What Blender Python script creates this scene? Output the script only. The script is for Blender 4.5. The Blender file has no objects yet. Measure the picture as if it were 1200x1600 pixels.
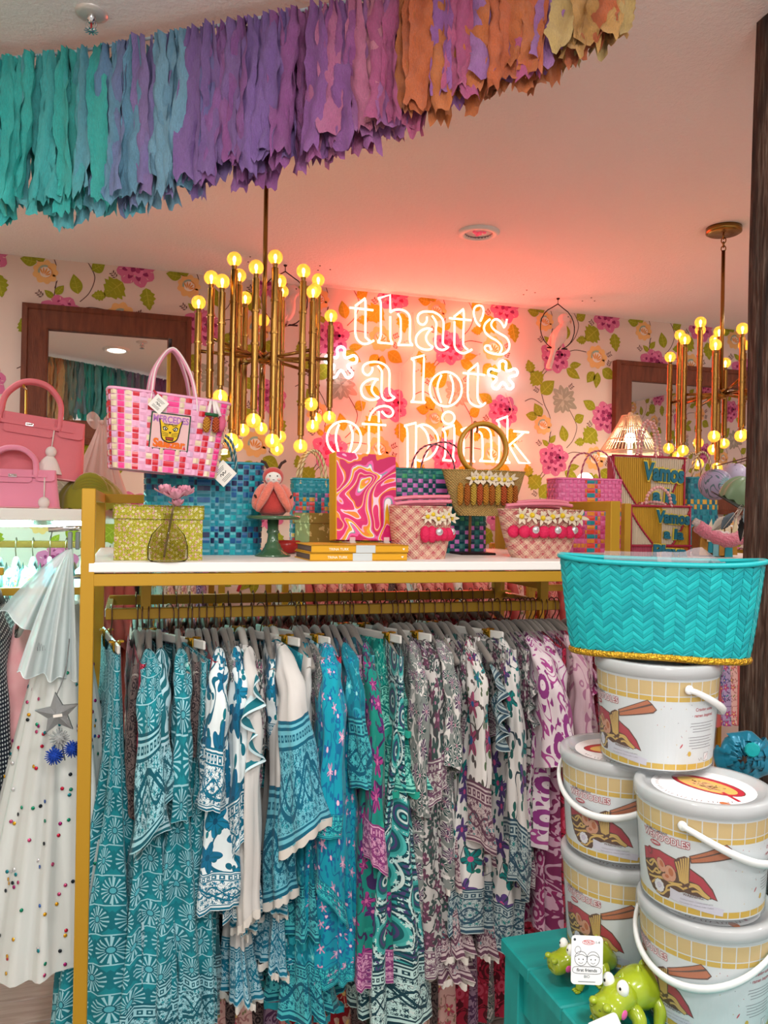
import bpy, bmesh, math, random
import numpy as np
from mathutils import Vector as V, Matrix as MX, noise as MN
PI = math.pi
sin, cos = math.sin, math.cos
RND = random.Random(7)
SC = bpy.context.scene
COL = SC.collection
# ---------------------------------------------------------------- camera
FPX, YAW, ROLL, EYE = 1250.0, math.radians(17.5), math.radians(1.0), V((0, 0, 1.5))
cam = bpy.data.objects.new('camera', bpy.data.cameras.new('camera'))
COL.objects.link(cam)
cam.data.sensor_fit = 'VERTICAL'; cam.data.sensor_height = 36; cam.data.lens = FPX / 1600 * 36
cam.data.clip_start = 0.03
cam.matrix_world = MX.Translation(EYE) @ MX.Rotation(-YAW, 4, 'Z') @ MX.Rotation(PI / 2, 4, 'X') @ MX.Rotation(ROLL, 4, 'Z')
SC.camera = cam
# ---------------------------------------------------------------- light and exposure
SC.view_settings.view_transform = 'Standard'; SC.view_settings.look = 'None'
SC.view_settings.gamma = 1; SC.view_settings.use_curve_mapping = False
SC.view_settings.exposure = 0.1
world = bpy.data.worlds.new('mall_light'); SC.world = world
world.use_nodes = True
world.node_tree.nodes['Background'].inputs[0].default_value = (1.0, 0.96, 0.93, 1)
world.node_tree.nodes['Background'].inputs[1].default_value = 0.64
SC.cycles.max_bounces = 6; SC.cycles.diffuse_bounces = 3; SC.cycles.glossy_bounces = 4
SC.cycles.transparent_max_bounces = 24; SC.cycles.transmission_bounces = 6
SC.cycles.sample_clamp_indirect = 4.0; SC.cycles.caustics_reflective = False; SC.cycles.caustics_refractive = False
ZC = 2.558            # ceiling height
YW = 3.70             # back wall
def area(name, loc, size, power, col=(1, .95, .9), rot=(0, 0, 0)):
    l = bpy.data.lights.new(name, 'AREA'); l.shape = 'DISK'; l.size = size; l.energy = power; l.color = col
    o = bpy.data.objects.new(name, l); COL.objects.link(o); o.location = loc; o.rotation_euler = rot
    return o
for i, (x, y, p) in enumerate([(.15, .55, 11), (1.15, .25, 11), (-.95, 1.0, 11), (2.3, 1.2, 12), (.3, -.7, 18), (1.9, -.6, 18), (-1.3, -.6, 12), (-.9, 2.9, 6), (3.2, 2.6, 7)]):
    area('ceiling_spot_lamp', (x, y, ZC - .035), .16, p)
area('front_fill', (.2, -1.0, 2.3), .5, 11, (1, .97, .94), (math.radians(94), 0, math.radians(-8)))  # unseen fill light added behind the camera to brighten the garland
area('front_fill', (-.6, -.9, 2.25), .4, 5, (1, .97, .94), (math.radians(94), 0, math.radians(-4)))  # weaker fill light further left, likewise added for brightness
# ---------------------------------------------------------------- pixel helpers (1200 x 1600 photograph -> points in the room)
CM = cam.matrix_world.to_3x3()
def ray(px, py): return CM @ V(((px - 600) / FPX, (800 - py) / FPX, -1))
def PY(px, py, y): d = ray(px, py); return EYE + d * (y / d.y)
def PZ(px, py, z): d = ray(px, py); return EYE + d * ((z - EYE.z) / d.z)
def PT(px, py, t): return EYE + ray(px, py) * t
# ---------------------------------------------------------------- mesh builder
class MB:
    def __init__(s, mat=None): s.v = []; s.f = []; s.m = []; s.s = []; s.uv = []; s.mat = mat
    def add(s, vs, fs, mi=0, sm=True, uv=None):
        o = len(s.v); M = s.mat
        s.v += [tuple(M @ V(p)) for p in vs] if M is not None else [tuple(p) for p in vs]
        for f in fs:
            s.f.append([o + i for i in f]); s.m.append(mi); s.s.append(sm)
        s.uv += list(uv) if uv is not None else [(0, 0)] * len(vs)
        return s
    def box(s, c, d, mi=0, bev=0, rot=None, seg=1):
        bm = bmesh.new(); bmesh.ops.create_cube(bm, size=1)
        for v in bm.verts: v.co = V((v.co.x * d[0], v.co.y * d[1], v.co.z * d[2]))
        if bev: bmesh.ops.bevel(bm, geom=bm.edges[:] + bm.verts[:], offset=min(bev, min(d) * .45), segments=seg, affect='EDGES', profile=.6)
        R = rot if rot is not None else MX.Identity(3)
        bm.verts.index_update()
        s.add([R @ v.co + V(c) for v in bm.verts], [[v.index for v in f.verts] for f in bm.faces], mi, False)
        bm.free(); return s
    def tube(s, pts, r, n=8, mi=0, closed=False, caps=True, flat=1.0, sm=True):
        pts = [V(p) for p in pts]; N = len(pts)
        rr = r if isinstance(r, (list, tuple)) else [r] * N
        T = []
        for i in range(N):
            a = pts[(i - 1) % N] if closed or i > 0 else pts[i]
            b = pts[(i + 1) % N] if closed or i < N - 1 else pts[i]
            d = b - a
            T.append(d.normalized() if d.length > 1e-9 else V((0, 0, 1)))
        up = V((0, 0, 1)) if abs(T[0].z) < .9 else V((1, 0, 0))
        nn = (up - T[0] * up.dot(T[0])).normalized(); vs = []; uv = []; L = 0
        for i in range(N):
            nn = (nn - T[i] * nn.dot(T[i]))
            nn = nn.normalized() if nn.length > 1e-6 else T[i].orthogonal().normalized()
            bb = T[i].cross(nn)
            if i: L += (pts[i] - pts[i - 1]).length
            for k in range(n):
                a = 2 * PI * k / n
                vs.append(pts[i] + (nn * cos(a) * flat + bb * sin(a)) * rr[i]); uv.append((rr[i] * a, L))
        fs = []
        for i in range(N if closed else N - 1):
            j = (i + 1) % N
            for k in range(n):
                k2 = (k + 1) % n
                fs.append((i * n + k, i * n + k2, j * n + k2, j * n + k))
        if caps and not closed: fs += [tuple(range(n))[::-1], tuple((N - 1) * n + k for k in range(n))]
        return s.add(vs, fs, mi, sm, uv)
    def lathe(s, prof, n=24, c=(0, 0, 0), mi=0, sm=True, sx=1, sy=1):
        c = V(c); vs = []; uv = []; P = len(prof)
        for j, (r, z) in enumerate(prof):
            for k in range(n):
                a = 2 * PI * k / n; vs.append(c + V((r * cos(a) * sx, r * sin(a) * sy, z))); uv.append((k / n, z))
        fs = [(j * n + k, j * n + (k + 1) % n, (j + 1) * n + (k + 1) % n, (j + 1) * n + k) for j in range(P - 1) for k in range(n)]
        return s.add(vs, fs, mi, sm, uv)
    def ball(s, c, r, n=16, m=10, mi=0, rot=None):
        r = r if isinstance(r, (tuple, list)) else (r, r, r); R = rot if rot is not None else MX.Identity(3)
        vs = []; uv = []
        for j in range(m + 1):
            p = PI * j / m
            for k in range(n):
                a = 2 * PI * k / n
                vs.append(R @ V((r[0] * sin(p) * cos(a), r[1] * sin(p) * sin(a), -r[2] * cos(p))) + V(c)); uv.append((k / n, j / m))
        fs = [(j * n + k, j * n + (k + 1) % n, (j + 1) * n + (k + 1) % n, (j + 1) * n + k) for j in range(m) for k in range(n)]
        return s.add(vs, fs, mi, True, uv)
    def grid(s, fn, nu, nv, mi=0, cu=False, uvf=None, sm=True):
        """fn(a, b), a across 0..1 (cu closes it), b down 0..1"""
        ku = nu if cu else nu + 1; vs = []; uv = []
        for j in range(nv + 1):
            for i in range(ku):
                vs.append(fn(i / nu, j / nv)); uv.append(uvf(i / nu, j / nv) if uvf else (i / nu, j / nv))
        fs = []
        for j in range(nv):
            for i in range(nu):
                i2 = (i + 1) % ku
                fs.append((j * ku + i, j * ku + i2, (j + 1) * ku + i2, (j + 1) * ku + i))
        return s.add(vs, fs, mi, sm, uv)
    def poly(s, pts, mi=0): return s.add(pts, [tuple(range(len(pts)))], mi, False)
    def prism(s, pts, z0, z1, mi=0, ax='z'):
        n = len(pts)
        f = (lambda p, z: (p[0], p[1], z)) if ax == 'z' else (lambda p, z: (p[0], z, p[1]))
        vs = [f(p, z0) for p in pts] + [f(p, z1) for p in pts]
        fs = [(k, (k + 1) % n, n + (k + 1) % n, n + k) for k in range(n)] + [tuple(range(n))[::-1], tuple(range(n, 2 * n))]
        return s.add(vs, fs, mi, False)
    def mesh(s, name, mats):
        me = bpy.data.meshes.new(name); me.from_pydata(s.v, [], s.f)
        for m in (mats if isinstance(mats, (list, tuple)) else [mats]): me.materials.append(m)
        me.polygons.foreach_set('material_index', s.m); me.polygons.foreach_set('use_smooth', s.s)
        uvl = me.uv_layers.new(name='UVMap'); li = np.zeros(len(me.loops), np.int32); me.loops.foreach_get('vertex_index', li)
        uvl.data.foreach_set('uv', np.array(s.uv, np.float32)[li].ravel())
        me.update(); return me
    def build(s, name, mats, parent=None, loc=None, solid=0):
        o = bpy.data.objects.new(name, s.mesh(name, mats)); COL.objects.link(o)
        if parent is not None: o.parent = parent
        if loc is not None: o.location = loc
        if solid: md = o.modifiers.new('solid', 'SOLIDIFY'); md.thickness = solid; md.offset = 0
        return o
def tag(o, label=None, cat=None, group=None, kind=None):
    if label: o['label'] = label
    if cat: o['category'] = cat
    if group: o['group'] = group
    if kind: o['kind'] = kind
    return o
def thing(name, label, cat, loc=(0, 0, 0), rz=0, group=None, rot=None):
    o = bpy.data.objects.new(name, None); COL.objects.link(o); o.empty_display_size = .05
    o.location = loc; o.rotation_euler = rot if rot else (0, 0, rz)
    return tag(o, label, cat, group)
KIDS = {}
def dup(root, loc=None, rz=None, label=None, group=None, rot=None, scale=None):
    if not KIDS:
        pass
    r = root.copy(); COL.objects.link(r)
    if loc is not None: r.location = loc
    if rz is not None: r.rotation_euler = (0, 0, rz)
    if rot is not None: r.rotation_euler = rot
    if scale is not None: r.scale = (scale,) * 3 if not isinstance(scale, tuple) else scale
    if label: r['label'] = label
    if group: r['group'] = group
    for ch in root.children:
        c = ch.copy(); COL.objects.link(c); c.parent = r
        for g in ch.children:
            d = g.copy(); COL.objects.link(d); d.parent = c
    return r
def smooth(pts, n=6, closed=False):
    """Catmull-Rom through pts"""
    P = [V(p) if len(p) == 3 else V((p[0], p[1], 0)) for p in pts]; N = len(P); out = []
    for i in range(N if closed else N - 1):
        p0 = P[(i - 1) % N] if closed or i > 0 else P[i]; p1 = P[i]; p2 = P[(i + 1) % N]
        p3 = P[(i + 2) % N] if closed or i < N - 2 else p2
        for k in range(n):
            t = k / n
            out.append(.5 * ((2 * p1) + (p2 - p0) * t + (2 * p0 - 5 * p1 + 4 * p2 - p3) * t * t + (3 * p1 - p0 - 3 * p2 + p3) * t ** 3))
    if not closed: out.append(P[-1])
    return out
def arc(c, r, a0, a1, n, ax='xz', ry=None):
    ry = ry or r; o = []
    for i in range(n + 1):
        a = a0 + (a1 - a0) * i / n; x, y = r * cos(a), ry * sin(a)
        o.append(V(c) + (V((x, 0, y)) if ax == 'xz' else V((x, y, 0)) if ax == 'xy' else V((0, x, y))))
    return o
# ---------------------------------------------------------------- materials
def lin(h):
    h = h.lstrip('#'); o = []
    for i in (0, 2, 4):
        c = int(h[i:i + 2], 16) / 255; o.append(c / 12.92 if c <= .04045 else ((c + .055) / 1.055) ** 2.4)
    return (*o, 1)
def L4(c): return lin(c) if isinstance(c, str) else (tuple(c) + (1,))[:4]
class E:
    def __init__(s, nt, o): s.nt = nt; s.o = o
    def _m(s, op, *a, **k):
        n = s.nt.nodes.new('ShaderNodeMath'); n.operation = op
        for i, x in enumerate(a):
            if isinstance(x, E): s.nt.links.new(x.o, n.inputs[i])
            else: n.inputs[i].default_value = x
        return E(s.nt, n.outputs[0])
    def __add__(s, b): return s._m('ADD', s, b)
    __radd__ = __add__
    def __sub__(s, b): return s._m('SUBTRACT', s, b)
    def __rsub__(s, b): return s._m('SUBTRACT', b, s)
    def __mul__(s, b): return s._m('MULTIPLY', s, b)
    __rmul__ = __mul__
    def __truediv__(s, b): return s._m('DIVIDE', s, b)
    def __lt__(s, b): return s._m('LESS_THAN', s, b)
    def __gt__(s, b): return s._m('GREATER_THAN', s, b)
    def sin(s): return s._m('SINE', s)
    def cos(s): return s._m('COSINE', s)
    def abs(s): return s._m('ABSOLUTE', s)
    def fract(s): return s._m('FRACT', s)
    def floor(s): return s._m('FLOOR', s)
    def sqrt(s): return s._m('SQRT', s)
    def max(s, b): return s._m('MAXIMUM', s, b)
    def min(s, b): return s._m('MINIMUM', s, b)
    def pow(s, b): return s._m('POWER', s, b)
    def atan2(s, b): return s._m('ARCTAN2', s, b)
    def mod(s, b): return s._m('FLOORED_MODULO', s, b)
class G:
    def __init__(s, nt, coord='UV'):
        s.nt = nt; tc = nt.nodes.new('ShaderNodeTexCoord'); s.vec = tc.outputs[coord]
        sp = nt.nodes.new('ShaderNodeSeparateXYZ'); nt.links.new(s.vec, sp.inputs[0])
        s.u, s.v, s.w = (E(nt, sp.outputs[i]) for i in range(3))
    def comb(s, x, y, z=0.0):
        n = s.nt.nodes.new('ShaderNodeCombineXYZ')
        for i, q in enumerate((x, y, z)):
            if isinstance(q, E): s.nt.links.new(q.o, n.inputs[i])
            else: n.inputs[i].default_value = q
        return n.outputs[0]
    def mix(s, f, a, b):
        n = s.nt.nodes.new('ShaderNodeMix'); n.data_type = 'RGBA'
        for sock, q in ((n.inputs[0], f), (n.inputs[6], a), (n.inputs[7], b)):
            if isinstance(q, E): s.nt.links.new(q.o, sock)
            elif isinstance(q, bpy.types.NodeSocket): s.nt.links.new(q, sock)
            elif sock is n.inputs[0]: sock.default_value = q
            else: sock.default_value = L4(q)
        return n.outputs[2]
    def noise(s, scale, detail=2, vec=None, dist=0.0):
        n = s.nt.nodes.new('ShaderNodeTexNoise'); n.inputs['Scale'].default_value = scale; n.inputs['Detail'].default_value = detail
        n.inputs['Distortion'].default_value = dist
        s.nt.links.new(vec or s.vec, n.inputs['Vector']); return E(s.nt, n.outputs['Fac'])
    def vor(s, scale, rnd=1.0, vec=None):
        n = s.nt.nodes.new('ShaderNodeTexVoronoi'); n.voronoi_dimensions = '2D'; n.inputs['Scale'].default_value = scale; n.inputs['Randomness'].default_value = rnd
        s.nt.links.new(vec or s.vec, n.inputs['Vector'])
        sp = s.nt.nodes.new('ShaderNodeSeparateXYZ'); s.nt.links.new(n.outputs['Position'], sp.inputs[0])
        sc = s.nt.nodes.new('ShaderNodeSeparateColor'); s.nt.links.new(n.outputs['Color'], sc.inputs[0])
        E_ = lambda o: E(s.nt, o)
        return E_(n.outputs['Distance']), E_(sp.outputs[0]), E_(sp.outputs[1]), E_(sc.outputs[0]), E_(sc.outputs[1])
    def ramp(s, f, stops, const=False):
        n = s.nt.nodes.new('ShaderNodeValToRGB'); r = n.color_ramp
        if const: r.interpolation = 'CONSTANT'
        while len(r.elements) < len(stops): r.elements.new(.5)
        for e, (p, c) in zip(r.elements, stops): e.position = p; e.color = L4(c)
        s.nt.links.new(f.o, n.inputs[0]); return n.outputs[0]
MATS = {}
def thin_glass(name, tint, edge=.35):
    m = bpy.data.materials.new(name); m.use_nodes = True; nt = m.node_tree; nt.nodes.remove(nt.nodes['Principled BSDF'])
    t = nt.nodes.new('ShaderNodeBsdfTransparent'); t.inputs[0].default_value = L4(tint); g = nt.nodes.new('ShaderNodeBsdfGlossy'); g.inputs['Roughness'].default_value = .05
    w = nt.nodes.new('ShaderNodeLayerWeight'); w.inputs[0].default_value = edge; x = nt.nodes.new('ShaderNodeMixShader')
    nt.links.new(w.outputs['Fresnel'], x.inputs[0]); nt.links.new(t.outputs[0], x.inputs[1]); nt.links.new(g.outputs[0], x.inputs[2]); nt.links.new(x.outputs[0], nt.nodes['Material Output'].inputs[0]); return m
def mat(name, col='#ffffff', rough=.6, metal=0, coat=0, sheen=0, emit=None, es=1, trans=0, alpha=1, ior=1.45, fn=None, coord='UV', bump=None, bs=.3, bd=.01, spec=.5, sub=0):
    """principled material; fn(g) gives a colour socket, bump(g) a height"""
    m = bpy.data.materials.new(name); m.use_nodes = True; nt = m.node_tree; b = nt.nodes['Principled BSDF']
    b.inputs['Base Color'].default_value = L4(col); b.inputs['Roughness'].default_value = rough; b.inputs['Metallic'].default_value = metal
    b.inputs['Specular IOR Level'].default_value = spec; b.inputs['IOR'].default_value = ior
    if coat: b.inputs['Coat Weight'].default_value = coat; b.inputs['Coat Roughness'].default_value = .08
    if sheen: b.inputs['Sheen Weight'].default_value = sheen
    if trans: b.inputs['Transmission Weight'].default_value = trans
    if alpha < 1: b.inputs['Alpha'].default_value = alpha
    if emit: b.inputs['Emission Color'].default_value = L4(emit); b.inputs['Emission Strength'].default_value = es
    if fn or bump:
        g = G(nt, coord)
        if fn: nt.links.new(fn(g), b.inputs['Base Color'])
        if bump:
            n = nt.nodes.new('ShaderNodeBump'); n.inputs['Strength'].default_value = bs; n.inputs['Distance'].default_value = bd
            nt.links.new(bump(g).o, n.inputs['Height']); nt.links.new(n.outputs[0], b.inputs['Normal'])
    MATS[name] = m; return m
def clear(name, tint='#ffffff', fac=.85, rough=.08, gloss='#ffffff'):
    """thin clear plastic or tulle: part of the light passes straight through"""
    m = bpy.data.materials.new(name); m.use_nodes = True; nt = m.node_tree; b = nt.nodes['Principled BSDF']
    b.inputs['Base Color'].default_value = L4(gloss); b.inputs['Roughness'].default_value = rough
    t = nt.nodes.new('ShaderNodeBsdfTransparent'); t.inputs[0].default_value = L4(tint)
    x = nt.nodes.new('ShaderNodeMixShader'); x.inputs[0].default_value = fac
    nt.links.new(b.outputs[0], x.inputs[1]); nt.links.new(t.outputs[0], x.inputs[2])
    nt.links.new(x.outputs[0], nt.nodes['Material Output'].inputs[0]); MATS[name] = m; return m
# ---------------------------------------------------------------- flat print: layers of 2D shapes laid onto a surface
_TX = {}
def text2d(txt, size, bold=0.0, shear=0.0, space=1.0):
    k = (txt, bold, shear, space)
    if k not in _TX:
        c = bpy.data.curves.new('t', 'FONT'); c.body = txt; c.size = 1; c.offset = bold; c.shear = shear; c.resolution_u = 3; c.space_character = space; c.align_x = 'CENTER'
        o = bpy.data.objects.new('t', c); COL.objects.link(o)
        dg = bpy.context.evaluated_depsgraph_get(); me = o.evaluated_get(dg).to_mesh()
        _TX[k] = ([(v.co.x, v.co.y) for v in me.vertices], [tuple(p.vertices) for p in me.polygons])
        o.evaluated_get(dg).to_mesh_clear(); bpy.data.objects.remove(o); bpy.data.curves.remove(c)
    v, f = _TX[k]
    return [(x * size, y * size) for x, y in v], f
class Print:
    def __init__(s): s.items = []
    def shape(s, pts, mi, lay=1): s.items.append(([tuple(p[:2]) for p in pts], [tuple(range(len(pts)))], mi, lay)); return s
    def text(s, txt, x, y, size, mi, lay=3, bold=0.0, rot=0, shear=0.0, wmax=None):
        v, f = text2d(txt, size, bold, shear)
        if wmax:
            w = max(p[0] for p in v) - min(p[0] for p in v)
            if w > wmax: v = [(a * wmax / w, b) for a, b in v]
        c, q = cos(rot), sin(rot)
        s.items.append(([(x + a * c - b * q, y + a * q + b * c) for a, b in v], f, mi, lay)); return s
    def ell(s, x, y, rx, ry, mi, lay=1, rot=0, n=14, wob=0, k=0):
        P = []
        for i in range(n):
            a = 2 * PI * i / n; w = 1 + wob * sin(a * k + 1); p, q = rx * cos(a) * w, ry * sin(a) * w
            P.append((x + p * cos(rot) - q * sin(rot), y + p * sin(rot) + q * cos(rot)))
        return s.shape(P, mi, lay)
    def stroke(s, pts, w, mi, lay=2, closed=False, sm=0):
        if sm: pts = smooth(pts, sm, closed)
        P = [V((p[0], p[1])) for p in pts]; N = len(P); L = []; R = []
        for i in range(N):
            a = P[i - 1] if i or closed else P[i]; b = P[(i + 1) % N] if i < N - 1 or closed else P[i]
            d = (b - a); d = d.normalized() if d.length > 1e-9 else V((1, 0)); n = V((-d.y, d.x))
            ww = (w[i] if isinstance(w, (list, tuple)) else w) / 2
            L.append(P[i] + n * ww); R.append(P[i] - n * ww)
        fs = [(i, (i + 1) % N, N + (i + 1) % N, N + i) for i in range(N if closed else N - 1)]
        s.items.append(([tuple(p) for p in L + R], fs, mi, lay)); return s
    def into(s, mb, fmap, step=.0004, cut=None):
        """fmap(x, y, h) -> point; cut = spacing of extra cuts along x for curved surfaces"""
        for v, f, mi, lay in s.items:
            if cut:
                bm = bmesh.new(); bv = [bm.verts.new((x, y, 0)) for x, y in v]
                for q in f:
                    try: bm.faces.new([bv[i] for i in q])
                    except ValueError: pass
                bmesh.ops.triangulate(bm, faces=[q for q in bm.faces if len(q.verts) > 4])
                x0 = math.floor(min(p[0] for p in v) / cut) * cut + cut; x1 = max(p[0] for p in v)
                while x0 < x1:
                    bmesh.ops.bisect_plane(bm, geom=bm.verts[:] + bm.edges[:] + bm.faces[:], plane_co=(x0, 0, 0), plane_no=(1, 0, 0), dist=1e-6); x0 += cut
                bm.verts.index_update()
                v = [tuple(q.co[:2]) for q in bm.verts]; f = [tuple(w.index for w in q.verts) for q in bm.faces]; bm.free()
            mb.add([fmap(x, y, lay * step) for x, y in v], f, mi, False)
        return mb
# ================================================================ room
m_ceil = mat('ceiling_stucco', '#f2ecea', .9, coord='Object', bump=lambda g: g.noise(70, 3) + g.noise(190, 2) * .5, bs=.35, bd=.010)
m_paper = mat('wallpaper_cream', '#e4ccc0', .85)
m_white = mat('white_paint', '#efece8', .5)
m_gold = mat('brushed_gold', '#c79a3c', .38, .55, coord='Object', bump=lambda g: g.noise(300, 1), bs=.04)
m_goldp = mat('gold_paint', '#b98d24', .42, .25)
m_brass = mat('antique_brass', '#966f38', .27, 1)
m_chrome = mat('chrome', '#d8d8d8', .15, 1)
m_dark = mat('dark_metal', '#2a1a18', .5, .6)
m_wood = mat('walnut_frame', '#5a3020', .65, coord='Object', fn=lambda g: g.mix(g.noise(6, 4, g.comb(g.u * 8, g.v, g.w * 1.5), .6), '#3c1c12', '#8a4a30'), bump=lambda g: g.noise(40, 3, g.comb(g.u * 6, g.v, g.w)), bs=.3)
m_glass = mat('mirror_glass', '#e6e6e6', .01, 1)
m_slab = mat('subfloor', '#8c7c70', .8)
m_plank = mat('whitewashed_oak', '#cfc0b4', .6, coord='Object', fn=lambda g: g.mix(g.noise(5, 5, g.comb(g.u * 1.5, g.v * 14, g.w), .8), '#a4897c', '#efe6df'))
X0, X1, YB = -2.2, 4.4, -1.1
RY, RL = (YB + YW) / 2 + .06, YW - YB + .2
def slab(name, c, d, m): return tag(MB().box(c, d).build(name, m), kind='structure')
slab('floor', ((X0 + X1) / 2, RY, -.075), (X1 - X0 + .4, RL, .11), m_slab)
flr = bpy.data.objects['floor']
pm = None; row = 0
y = 1.5
while y < 3.68:                                     # whitewashed boards where the floor shows between the clothes
    x = -1.9 + (row % 3) * .31
    while x < 2.6:
        if pm is None: pm = MB().box((0, 0, 0), (1.19, .116, .02), 0, .003).mesh('plank', m_plank)
        o = bpy.data.objects.new('plank', pm); COL.objects.link(o); o.parent = flr; o.location = (x + .6, y, -.011 + RND.uniform(-.0015, .0015)); x += 1.2
    y += .12; row += 1
# ceiling slab with round holes is left whole; fixtures sit flush below it
slab('ceiling', ((X0 + X1) / 2, RY, ZC + .06), (X1 - X0 + .4, RL, .12), m_ceil)
wall_back = slab('wall_back', ((X0 + X1) / 2, YW + .06, ZC / 2), (X1 - X0 + .4, .12, ZC), m_paper)
wall_right = slab('wall_right', (X1 + .06, RY - .06, ZC / 2), (.12, RL - .2, ZC), m_paper)
slab('wall_left', (X0 - .06, RY - .06, ZC / 2), (.12, RL - .2, ZC), m_paper)
tag(MB().box(((X0 + X1) / 2, YW - .008, .06), (X1 - X0, .016, .12)).build('baseboard_back', m_white), kind='structure')
# ---- wallpaper print: one repeat traced in wall coordinates, then repeated along the wall
TWX, TWZ = .597, .535
PC = ['#d8709a', '#b84478', '#962a60', '#f2bb78', '#e89a52', '#9fb0a0', '#9a9c1e', '#b9b43a', '#5e3c34', '#a79c8a', '#c7bba8', '#f6e2d4', '#e77fae']
pmats = [mat('paper_ink_%s' % n, c, .85) for n, c in zip('rose raspberry plum peach apricot sage leaf lime stem taupe sand cream blush'.split(), PC)]
wp = Print()
KX = .00335
def W(px, py): p = PY(px, py, YW); return (p.x, p.z)
def petal(cx, cz, a, r0, r1, w, mi, lay, n=6):
    A = [(r0, 0)] + [(r0 + (r1 - r0) * (.25 + .75 * i / n), w * sin(PI * (.22 + .70 * i / n))) for i in range(n + 1)]
    P = A + [(r, -q) for r, q in A[:0:-1]]
    wp.shape([(cx + r * cos(a) - q * sin(a), cz + r * sin(a) + q * cos(a)) for r, q in P], mi, lay)
rw = random.Random(3)
def peony(px, py, r):
    x, z = W(px, py); r *= KX
    for k in range(8): petal(x, z, k * PI / 4 + .2 + rw.uniform(-.12, .12), r * .25, r * rw.uniform(.9, 1.08), r * .36, 0, 1 + k % 3)
    for k in range(8): petal(x, z, k * PI / 4 + .2, r * .3, r * .72, r * .12, 2, 5)
    for k in range(7): petal(x, z + r * .1, k * .9 + .5, 0, r * .62, r * .27, 12 if k % 2 else 0, 6 + k % 3)
    for k in range(7): petal(x, z + r * .1, k * .9 + .5, r * .1, r * .42, r * .13, 1 if k % 2 else 2, 9)
    for k in range(12): wp.ell(x + r * .8 * cos(k * .55), z + r * .8 * sin(k * .55), r * .012, r * .08, 11, 10, k * .55 - PI / 2, 6)
def rose(px, py, r):
    x, z = W(px, py); r *= KX
    for k in range(9): petal(x, z, k * PI / 4.5, r * .3, r * rw.uniform(.98, 1.08), r * .34, 3, 1 + k % 2)
    wp.ell(x, z, r * .62, r * .58, 3, 4); wp.ell(x + r * .05, z, r * .52, r * .5, 4, 5)
    wp.ell(x, z - r * .02, r * .44, r * .45, 11, 6); wp.stroke(arc((x - r * .02, 0, z), r * .5, 1.4, 3.6, 8) and [(p.x, p.z) for p in arc((x, 0, z), r * .5, 1.2, 3.4, 8)], r * .16, 5, 7)
    for k in range(5): petal(x - r * .12, z - r * .36, PI * (.12 + .13 * k), r * .12, r * .72, r * .07, 4, 8)
    wp.stroke([(p.x, p.z) for p in arc((x, 0, z), r * .46, -2.6, .5, 9)], r * .05, 11, 9)
def greyf(px, py, r):
    x, z = W(px, py); r *= KX
    for k in range(11):
        a = k * 2 * PI / 11 + .1; petal(x, z, a, 0, r * rw.uniform(.8, 1.15), r * .24, 9, 1 + k % 3)
        petal(x, z, a, r * .1, r * .75, r * .03, 10, 5)
    for k in range(6): petal(x, z, k * 1.05 + .3, 0, r * .5, r * .14, 9 if k % 2 else 10, 6)
def leafp(b, t, w=.36, jag=0):
    (x0, z0), (x1, z1) = W(*b), W(*t); d = V((x1 - x0, z1 - z0)); L = d.length; d /= L; n = V((-d.y, d.x)); up = []; dn = []
    for i in range(11):
        s_ = i / 10; hw = L * w * sin(PI * s_ ** .8) * (1 + (jag * (.22 if i % 2 else -.12)))
        up.append((x0 + d.x * L * s_ + n.x * hw, z0 + d.y * L * s_ + n.y * hw)); dn.append((x0 + d.x * L * s_ - n.x * hw, z0 + d.y * L * s_ - n.y * hw))
    wp.shape(up + dn[-2:0:-1], 6, 2); wp.stroke([(x0, z0), (x0 + d.x * L * .85, z0 + d.y * L * .85)], L * .045, 7, 4)
    for i in (3, 5, 7):
        p = (x0 + d.x * L * i / 10, z0 + d.y * L * i / 10)
        for q in (up, dn): wp.stroke([p, ((p[0] + q[min(i + 1, 10)][0] * 2) / 3, (p[1] + q[min(i + 1, 10)][1] * 2) / 3)], L * .025, 7, 4)
def stem(*P, w=1.1): wp.stroke([W(*p) for p in P], w * KX, 8, 0, sm=6)
def sprig(px, py, a):
    x, z = W(px, py); c, s_ = cos(a), sin(a); wp.stroke([(x, z), (x + 9 * KX * c, z + 9 * KX * s_)], .4 * KX, 8, 1)
    for k in range(3):
        for q in (-1, 1): wp.ell(x + (2 + 3 * k) * KX * c - q * 2.3 * KX * s_, z + (2 + 3 * k) * KX * s_ + q * 2.3 * KX * c, 2.1 * KX, .8 * KX, 8, 1, a + q * .8, 7)
stem((886, 634), (898, 657), (901, 670), (895, 688), (885, 700)); stem((884, 552), (898, 547), (916, 550))
stem((854, 571), (846, 585), (845, 607), (850, 630), (857, 645), (860, 655)); stem((862, 572), (852, 582), (847, 588)); stem((820, 627), (832, 623), (848, 633)); stem((860, 675), (857, 697)); stem((861, 674), (858, 684), w=.8)
for b, t, w, j in [((842, 490), (824, 485), .36, 0), ((901, 499), (915, 490), .42, 0), ((886, 530), (881, 504), .3, 0), ((959, 521), (963, 550), .3, 1), ((890, 572), (908, 569), .26, 0), ((885, 576), (906, 592), .27, 0), ((928, 581), (917, 598), .36, 0), ((934, 582), (931, 607), .26, 0), ((941, 577), (960, 592), .36, 0), ((845, 615), (866, 595), .36, 0), ((846, 651), (835, 630), .34, 0), ((857, 697), (847, 687), .28, 0), ((859, 692), (868, 680), .3, 0), ((930, 639), (911, 626), .32, 0), ((934, 514), (914, 532), .48, 1), ((916, 531), (900, 532), .34, 1), ((846, 600), (829, 580), .48, 1), ((831, 583), (825, 562), .36, 1)]: leafp(b, t, w, j)
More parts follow.
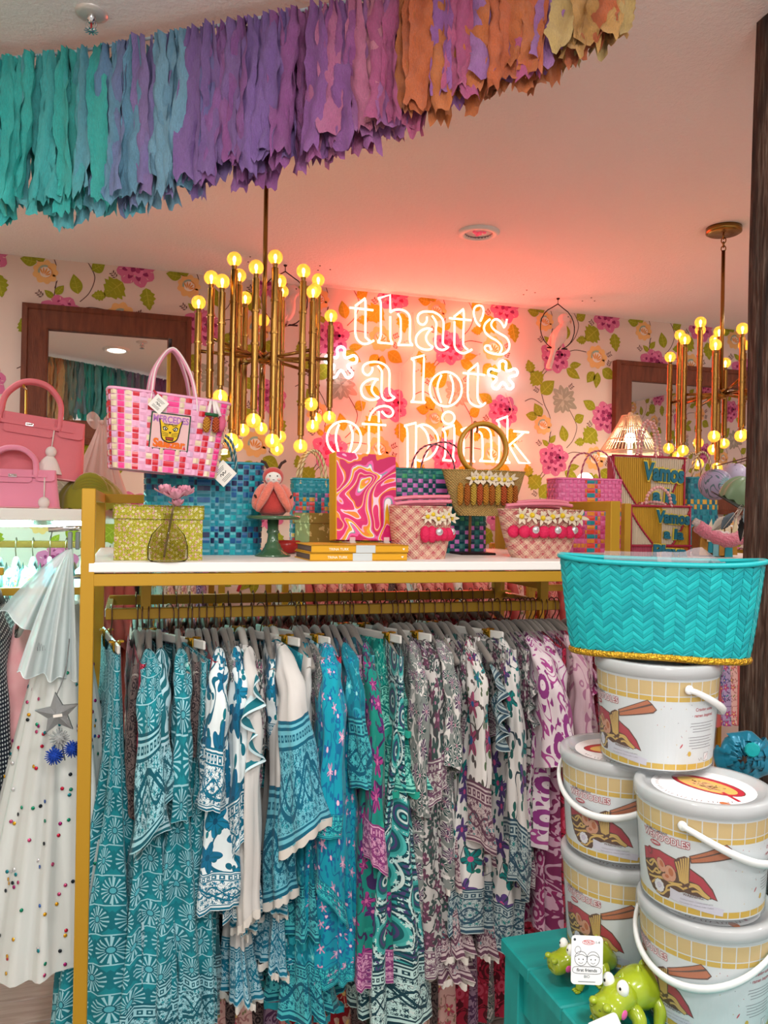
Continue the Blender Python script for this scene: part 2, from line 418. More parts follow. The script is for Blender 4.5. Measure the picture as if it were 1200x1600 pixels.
for s_ in [(927, 508, 2.3), (948, 556, .5), (950, 572, 1.2), (848, 534, 2.4), (842, 612, 2.6), (889, 607, .7)]: sprig(*s_)
greyf(880, 625, 23); rose(851, 502, 15); rose(932, 558, 18); peony(868, 557, 26); peony(946, 652, 25)
def tile_wall(name, parent, fmap, i0, i1, j0, j1, zmin, zmax):
    mb = MB()
    for i in range(i0, i1):
        for j in range(j0, j1):
            p = Print()
            for v, f, mi, lay in wp.items:
                zs = [q[1] + j * TWZ for q in v]
                if max(zs) < zmin or min(zs) > zmax: continue
                p.items.append(([(q[0] + i * TWX, min(q[1] + j * TWZ, zmax)) for q in v], f, mi, lay))
            p.into(mb, fmap, .00035)
    return tag(mb.build(name, pmats, parent), kind='stuff')
tile_wall('wallpaper_print', wall_back, lambda x, z, h: (x, YW - .0006 - h, z), -6, 5, -2, 2, .95, ZC - .001)
tile_wall('wallpaper_print', wall_right, lambda x, z, h: (X1 - .0006 - h, x - 1, z), -2, 4, -1, 2, 1.2, ZC - .001)
# ================================================================ mirrors
MTILT = 2.2
def mirror(label, x0, x1, z0, z1, fw, tilt=0):
    t = thing('wall_mirror', label, 'mirror', ((x0 + x1) / 2, YW - .012, (z0 + z1) / 2)); w, h = (x1 - x0) / 2, (z1 - z0) / 2
    MB().box((0, .004, 0), (2 * w - fw, .008, 2 * h - fw)).build('mirror_glass', m_glass, t)
    for sx, sz in ((0, 1), (0, -1), (1, 0), (-1, 0)):
        mb = MB(); l0 = w if sz else h; l1 = l0 - fw; s = sz or sx; o = h if sz else w
        def q(a, r, d): return (a, d, s * (o - r)) if sz else (s * (o - r), d, a)
        prof = [(0, -.03), (.022, -.036), (.026, -.028), (fw - .006, -.022), (fw, -.018), (fw, .012), (0, .012)]
        vs = [q(-(l0 - r), r, d) for r, d in prof] + [q(l0 - r, r, d) for r, d in prof]; n = len(prof)
        mb.add(vs, [(i, (i + 1) % n, n + (i + 1) % n, n + i) for i in range(n)] + [tuple(range(n)), tuple(range(n, 2 * n))], 0, False)
        mb.build('frame_rail', m_wood, t)
    t.rotation_euler = (math.radians(tilt), 0, 0); return t
a, b, c = PY(36, 475, YW), PY(299, 494, YW), PY(38, 692, YW)
mirror('dark brown wood framed mirror on floral wallpaper behind the pink checked tote', a.x, b.x, c.z, a.z, .102, -MTILT)
a = PY(957, 564, YW)
mirror('dark brown wood framed mirror behind the lattice shade lamp and brass chandelier', a.x, a.x + 1.0, 1.52, a.z, .102)
# ================================================================ ceiling fixtures
m_lamp = mat('lamp_disc', '#ffffff', .5, emit='#fff4e6', es=9)
def downlight(loc, lit, label, group=None):
    t = thing('ceiling_downlight', label, 'downlight', loc, group=group)
    MB().lathe([(.052, -.002), (.055, -.010), (.068, -.012), (.078, -.006), (.079, 0)], 28).build('trim_ring', m_white, t)
    if lit: MB().lathe([(0, -.004), (.054, -.006)], 24).build('lens', m_lamp, t)
    else:
        MB().lathe([(.055, -.008), (.05, .001), (.0, .001)], 24).build('can', mat('can_grey', '#8c7a80', .4, .3), t)
        mb = MB()
        for k in range(9): mb.ball((.022 * cos(k * .7) * (k % 3) / 2, .022 * sin(k * .7) * (k % 3) / 2, -.004), (.008, .008, .004), 8, 4)
        mb.build('bulb_facets', mat('dim_pink_bulb', '#d2607a', .2, emit='#ff5a70', es=.35), t)
    return t
p = PZ(748, 363, ZC); downlight((p.x, p.y, ZC), False, 'unlit recessed ceiling downlight above the neon sign')
MIR = YW - .008                                     # the lit one the mirror shows: reflect the sight line
def mirr(px, py, z):
    d = ray(px, py); h = EYE + d * (MIR / d.y); a = math.radians(MTILT); n = V((0, -cos(a), sin(a))); d = d - n * (2 * d.dot(n)); return h + d * ((z - h.z) / d.z)
q = mirr(182, 546, ZC); downlight((q.x, q.y, ZC), True, 'lit white round downlight seen reflected in the left mirror')
def sprinkler(loc, label):
    t = thing('ceiling_sprinkler', label, 'sprinkler', loc)
    MB().lathe([(.034, 0), (.033, -.004), (.024, -.007), (.012, -.008), (0, -.008)], 28).build('escutcheon', mat('sprinkler_white', '#d9d2cc', .35, .3), t)
    mb = MB().lathe([(.009, -.006), (.009, -.016), (.006, -.018), (.006, -.022), (0, -.022)], 14)
    for s in (-1, 1): mb.tube([(s * .007, 0, -.014), (s * .011, 0, -.024), (s * .007, 0, -.034), (0, 0, -.037)], .0018, 6)
    mb.build('frame_arms', m_chrome, t)
    mb = MB(); mb.lathe([(0, -.037), (.006, -.037), (.006, -.040), (0, -.040)], 12)
    for k in range(10): mb.box((.010 * cos(k * PI / 5), .010 * sin(k * PI / 5), -.039), (.009, .003, .0015), 0, 0, MX.Rotation(k * PI / 5, 3, 'Z'))
    mb.build('deflector', m_chrome, t); MB().tube([(0, 0, -.022), (0, 0, -.036)], .0022, 6).build('glass_bulb', mat('red_bulb', '#b03030', .1), t)
    return t
p = PZ(143, 20, ZC); sprinkler((p.x, p.y, ZC), 'chrome ceiling sprinkler above the hanging fabric garland')
q = mirr(222, 534, ZC); sprinkler((q.x, q.y, ZC), 'ceiling sprinkler reflected at the top of the left mirror')
# ================================================================ neon sign
m_red = mat('neon_red', '#ffffff', .4, emit=(1, .10, .06), es=17)
m_blue = mat('neon_white', '#ffffff', .4, emit=(.80, .92, 1), es=3)
NY = YW - .035
def npath(pts, reg, closed=False, n=4):
    ox, oy, sc = reg; subs = [[]]
    for i, p in enumerate(pts):
        if i and tuple(p[:2]) == tuple(pts[i - 1][:2]): subs.append([p])
        else: subs[-1].append(p)
    out = []
    for s in subs:
        q = smooth([PY(ox + a / sc, oy + b / sc, NY) for a, b in s], n) if len(s) > 2 else [PY(ox + a / sc, oy + b / sc, NY) for a, b in s]
        if out and (out[-1] - q[0]).length < 1e-6: q = q[1:]
        out += q
    return out
def C(*pts):        # c-marked points ('c' third) become corners
    o = []
    for p in pts:
        o.append(p[:2])
        if len(p) == 3: o.append(p[:2])
    return o
R1, R2, R3, R4, R5, R6 = (535, 450, 8), (670, 460, 8), (500, 535, 8), (630, 540, 6.3158), (500, 630, 8), (620, 635, 5.4545)
def el(cx, cy, rx, ry): return [(cx + rx * cos(2 * PI * i / 24), cy + ry * sin(2 * PI * i / 24)) for i in range(25)]
def ast(cx, cy, R):
    o = []
    for k in range(5):
        a = -PI / 2 + k * 2 * PI / 5
        for r, d in ((.42, -36), (.62, -19), (.86, -15.5), (.97, -8), (1.0, 0), (.97, 8), (.86, 15.5), (.62, 19)): o.append((cx + R * r * cos(a + math.radians(d)), cy + R * r * sin(a + math.radians(d))))
    return o + o[:1]
def T3(reg, L, Rr, bar): return [(reg, L), (reg, Rr), (reg, bar)]
c_ = 1
LET = [
 T3(R1, [(165, 265), (163, 420), (162, 560), (185, 640), (240, 690), (300, 698), (360, 675), (395, 655)], C((160, 225), (285, 128, c_), (290, 300), (287, 580), (305, 630), (350, 665)), [(90, 245), (385, 278)]),
 [(R1, C((597, 305), (597, 85, c_), (445, 130, c_), (478, 180), (480, 400), (478, 600), (440, 680, c_), (630, 697, c_), (600, 630), (597, 500), (597, 355))), (R1, C((597, 305), (650, 275), (730, 270), (800, 300), (840, 360), (845, 480), (845, 660), (880, 715, c_), (690, 712, c_), (725, 640), (730, 500), (725, 380), (690, 320)))],
 [(R2, C((-22, 280), (-30, 340), (-70, 378), (-120, 360), (-140, 305), (-125, 250), (-70, 217), (10, 215), (80, 228), (150, 280), (185, 350), (180, 480), (175, 600), (200, 640), (245, 660, c_), (195, 690), (140, 690), (95, 655), (82, 600), (88, 450), (92, 350), (40, 265))), (R1, C((1125, 520, c_), (1070, 505), (1000, 525), (940, 580), (918, 640), (930, 710), (980, 755), (1050, 772), (1100, 765), (1130, 735, c_), (1085, 705), (1050, 650), (1048, 600), (1075, 550), (1105, 520)))],
 T3(R2, [(322, 340), (322, 480), (320, 620), (345, 690), (400, 730), (460, 730), (540, 688)], C((315, 280), (434, 183, c_), (438, 300), (432, 480), (430, 610), (450, 660), (490, 692)), [(255, 297), (530, 323)]),
 [(R2, [(640, 400), (590, 340), (562, 240), (575, 165), (625, 138), (670, 155), (685, 210), (670, 280), (645, 335)])],
 [(R2, [(765, 310), (710, 360), (690, 420), (710, 480), (770, 535), (850, 580), (905, 640), (910, 690), (885, 735)]), (R2, C((975, 310), (965, 370), (940, 415, c_), (905, 350), (850, 310), (800, 330), (780, 385), (815, 440), (890, 490), (970, 540), (1005, 610), (1000, 680), (960, 730), (890, 750), (790, 738), (720, 705), (700, 665), (720, 640), (760, 645), (785, 695)))],
 [(R3, C((655, 310), (650, 360), (600, 410), (545, 380), (535, 320), (570, 270), (650, 245), (740, 250), (820, 290), (865, 360), (868, 480), (870, 620), (900, 670), (935, 690, c_), (890, 720), (830, 725), (785, 690), (770, 620), (772, 460), (770, 360), (720, 290))), (R3, C((730, 465, c_), (660, 455), (580, 485), (525, 540), (515, 610), (545, 680), (610, 715), (690, 715), (735, 690, c_), (690, 665), (650, 610), (650, 560), (680, 500), (705, 465)))],
 [(R4, C((80, 130, c_), (207, 95, c_), (200, 300), (195, 520), (220, 562, c_), (75, 555, c_), (105, 510), (105, 300), (108, 165), (80, 130)))],
 [(R4, el(420, 430, 158, 170)), (R4, [(378, 290), (345, 370), (340, 450), (375, 565)]), (R4, [(460, 290), (490, 370), (488, 470), (455, 570)])],
 T3(R4, [(640, 280), (637, 400), (640, 510), (670, 570), (730, 600), (775, 595), (812, 565)], C((640, 255), (737, 176, c_), (738, 280), (733, 420), (735, 520), (755, 565), (775, 580)), [(590, 270), (805, 290)]),
 [(R5, el(300, 440, 213, 215)), (R5, [(240, 265), (205, 360), (200, 470), (235, 630)]), (R5, [(370, 270), (405, 370), (400, 490), (360, 635)])],
 [(R5, [(525, 258), (825, 275)]), (R5, [(612, 220), (640, 130), (710, 60), (800, 35), (880, 55), (915, 110), (890, 160), (830, 160), (770, 100)]), (R5, [(735, 100), (735, 240)]), (R5, C((612, 285), (610, 450), (610, 590), (572, 662, c_), (768, 668, c_), (735, 600), (733, 450), (733, 290)))],
 [(R6, C((65, 165, c_), (165, 140, c_), (165, 300), (160, 520), (185, 570, c_), (60, 570, c_), (90, 520), (92, 350), (88, 200), (65, 165))), (R6, [(175, 170), (230, 155), (300, 185), (350, 260), (345, 350), (290, 430), (210, 465), (175, 455)]), (R6, [(200, 165), (250, 220), (275, 310), (255, 400), (215, 460)])],
 [(R6, el(440, 98, 52, 52)), (R6, C((390, 195, c_), (490, 160, c_), (490, 300), (480, 430), (495, 465, c_), (390, 458, c_), (410, 420), (415, 320), (412, 230), (390, 195)))],
 [(R6, C((548, 200, c_), (648, 165, c_), (648, 440), (665, 470, c_), (545, 462, c_), (568, 420), (568, 240), (548, 200))), (R6, C((655, 215), (700, 175), (760, 180), (800, 230), (805, 340), (805, 430), (830, 470, c_), (705, 465, c_), (730, 430), (730, 300), (722, 240), (700, 215)))],
 [(R6, C((850, 120, c_), (945, 85, c_), (942, 250), (940, 440), (965, 480, c_), (845, 475, c_), (870, 440), (872, 280), (872, 150), (850, 120))), (R6, [(995, 212), (1125, 222)]), (R6, [(1080, 225), (950, 340)]), (R6, C((965, 350), (1040, 480, c_), (1135, 487, c_), (1000, 320)))],
]
ns = thing('neon_sign', "glowing neon sign reading that's a lot of pink on the floral wall", 'neon sign', (1.41, YW - .001, 2.0))
off = -V(ns.location)
for let in LET:
    mb = MB()
    for reg, pts in let: mb.tube([p + off for p in npath(pts, reg)], .0053, 6)
    mb.build('neon_letter', m_red, ns)
for reg, x, y, R in ((R3, 262, 262, 208), (R4, 983, 300, 150)):
    MB().tube([p + off for p in npath(ast(x, y, R), reg, n=2)], .0062, 6).build('neon_asterisk', m_blue, ns)
m_pin = clear('acrylic_pin', '#ffe8e0', .7)
for px, py in ((560, 500), (600, 470), (632, 535), (690, 500), (720, 530), (770, 480), (745, 555), (575, 600), (605, 620), (650, 580), (662, 630), (720, 610), (755, 630), (530, 690), (580, 700), (640, 720), (690, 720), (790, 700), (810, 690), (533, 600), (785, 605)):
    p = PY(px, py, YW) + off; MB().tube([(p.x, -.001, p.z), (p.x, -.036, p.z)], .004, 6).build('standoff_pin', m_pin, ns)
m_cab = mat('clear_cable', '#ffd8cc', .3)
for P_ in ([(625, 580), (624, 660), (624, 745)], [(532, 590), (555, 600), (566, 640), (560, 665)], [(645, 488), (650, 540), (640, 560), (626, 575)], [(790, 612), (800, 640), (790, 655)]):
    MB().tube(smooth([PY(a, b, YW - .004) + off for a, b in P_], 5), .0014, 5).build('power_cable', m_cab, ns)
# ================================================================ clothes racks
YF, YR, YB2, YP = 1.77, 2.02, 2.32, 2.42        # front posts, front rail, back rail, back posts
ZS, ZR = 1.385, 1.245                           # shelf top, hanging rails
P_ = .0256
XL = PY(137, 900, YF).x; XR = PY(957, 830, YF).x
rk = thing('clothes_rack', 'gold framed clothes rack with white top shelf holding straw bags and books', 'clothes rack', (0, 0, 0))
def bar(a, b, s=P_, name='rail', m=None, par=None, s2=None):
    a, b = V(a), V(b); d = [abs(b[i] - a[i]) + .0001 for i in range(3)]; k = d.index(max(d)); q = [s, s2 or s, s]
    if k == 2: q = [s, s, 0]
    if k == 0: q = [0, s2 or s, s]
    q[k] = d[k]
    return MB().box((a + b) / 2, q, 0, .0015).build(name, m or m_goldp, par if par is not None else rk)
for x, y in ((XL, YF), (XR, YF), (XL, YP), (XR, YP)): bar((x, y, 0), (x, y, 1.538), .0272, name='post')
for z in (1.525, 1.348, .09):
    for y in (YF, YP):
        if z == 1.525 and y == YF: continue
        bar((XL, y, z), (XR, y, z))
    for x in (XL, XR): bar((x, YF, z), (x, YP, z))
MB().box(((XL + XR) / 2, (YF + YP) / 2 - .004, ZS - .0105), (XR - XL - .004 + .002, YP - YF + .02, .021), 0, .002).build('shelf_board', m_white, rk)
xd1, xd2 = PY(228, 930, YR).x, PY(848, 930, YR).x
for y in (YR, YB2):
    bar((XL + .03, y, ZR), (XR - .012, y, ZR), name='hanging_rail')
    for x in (xd1, xd2): bar((x, y, ZR), (x, y, 1.34), name='drop_bar', s=.024)
for x in (XL + .035, XR - .03): bar((x, YR, ZR), (x, YB2, ZR), .016, 'side_rail', m_chrome)
bar((xd2, YB2, 1.30), (xd2 + .001, YR, 1.30), .02, 'cross_bar')
# next rack on the right, only its corner shows
r2 = thing('clothes_rack', 'neighbouring gold rack at right carrying the two beach bags', 'clothes rack', (0, 0, 0))
xa = PY(978, 820, 1.9).x; xb = xa + .62
for x, y in ((xa, 1.9), (xb, 1.9), (xa, 2.45), (xb, 2.45)): bar((x, y, 0), (x, y, 1.535), .02, 'post', par=r2)
for y in (1.9, 2.45): bar((xa, y, 1.25), (xb, y, 1.25), name='hanging_rail', par=r2, s=.022); bar((xa, y, 1.35), (xb, y, 1.35), par=r2, s=.02)
MB().box(((xa + xb) / 2, 2.175, ZS - .0105), (xb - xa, .59, .021), 0, .002).build('shelf_board', m_white, r2)
# lit rack on the left
m_led = mat('led_strip', '#ffffff', .5, emit='#9cfff0', es=170)
r3 = thing('lit_clothes_rack', 'white shelf rack with glowing strip light under pink handbags', 'clothes rack', (0, 0, 0))
YL = 2.62; q = PY(60, 804, YL); ZL = q.z + .018
xe = PY(150, 804, YL).x
MB().box(((xe - 1.5) / 2 - .0, YL + .19, ZL - .018), (xe + 1.5, .42, .036), 0, .002).build('shelf_board', m_white, r3)
MB().box(((xe - 1.5) / 2, YL + .06, ZL - .047), (xe + 1.44, .03, .018), 0, .003).build('strip_light', m_led, r3)
bar((-1.49, YL + .17, ZL - .115), (xe - .01, YL + .17, ZL - .115), .022, 'hanging_rail', m_brass, r3)
for x in (-1.49, xe - .012):
    for y in (YL - .005, YL + .385): bar((x, y, 0), (x, y, ZL - .036), .022, 'post', par=r3)
    bar((x, YL - .005, ZL - .115), (x, YL + .385, ZL - .115), .018, 'side_rail', par=r3)
# racks along the back wall
YW2 = 3.28; back_racks = []
for n, (pa, pb, lab) in enumerate([(150, 338, 'narrow gold rack by the back wall seen behind the yellow box'), (432, 798, 'long gold rack of pink clothes by the back wall'), (812, 1170, 'gold rack by the back wall behind the pink and orange tote')]):
    r = thing('clothes_rack', lab, 'clothes rack', (0, 0, 0)); xa_, xb_ = PY(pa, 900, YW2).x, PY(pb, 900, YW2).x; back_racks.append((xa_, xb_, r))
    for x in (xa_, xb_):
        for y in (YW2 - .2, YW2 + .2): bar((x, y, 0), (x, y, 1.44 if n != 1 else 1.36), .024, 'post', par=r)
        bar((x, YW2 - .2, 1.33), (x, YW2 + .2, 1.33), .022, 'side_rail', par=r)
    bar((xa_, YW2, 1.33), (xb_, YW2, 1.33), .024, 'hanging_rail', par=r)
    if n != 1: MB().box(((xa_ + xb_) / 2, YW2, 1.452), (xb_ - xa_ + .03, .46, .024), 0, .002).build('shelf_board', m_white, r)
# ================================================================ fabric prints (u, v in metres, v measured up from the hem)
def fabric(name, fn, **k): return mat('fabric_' + name, '#ffffff', .85, sheen=.15, fn=fn, spec=.25, bump=lambda g: g.noise(700, 1), bs=.08, bd=.002, **k)
def petals(g, sc, rnd, n=5, r=.3, amp=.12, off=0.0, el=1.0):
    vec = g.comb(g.u + off, (g.v + off) * el)
    d, px, py, c1, c2 = g.vor(sc, rnd, vec)
    a = ((g.v + off) * el - py).atan2(g.u + off - px)
    return d, a, c1, c2, d < ((a * float(n) + c1 * 6.0).cos() * amp + r)
def border(g, col, h, ink, pale, acc, sc=1.0):
    """block printed hem band: edge lines, a row of dots, a waving vine"""
    v = g.v / h; n = g.noise(70, 2); c = g.mix((n - .35) * 3.0, pale, pale)
    d, a, c1, c2, m = petals(g, 75 * sc, .7, 6, .28, .12); c = g.mix(m * ((v - .47).abs() < .30), c, g.mix(c1 > .6, ink, acc))
    for fr_, am, of, th in ((70, .12, .47, .022), (70, -.12, .47, .022), (33, .2, .47, .03)):
        c = g.mix(((g.u * (fr_ * sc)).sin() * am + of - v).abs() < th, c, ink)
    c = g.mix((n * 40.0).sin() * ((v - .47).abs() < .3) > .75, c, ink)
    row = ((g.u * 62).fract() - .5).abs().max(((v - .855) * (h * 62)).abs()) < .33; c = g.mix(row, c, ink)
    c = g.mix((((g.u * 62).fract() - .5).abs().max(((v - .855) * (h * 62)).abs())) < .13, c, pale)
    for of, th in ((.78, .014), (.93, .014), (.985, .016), (.14, .014), (.05, .03)): c = g.mix((v - of).abs() < th, c, ink)
    return g.mix(g.v < h, col, c)
def f_star(base, light, leaf, disc, h=0):
    def fn(g):
        s = .066; row = (g.v / s).floor(); U = g.u / s + (row * .5).fract()
        a, b = U.fract() - .5, (g.v / s).fract() - .5; r = (a * a + b * b).sqrt(); an = b.atan2(a)
        c = g.mix(g.noise(9, 2), base, leaf)
        lf = ((a.abs() - b.abs()).abs() < .16) * (r > .50); c = g.mix(lf, c, leaf)
        c = g.mix((a.abs() < .022)._m('MAXIMUM', a.abs() < .022, (b.abs() - .5).abs() < .022), c, light)
        rays = ((an * 16.0).sin() > .42) * (r < .44); c = g.mix(rays, c, light); c = g.mix(r < .11, c, disc); c = g.mix((r - .115).abs() < .018, c, base)
        return border(g, c, h, base, light, leaf) if h else c
    return fn
def f_floral(base, p1, p2, leaf, line, sc=14, rnd=.8, dens=.3, h=0, ink=None, pale=None, vine=.012, lsc=2.1, core='#f0d080', base2=None):
    def fn(g):
        c = g.mix(g.noise(6, 2), base, base2 or base)
        c = g.mix((g.noise(sc * .8, 1) - .5).abs() < vine, c, line)
        d, a, c1, c2, m = petals(g, sc * lsc, .9, 2, .18, .15, 3.7, .75); c = g.mix(m, c, g.mix(c1, leaf, line))
        d, a, c1, c2, m = petals(g, sc, rnd, 5, dens, .11); k = d < dens + .16
        c = g.mix(m, c, g.mix(c1 > .5, p1, p2)); c = g.mix(((a * 10.0).sin() > .7) * m * (d > .1), c, line); c = g.mix(d < .09, c, core)
        return border(g, c, h, ink or line, pale or base, p1) if h else c
    return fn
def f_damask(base, ink, sc=11, h=0, thr=.45, ink2=None, pale=None):
    def fn(g):
        n = g.noise(sc, 2, None, 1.2); m = (n * 34.0).sin() > thr
        c = g.mix(m, base, ink); d, a, c1, c2, k = petals(g, sc * .8, .7, 7, .27, .09); c = g.mix(k, c, ink2 or ink); c = g.mix(k * ((d * 34.0).sin() > .3), c, base)
        return border(g, c, h, ink, pale or base, ink) if h else c
    return fn
def f_zebra(base, ink, h=.0):
    def fn(g):
        m = (g.u * 130 + g.noise(7, 2) * 26 + g.v * 40).sin() > -.1; c = g.mix(m, base, ink)
        return border(g, c, h, ink, base, ink) if h else c
    return fn
def f_paisley(cols, sc=10, h=0, ink='#123c48', pale='#bfe0dc'):
    def fn(g):
        d, a, c1, c2, m = petals(g, sc, .75, 1, .3, .14)
        c = g.ramp((d * 2.6 + c1 * .15).fract(), [(i / len(cols), q) for i, q in enumerate(cols)], True)
        d2, a2, e1, e2, m2 = petals(g, sc * 5, .6, 6, .26, .1); c = g.mix(m2 * (d > .36), c, pale); c = g.mix((d > .5) * ((g.v * 420).sin() > .4), c, ink)
        return border(g, c, h, ink, pale, cols[2]) if h else c
    return fn
def f_plain(a, b, sc=8): return lambda g: g.mix(g.noise(sc, 3), a, b)
T1, T2, T3_, TL = '#12606e', '#2b9a9c', '#1f8f8c', '#c3e6ea'
F = {}
F['star'] = fabric('star_print', f_star('#0b5666', '#98ccd6', '#178490', '#50a8b6'))
F['starb'] = fabric('star_print_hem', f_star('#0b5666', '#98ccd6', '#178490', '#50a8b6', .15))
F['zebra'] = fabric('fern_stripe', f_zebra('#a9ccd6', '#15606c', .17))
F['band'] = fabric('vine_band', lambda g: border(g, f_damask('#cfe6ea', '#14707e', 22)(g), .30, '#14707e', '#cfe6ea', '#2b9a9c'))
F['bluefl'] = fabric('blue_poppy', f_floral('#dfeaec', '#0f7ba0', '#11688e', '#127d84', '#0e5f78', 11, .8, .36, .10, '#0e6a86', '#dfeaec', .02, 2.0, '#0d4f70'))
F['white'] = fabric('white_cotton', f_plain('#d9d6d2', '#c9c6c2'))
F['whiteb'] = fabric('white_blue_hem', lambda g: border(g, f_plain('#dcd9d5', '#cbc8c4')(g), .11, '#10708c', '#a4ccd8', '#1f93a6'))
F['whitebb'] = fabric('white_deep_hem', lambda g: border(g, f_plain('#dcd9d5', '#cbc8c4')(g), .19, '#10627e', '#6fc0d2', '#1f93a6'))
F['turq'] = fabric('turquoise_sprig', f_floral('#0fa3b4', '#d9a0c4', '#2263a4', '#1679a6', '#0f6f9c', 22, .9, .2, .05, '#0d6c88', '#3cc2c4', .012, 1.6, '#f0c0d8', '#1496b4'))
F['turqd'] = fabric('deep_turquoise_sprig', f_floral('#0a7288', '#4fb8c0', '#0f5f86', '#0c5a78', '#2a9aac', 20, .9, .24, .12, '#0a5870', '#49b6bc', .016, 1.7, '#8fd8d8', '#0d8090'))
F['green'] = fabric('green_teal_floral', f_floral('#0a8078', '#4fbfae', '#0d5f68', '#0a5c60', '#66c8b8', 30, .9, .26, .10, '#0a6a66', '#7fd2c0', .02, 1.7, '#d0e8d8', '#0c9488'))
F['purple'] = fabric('purple_green_floral', f_floral('#17806f', '#5e2a6e', '#a23c82', '#1d9c86', '#3a2454', 18, .9, .33, .09, '#8a3a78', '#d9a0c0', .02, 1.8, '#d070a0', '#128a80'))
F['mauve'] = fabric('mauve_print', f_damask('#a88aa4', '#5c3a5e', 20))
F['paisley'] = fabric('teal_paisley', f_paisley(['#4ab0ac', '#0d4450', '#c9dcd8', '#15606a', '#4a4070', '#0f5a60', '#38a09c'], 9, .17))
F['greyfl'] = fabric('grey_floral', f_floral('#c4c0bc', '#6a3a54', '#35504c', '#2f4a46', '#3c3c40', 26, .9, .38, .08, '#6a4a60', '#c9c4c0', .03, 1.5, '#a07088', '#a8a6a4'))
F['greyd'] = fabric('charcoal_floral', f_floral('#8f9490', '#54405a', '#2c4a48', '#24403e', '#d0ccc8', 30, .9, .4, 0, None, None, .03, 1.5, '#b08090', '#5c6664'))
F['whitefl'] = fabric('white_garden_floral', f_floral('#d8d4d0', '#1c7f82', '#a8496e', '#4f6a44', '#54484c', 13, .9, .3, .12, '#5c3a4c', '#b9a8a8', .008, 2.3, '#2a5a90'))
F['whitefl2'] = fabric('white_teal_floral', f_floral('#d6d3d0', '#147a78', '#5a3f7e', '#1a6a5c', '#30404c', 12, .8, .32, .13, '#2c4a5c', '#a8b8b8', .006, 2.2, '#c05080'))
F['mag'] = fabric('magenta_damask', f_damask('#e0d2d8', '#a8488c', 9, 0, .72, '#8e3a80'))
F['magd'] = fabric('plum_damask', f_damask('#c8a0b4', '#7c2c58', 13, 0, .1, '#8e2a60'))
F['red'] = fabric('red_damask', f_damask('#b42844', '#5c1424', 14, 0, .5, '#d0506a'))
F['redfl'] = fabric('red_floral', f_floral('#8e1420', '#c8a08c', '#b43030', '#5c1a18', '#d0b09c', 12, .9, .3, 0))
F['dusty'] = fabric('dusty_rose', f_damask('#d2b4bc', '#b07894', 8, 0, .85))
F['darkgr'] = fabric('dark_green_floral', f_floral('#2c3a30', '#8e8a7c', '#5a2c3c', '#1c2820', '#6a6a5a', 14, .9, .34, 0))
F['pinkd'] = fabric('pink_blush', f_damask('#e0988e', '#c05e62', 14, 0, .6)); F['pinkl'] = fabric('pale_pink', f_floral('#e8bcb4', '#d0506a', '#b07060', '#8a9060', '#c08080', 18, .9, .25, 0))
F['coral'] = fabric('coral', f_plain('#d07068', '#b84c50')); F['lilac'] = fabric('lilac_floral', f_floral('#b8a4cc', '#c84c90', '#5a5ca8', '#4a9aa0', '#6a4a7c', 18, .9, .3, 0))
F['aqua'] = fabric('aqua', f_floral('#c0e4e2', '#18a8c0', '#e0a030', '#30a090', '#70b8b8', 14, .9, .25, 0)); F['cyan'] = fabric('cyan_lace', f_damask('#30c0d8', '#0c6c94', 16)); F['ivory'] = fabric('ivory', f_floral('#e4e8e2', '#e8c0cc', '#e0a020', '#a8c8b0', '#c8d8d0', 12, .9, .25, 0))
F['olive'] = fabric('brown_print', f_damask('#6a5a58', '#2c2428', 24))
F['tie'] = fabric('pink_tie_dye', f_plain('#e08a92', '#f2c4c4', 14)); F['navy'] = fabric('navy_dotted', lambda g: g.mix(((((g.u * 90).fract() - .5) * ((g.u * 90).fract() - .5) + ((g.v * 90).fract() - .5) * ((g.v * 90).fract() - .5)) < .07), '#16202e', '#d8e0e0'))
m_hang = mat('grey_velvet', '#8c857e', .9, sheen=.3); m_hangw = mat('white_plastic_hanger', '#dcdad4', .35); m_hook = mat('hook_wire', '#7a5a48', .3, .9); m_clip = mat('gold_clip', '#c89a30', .25, .9); m_lace = mat('white_lace', '#ddd8d0', .9)
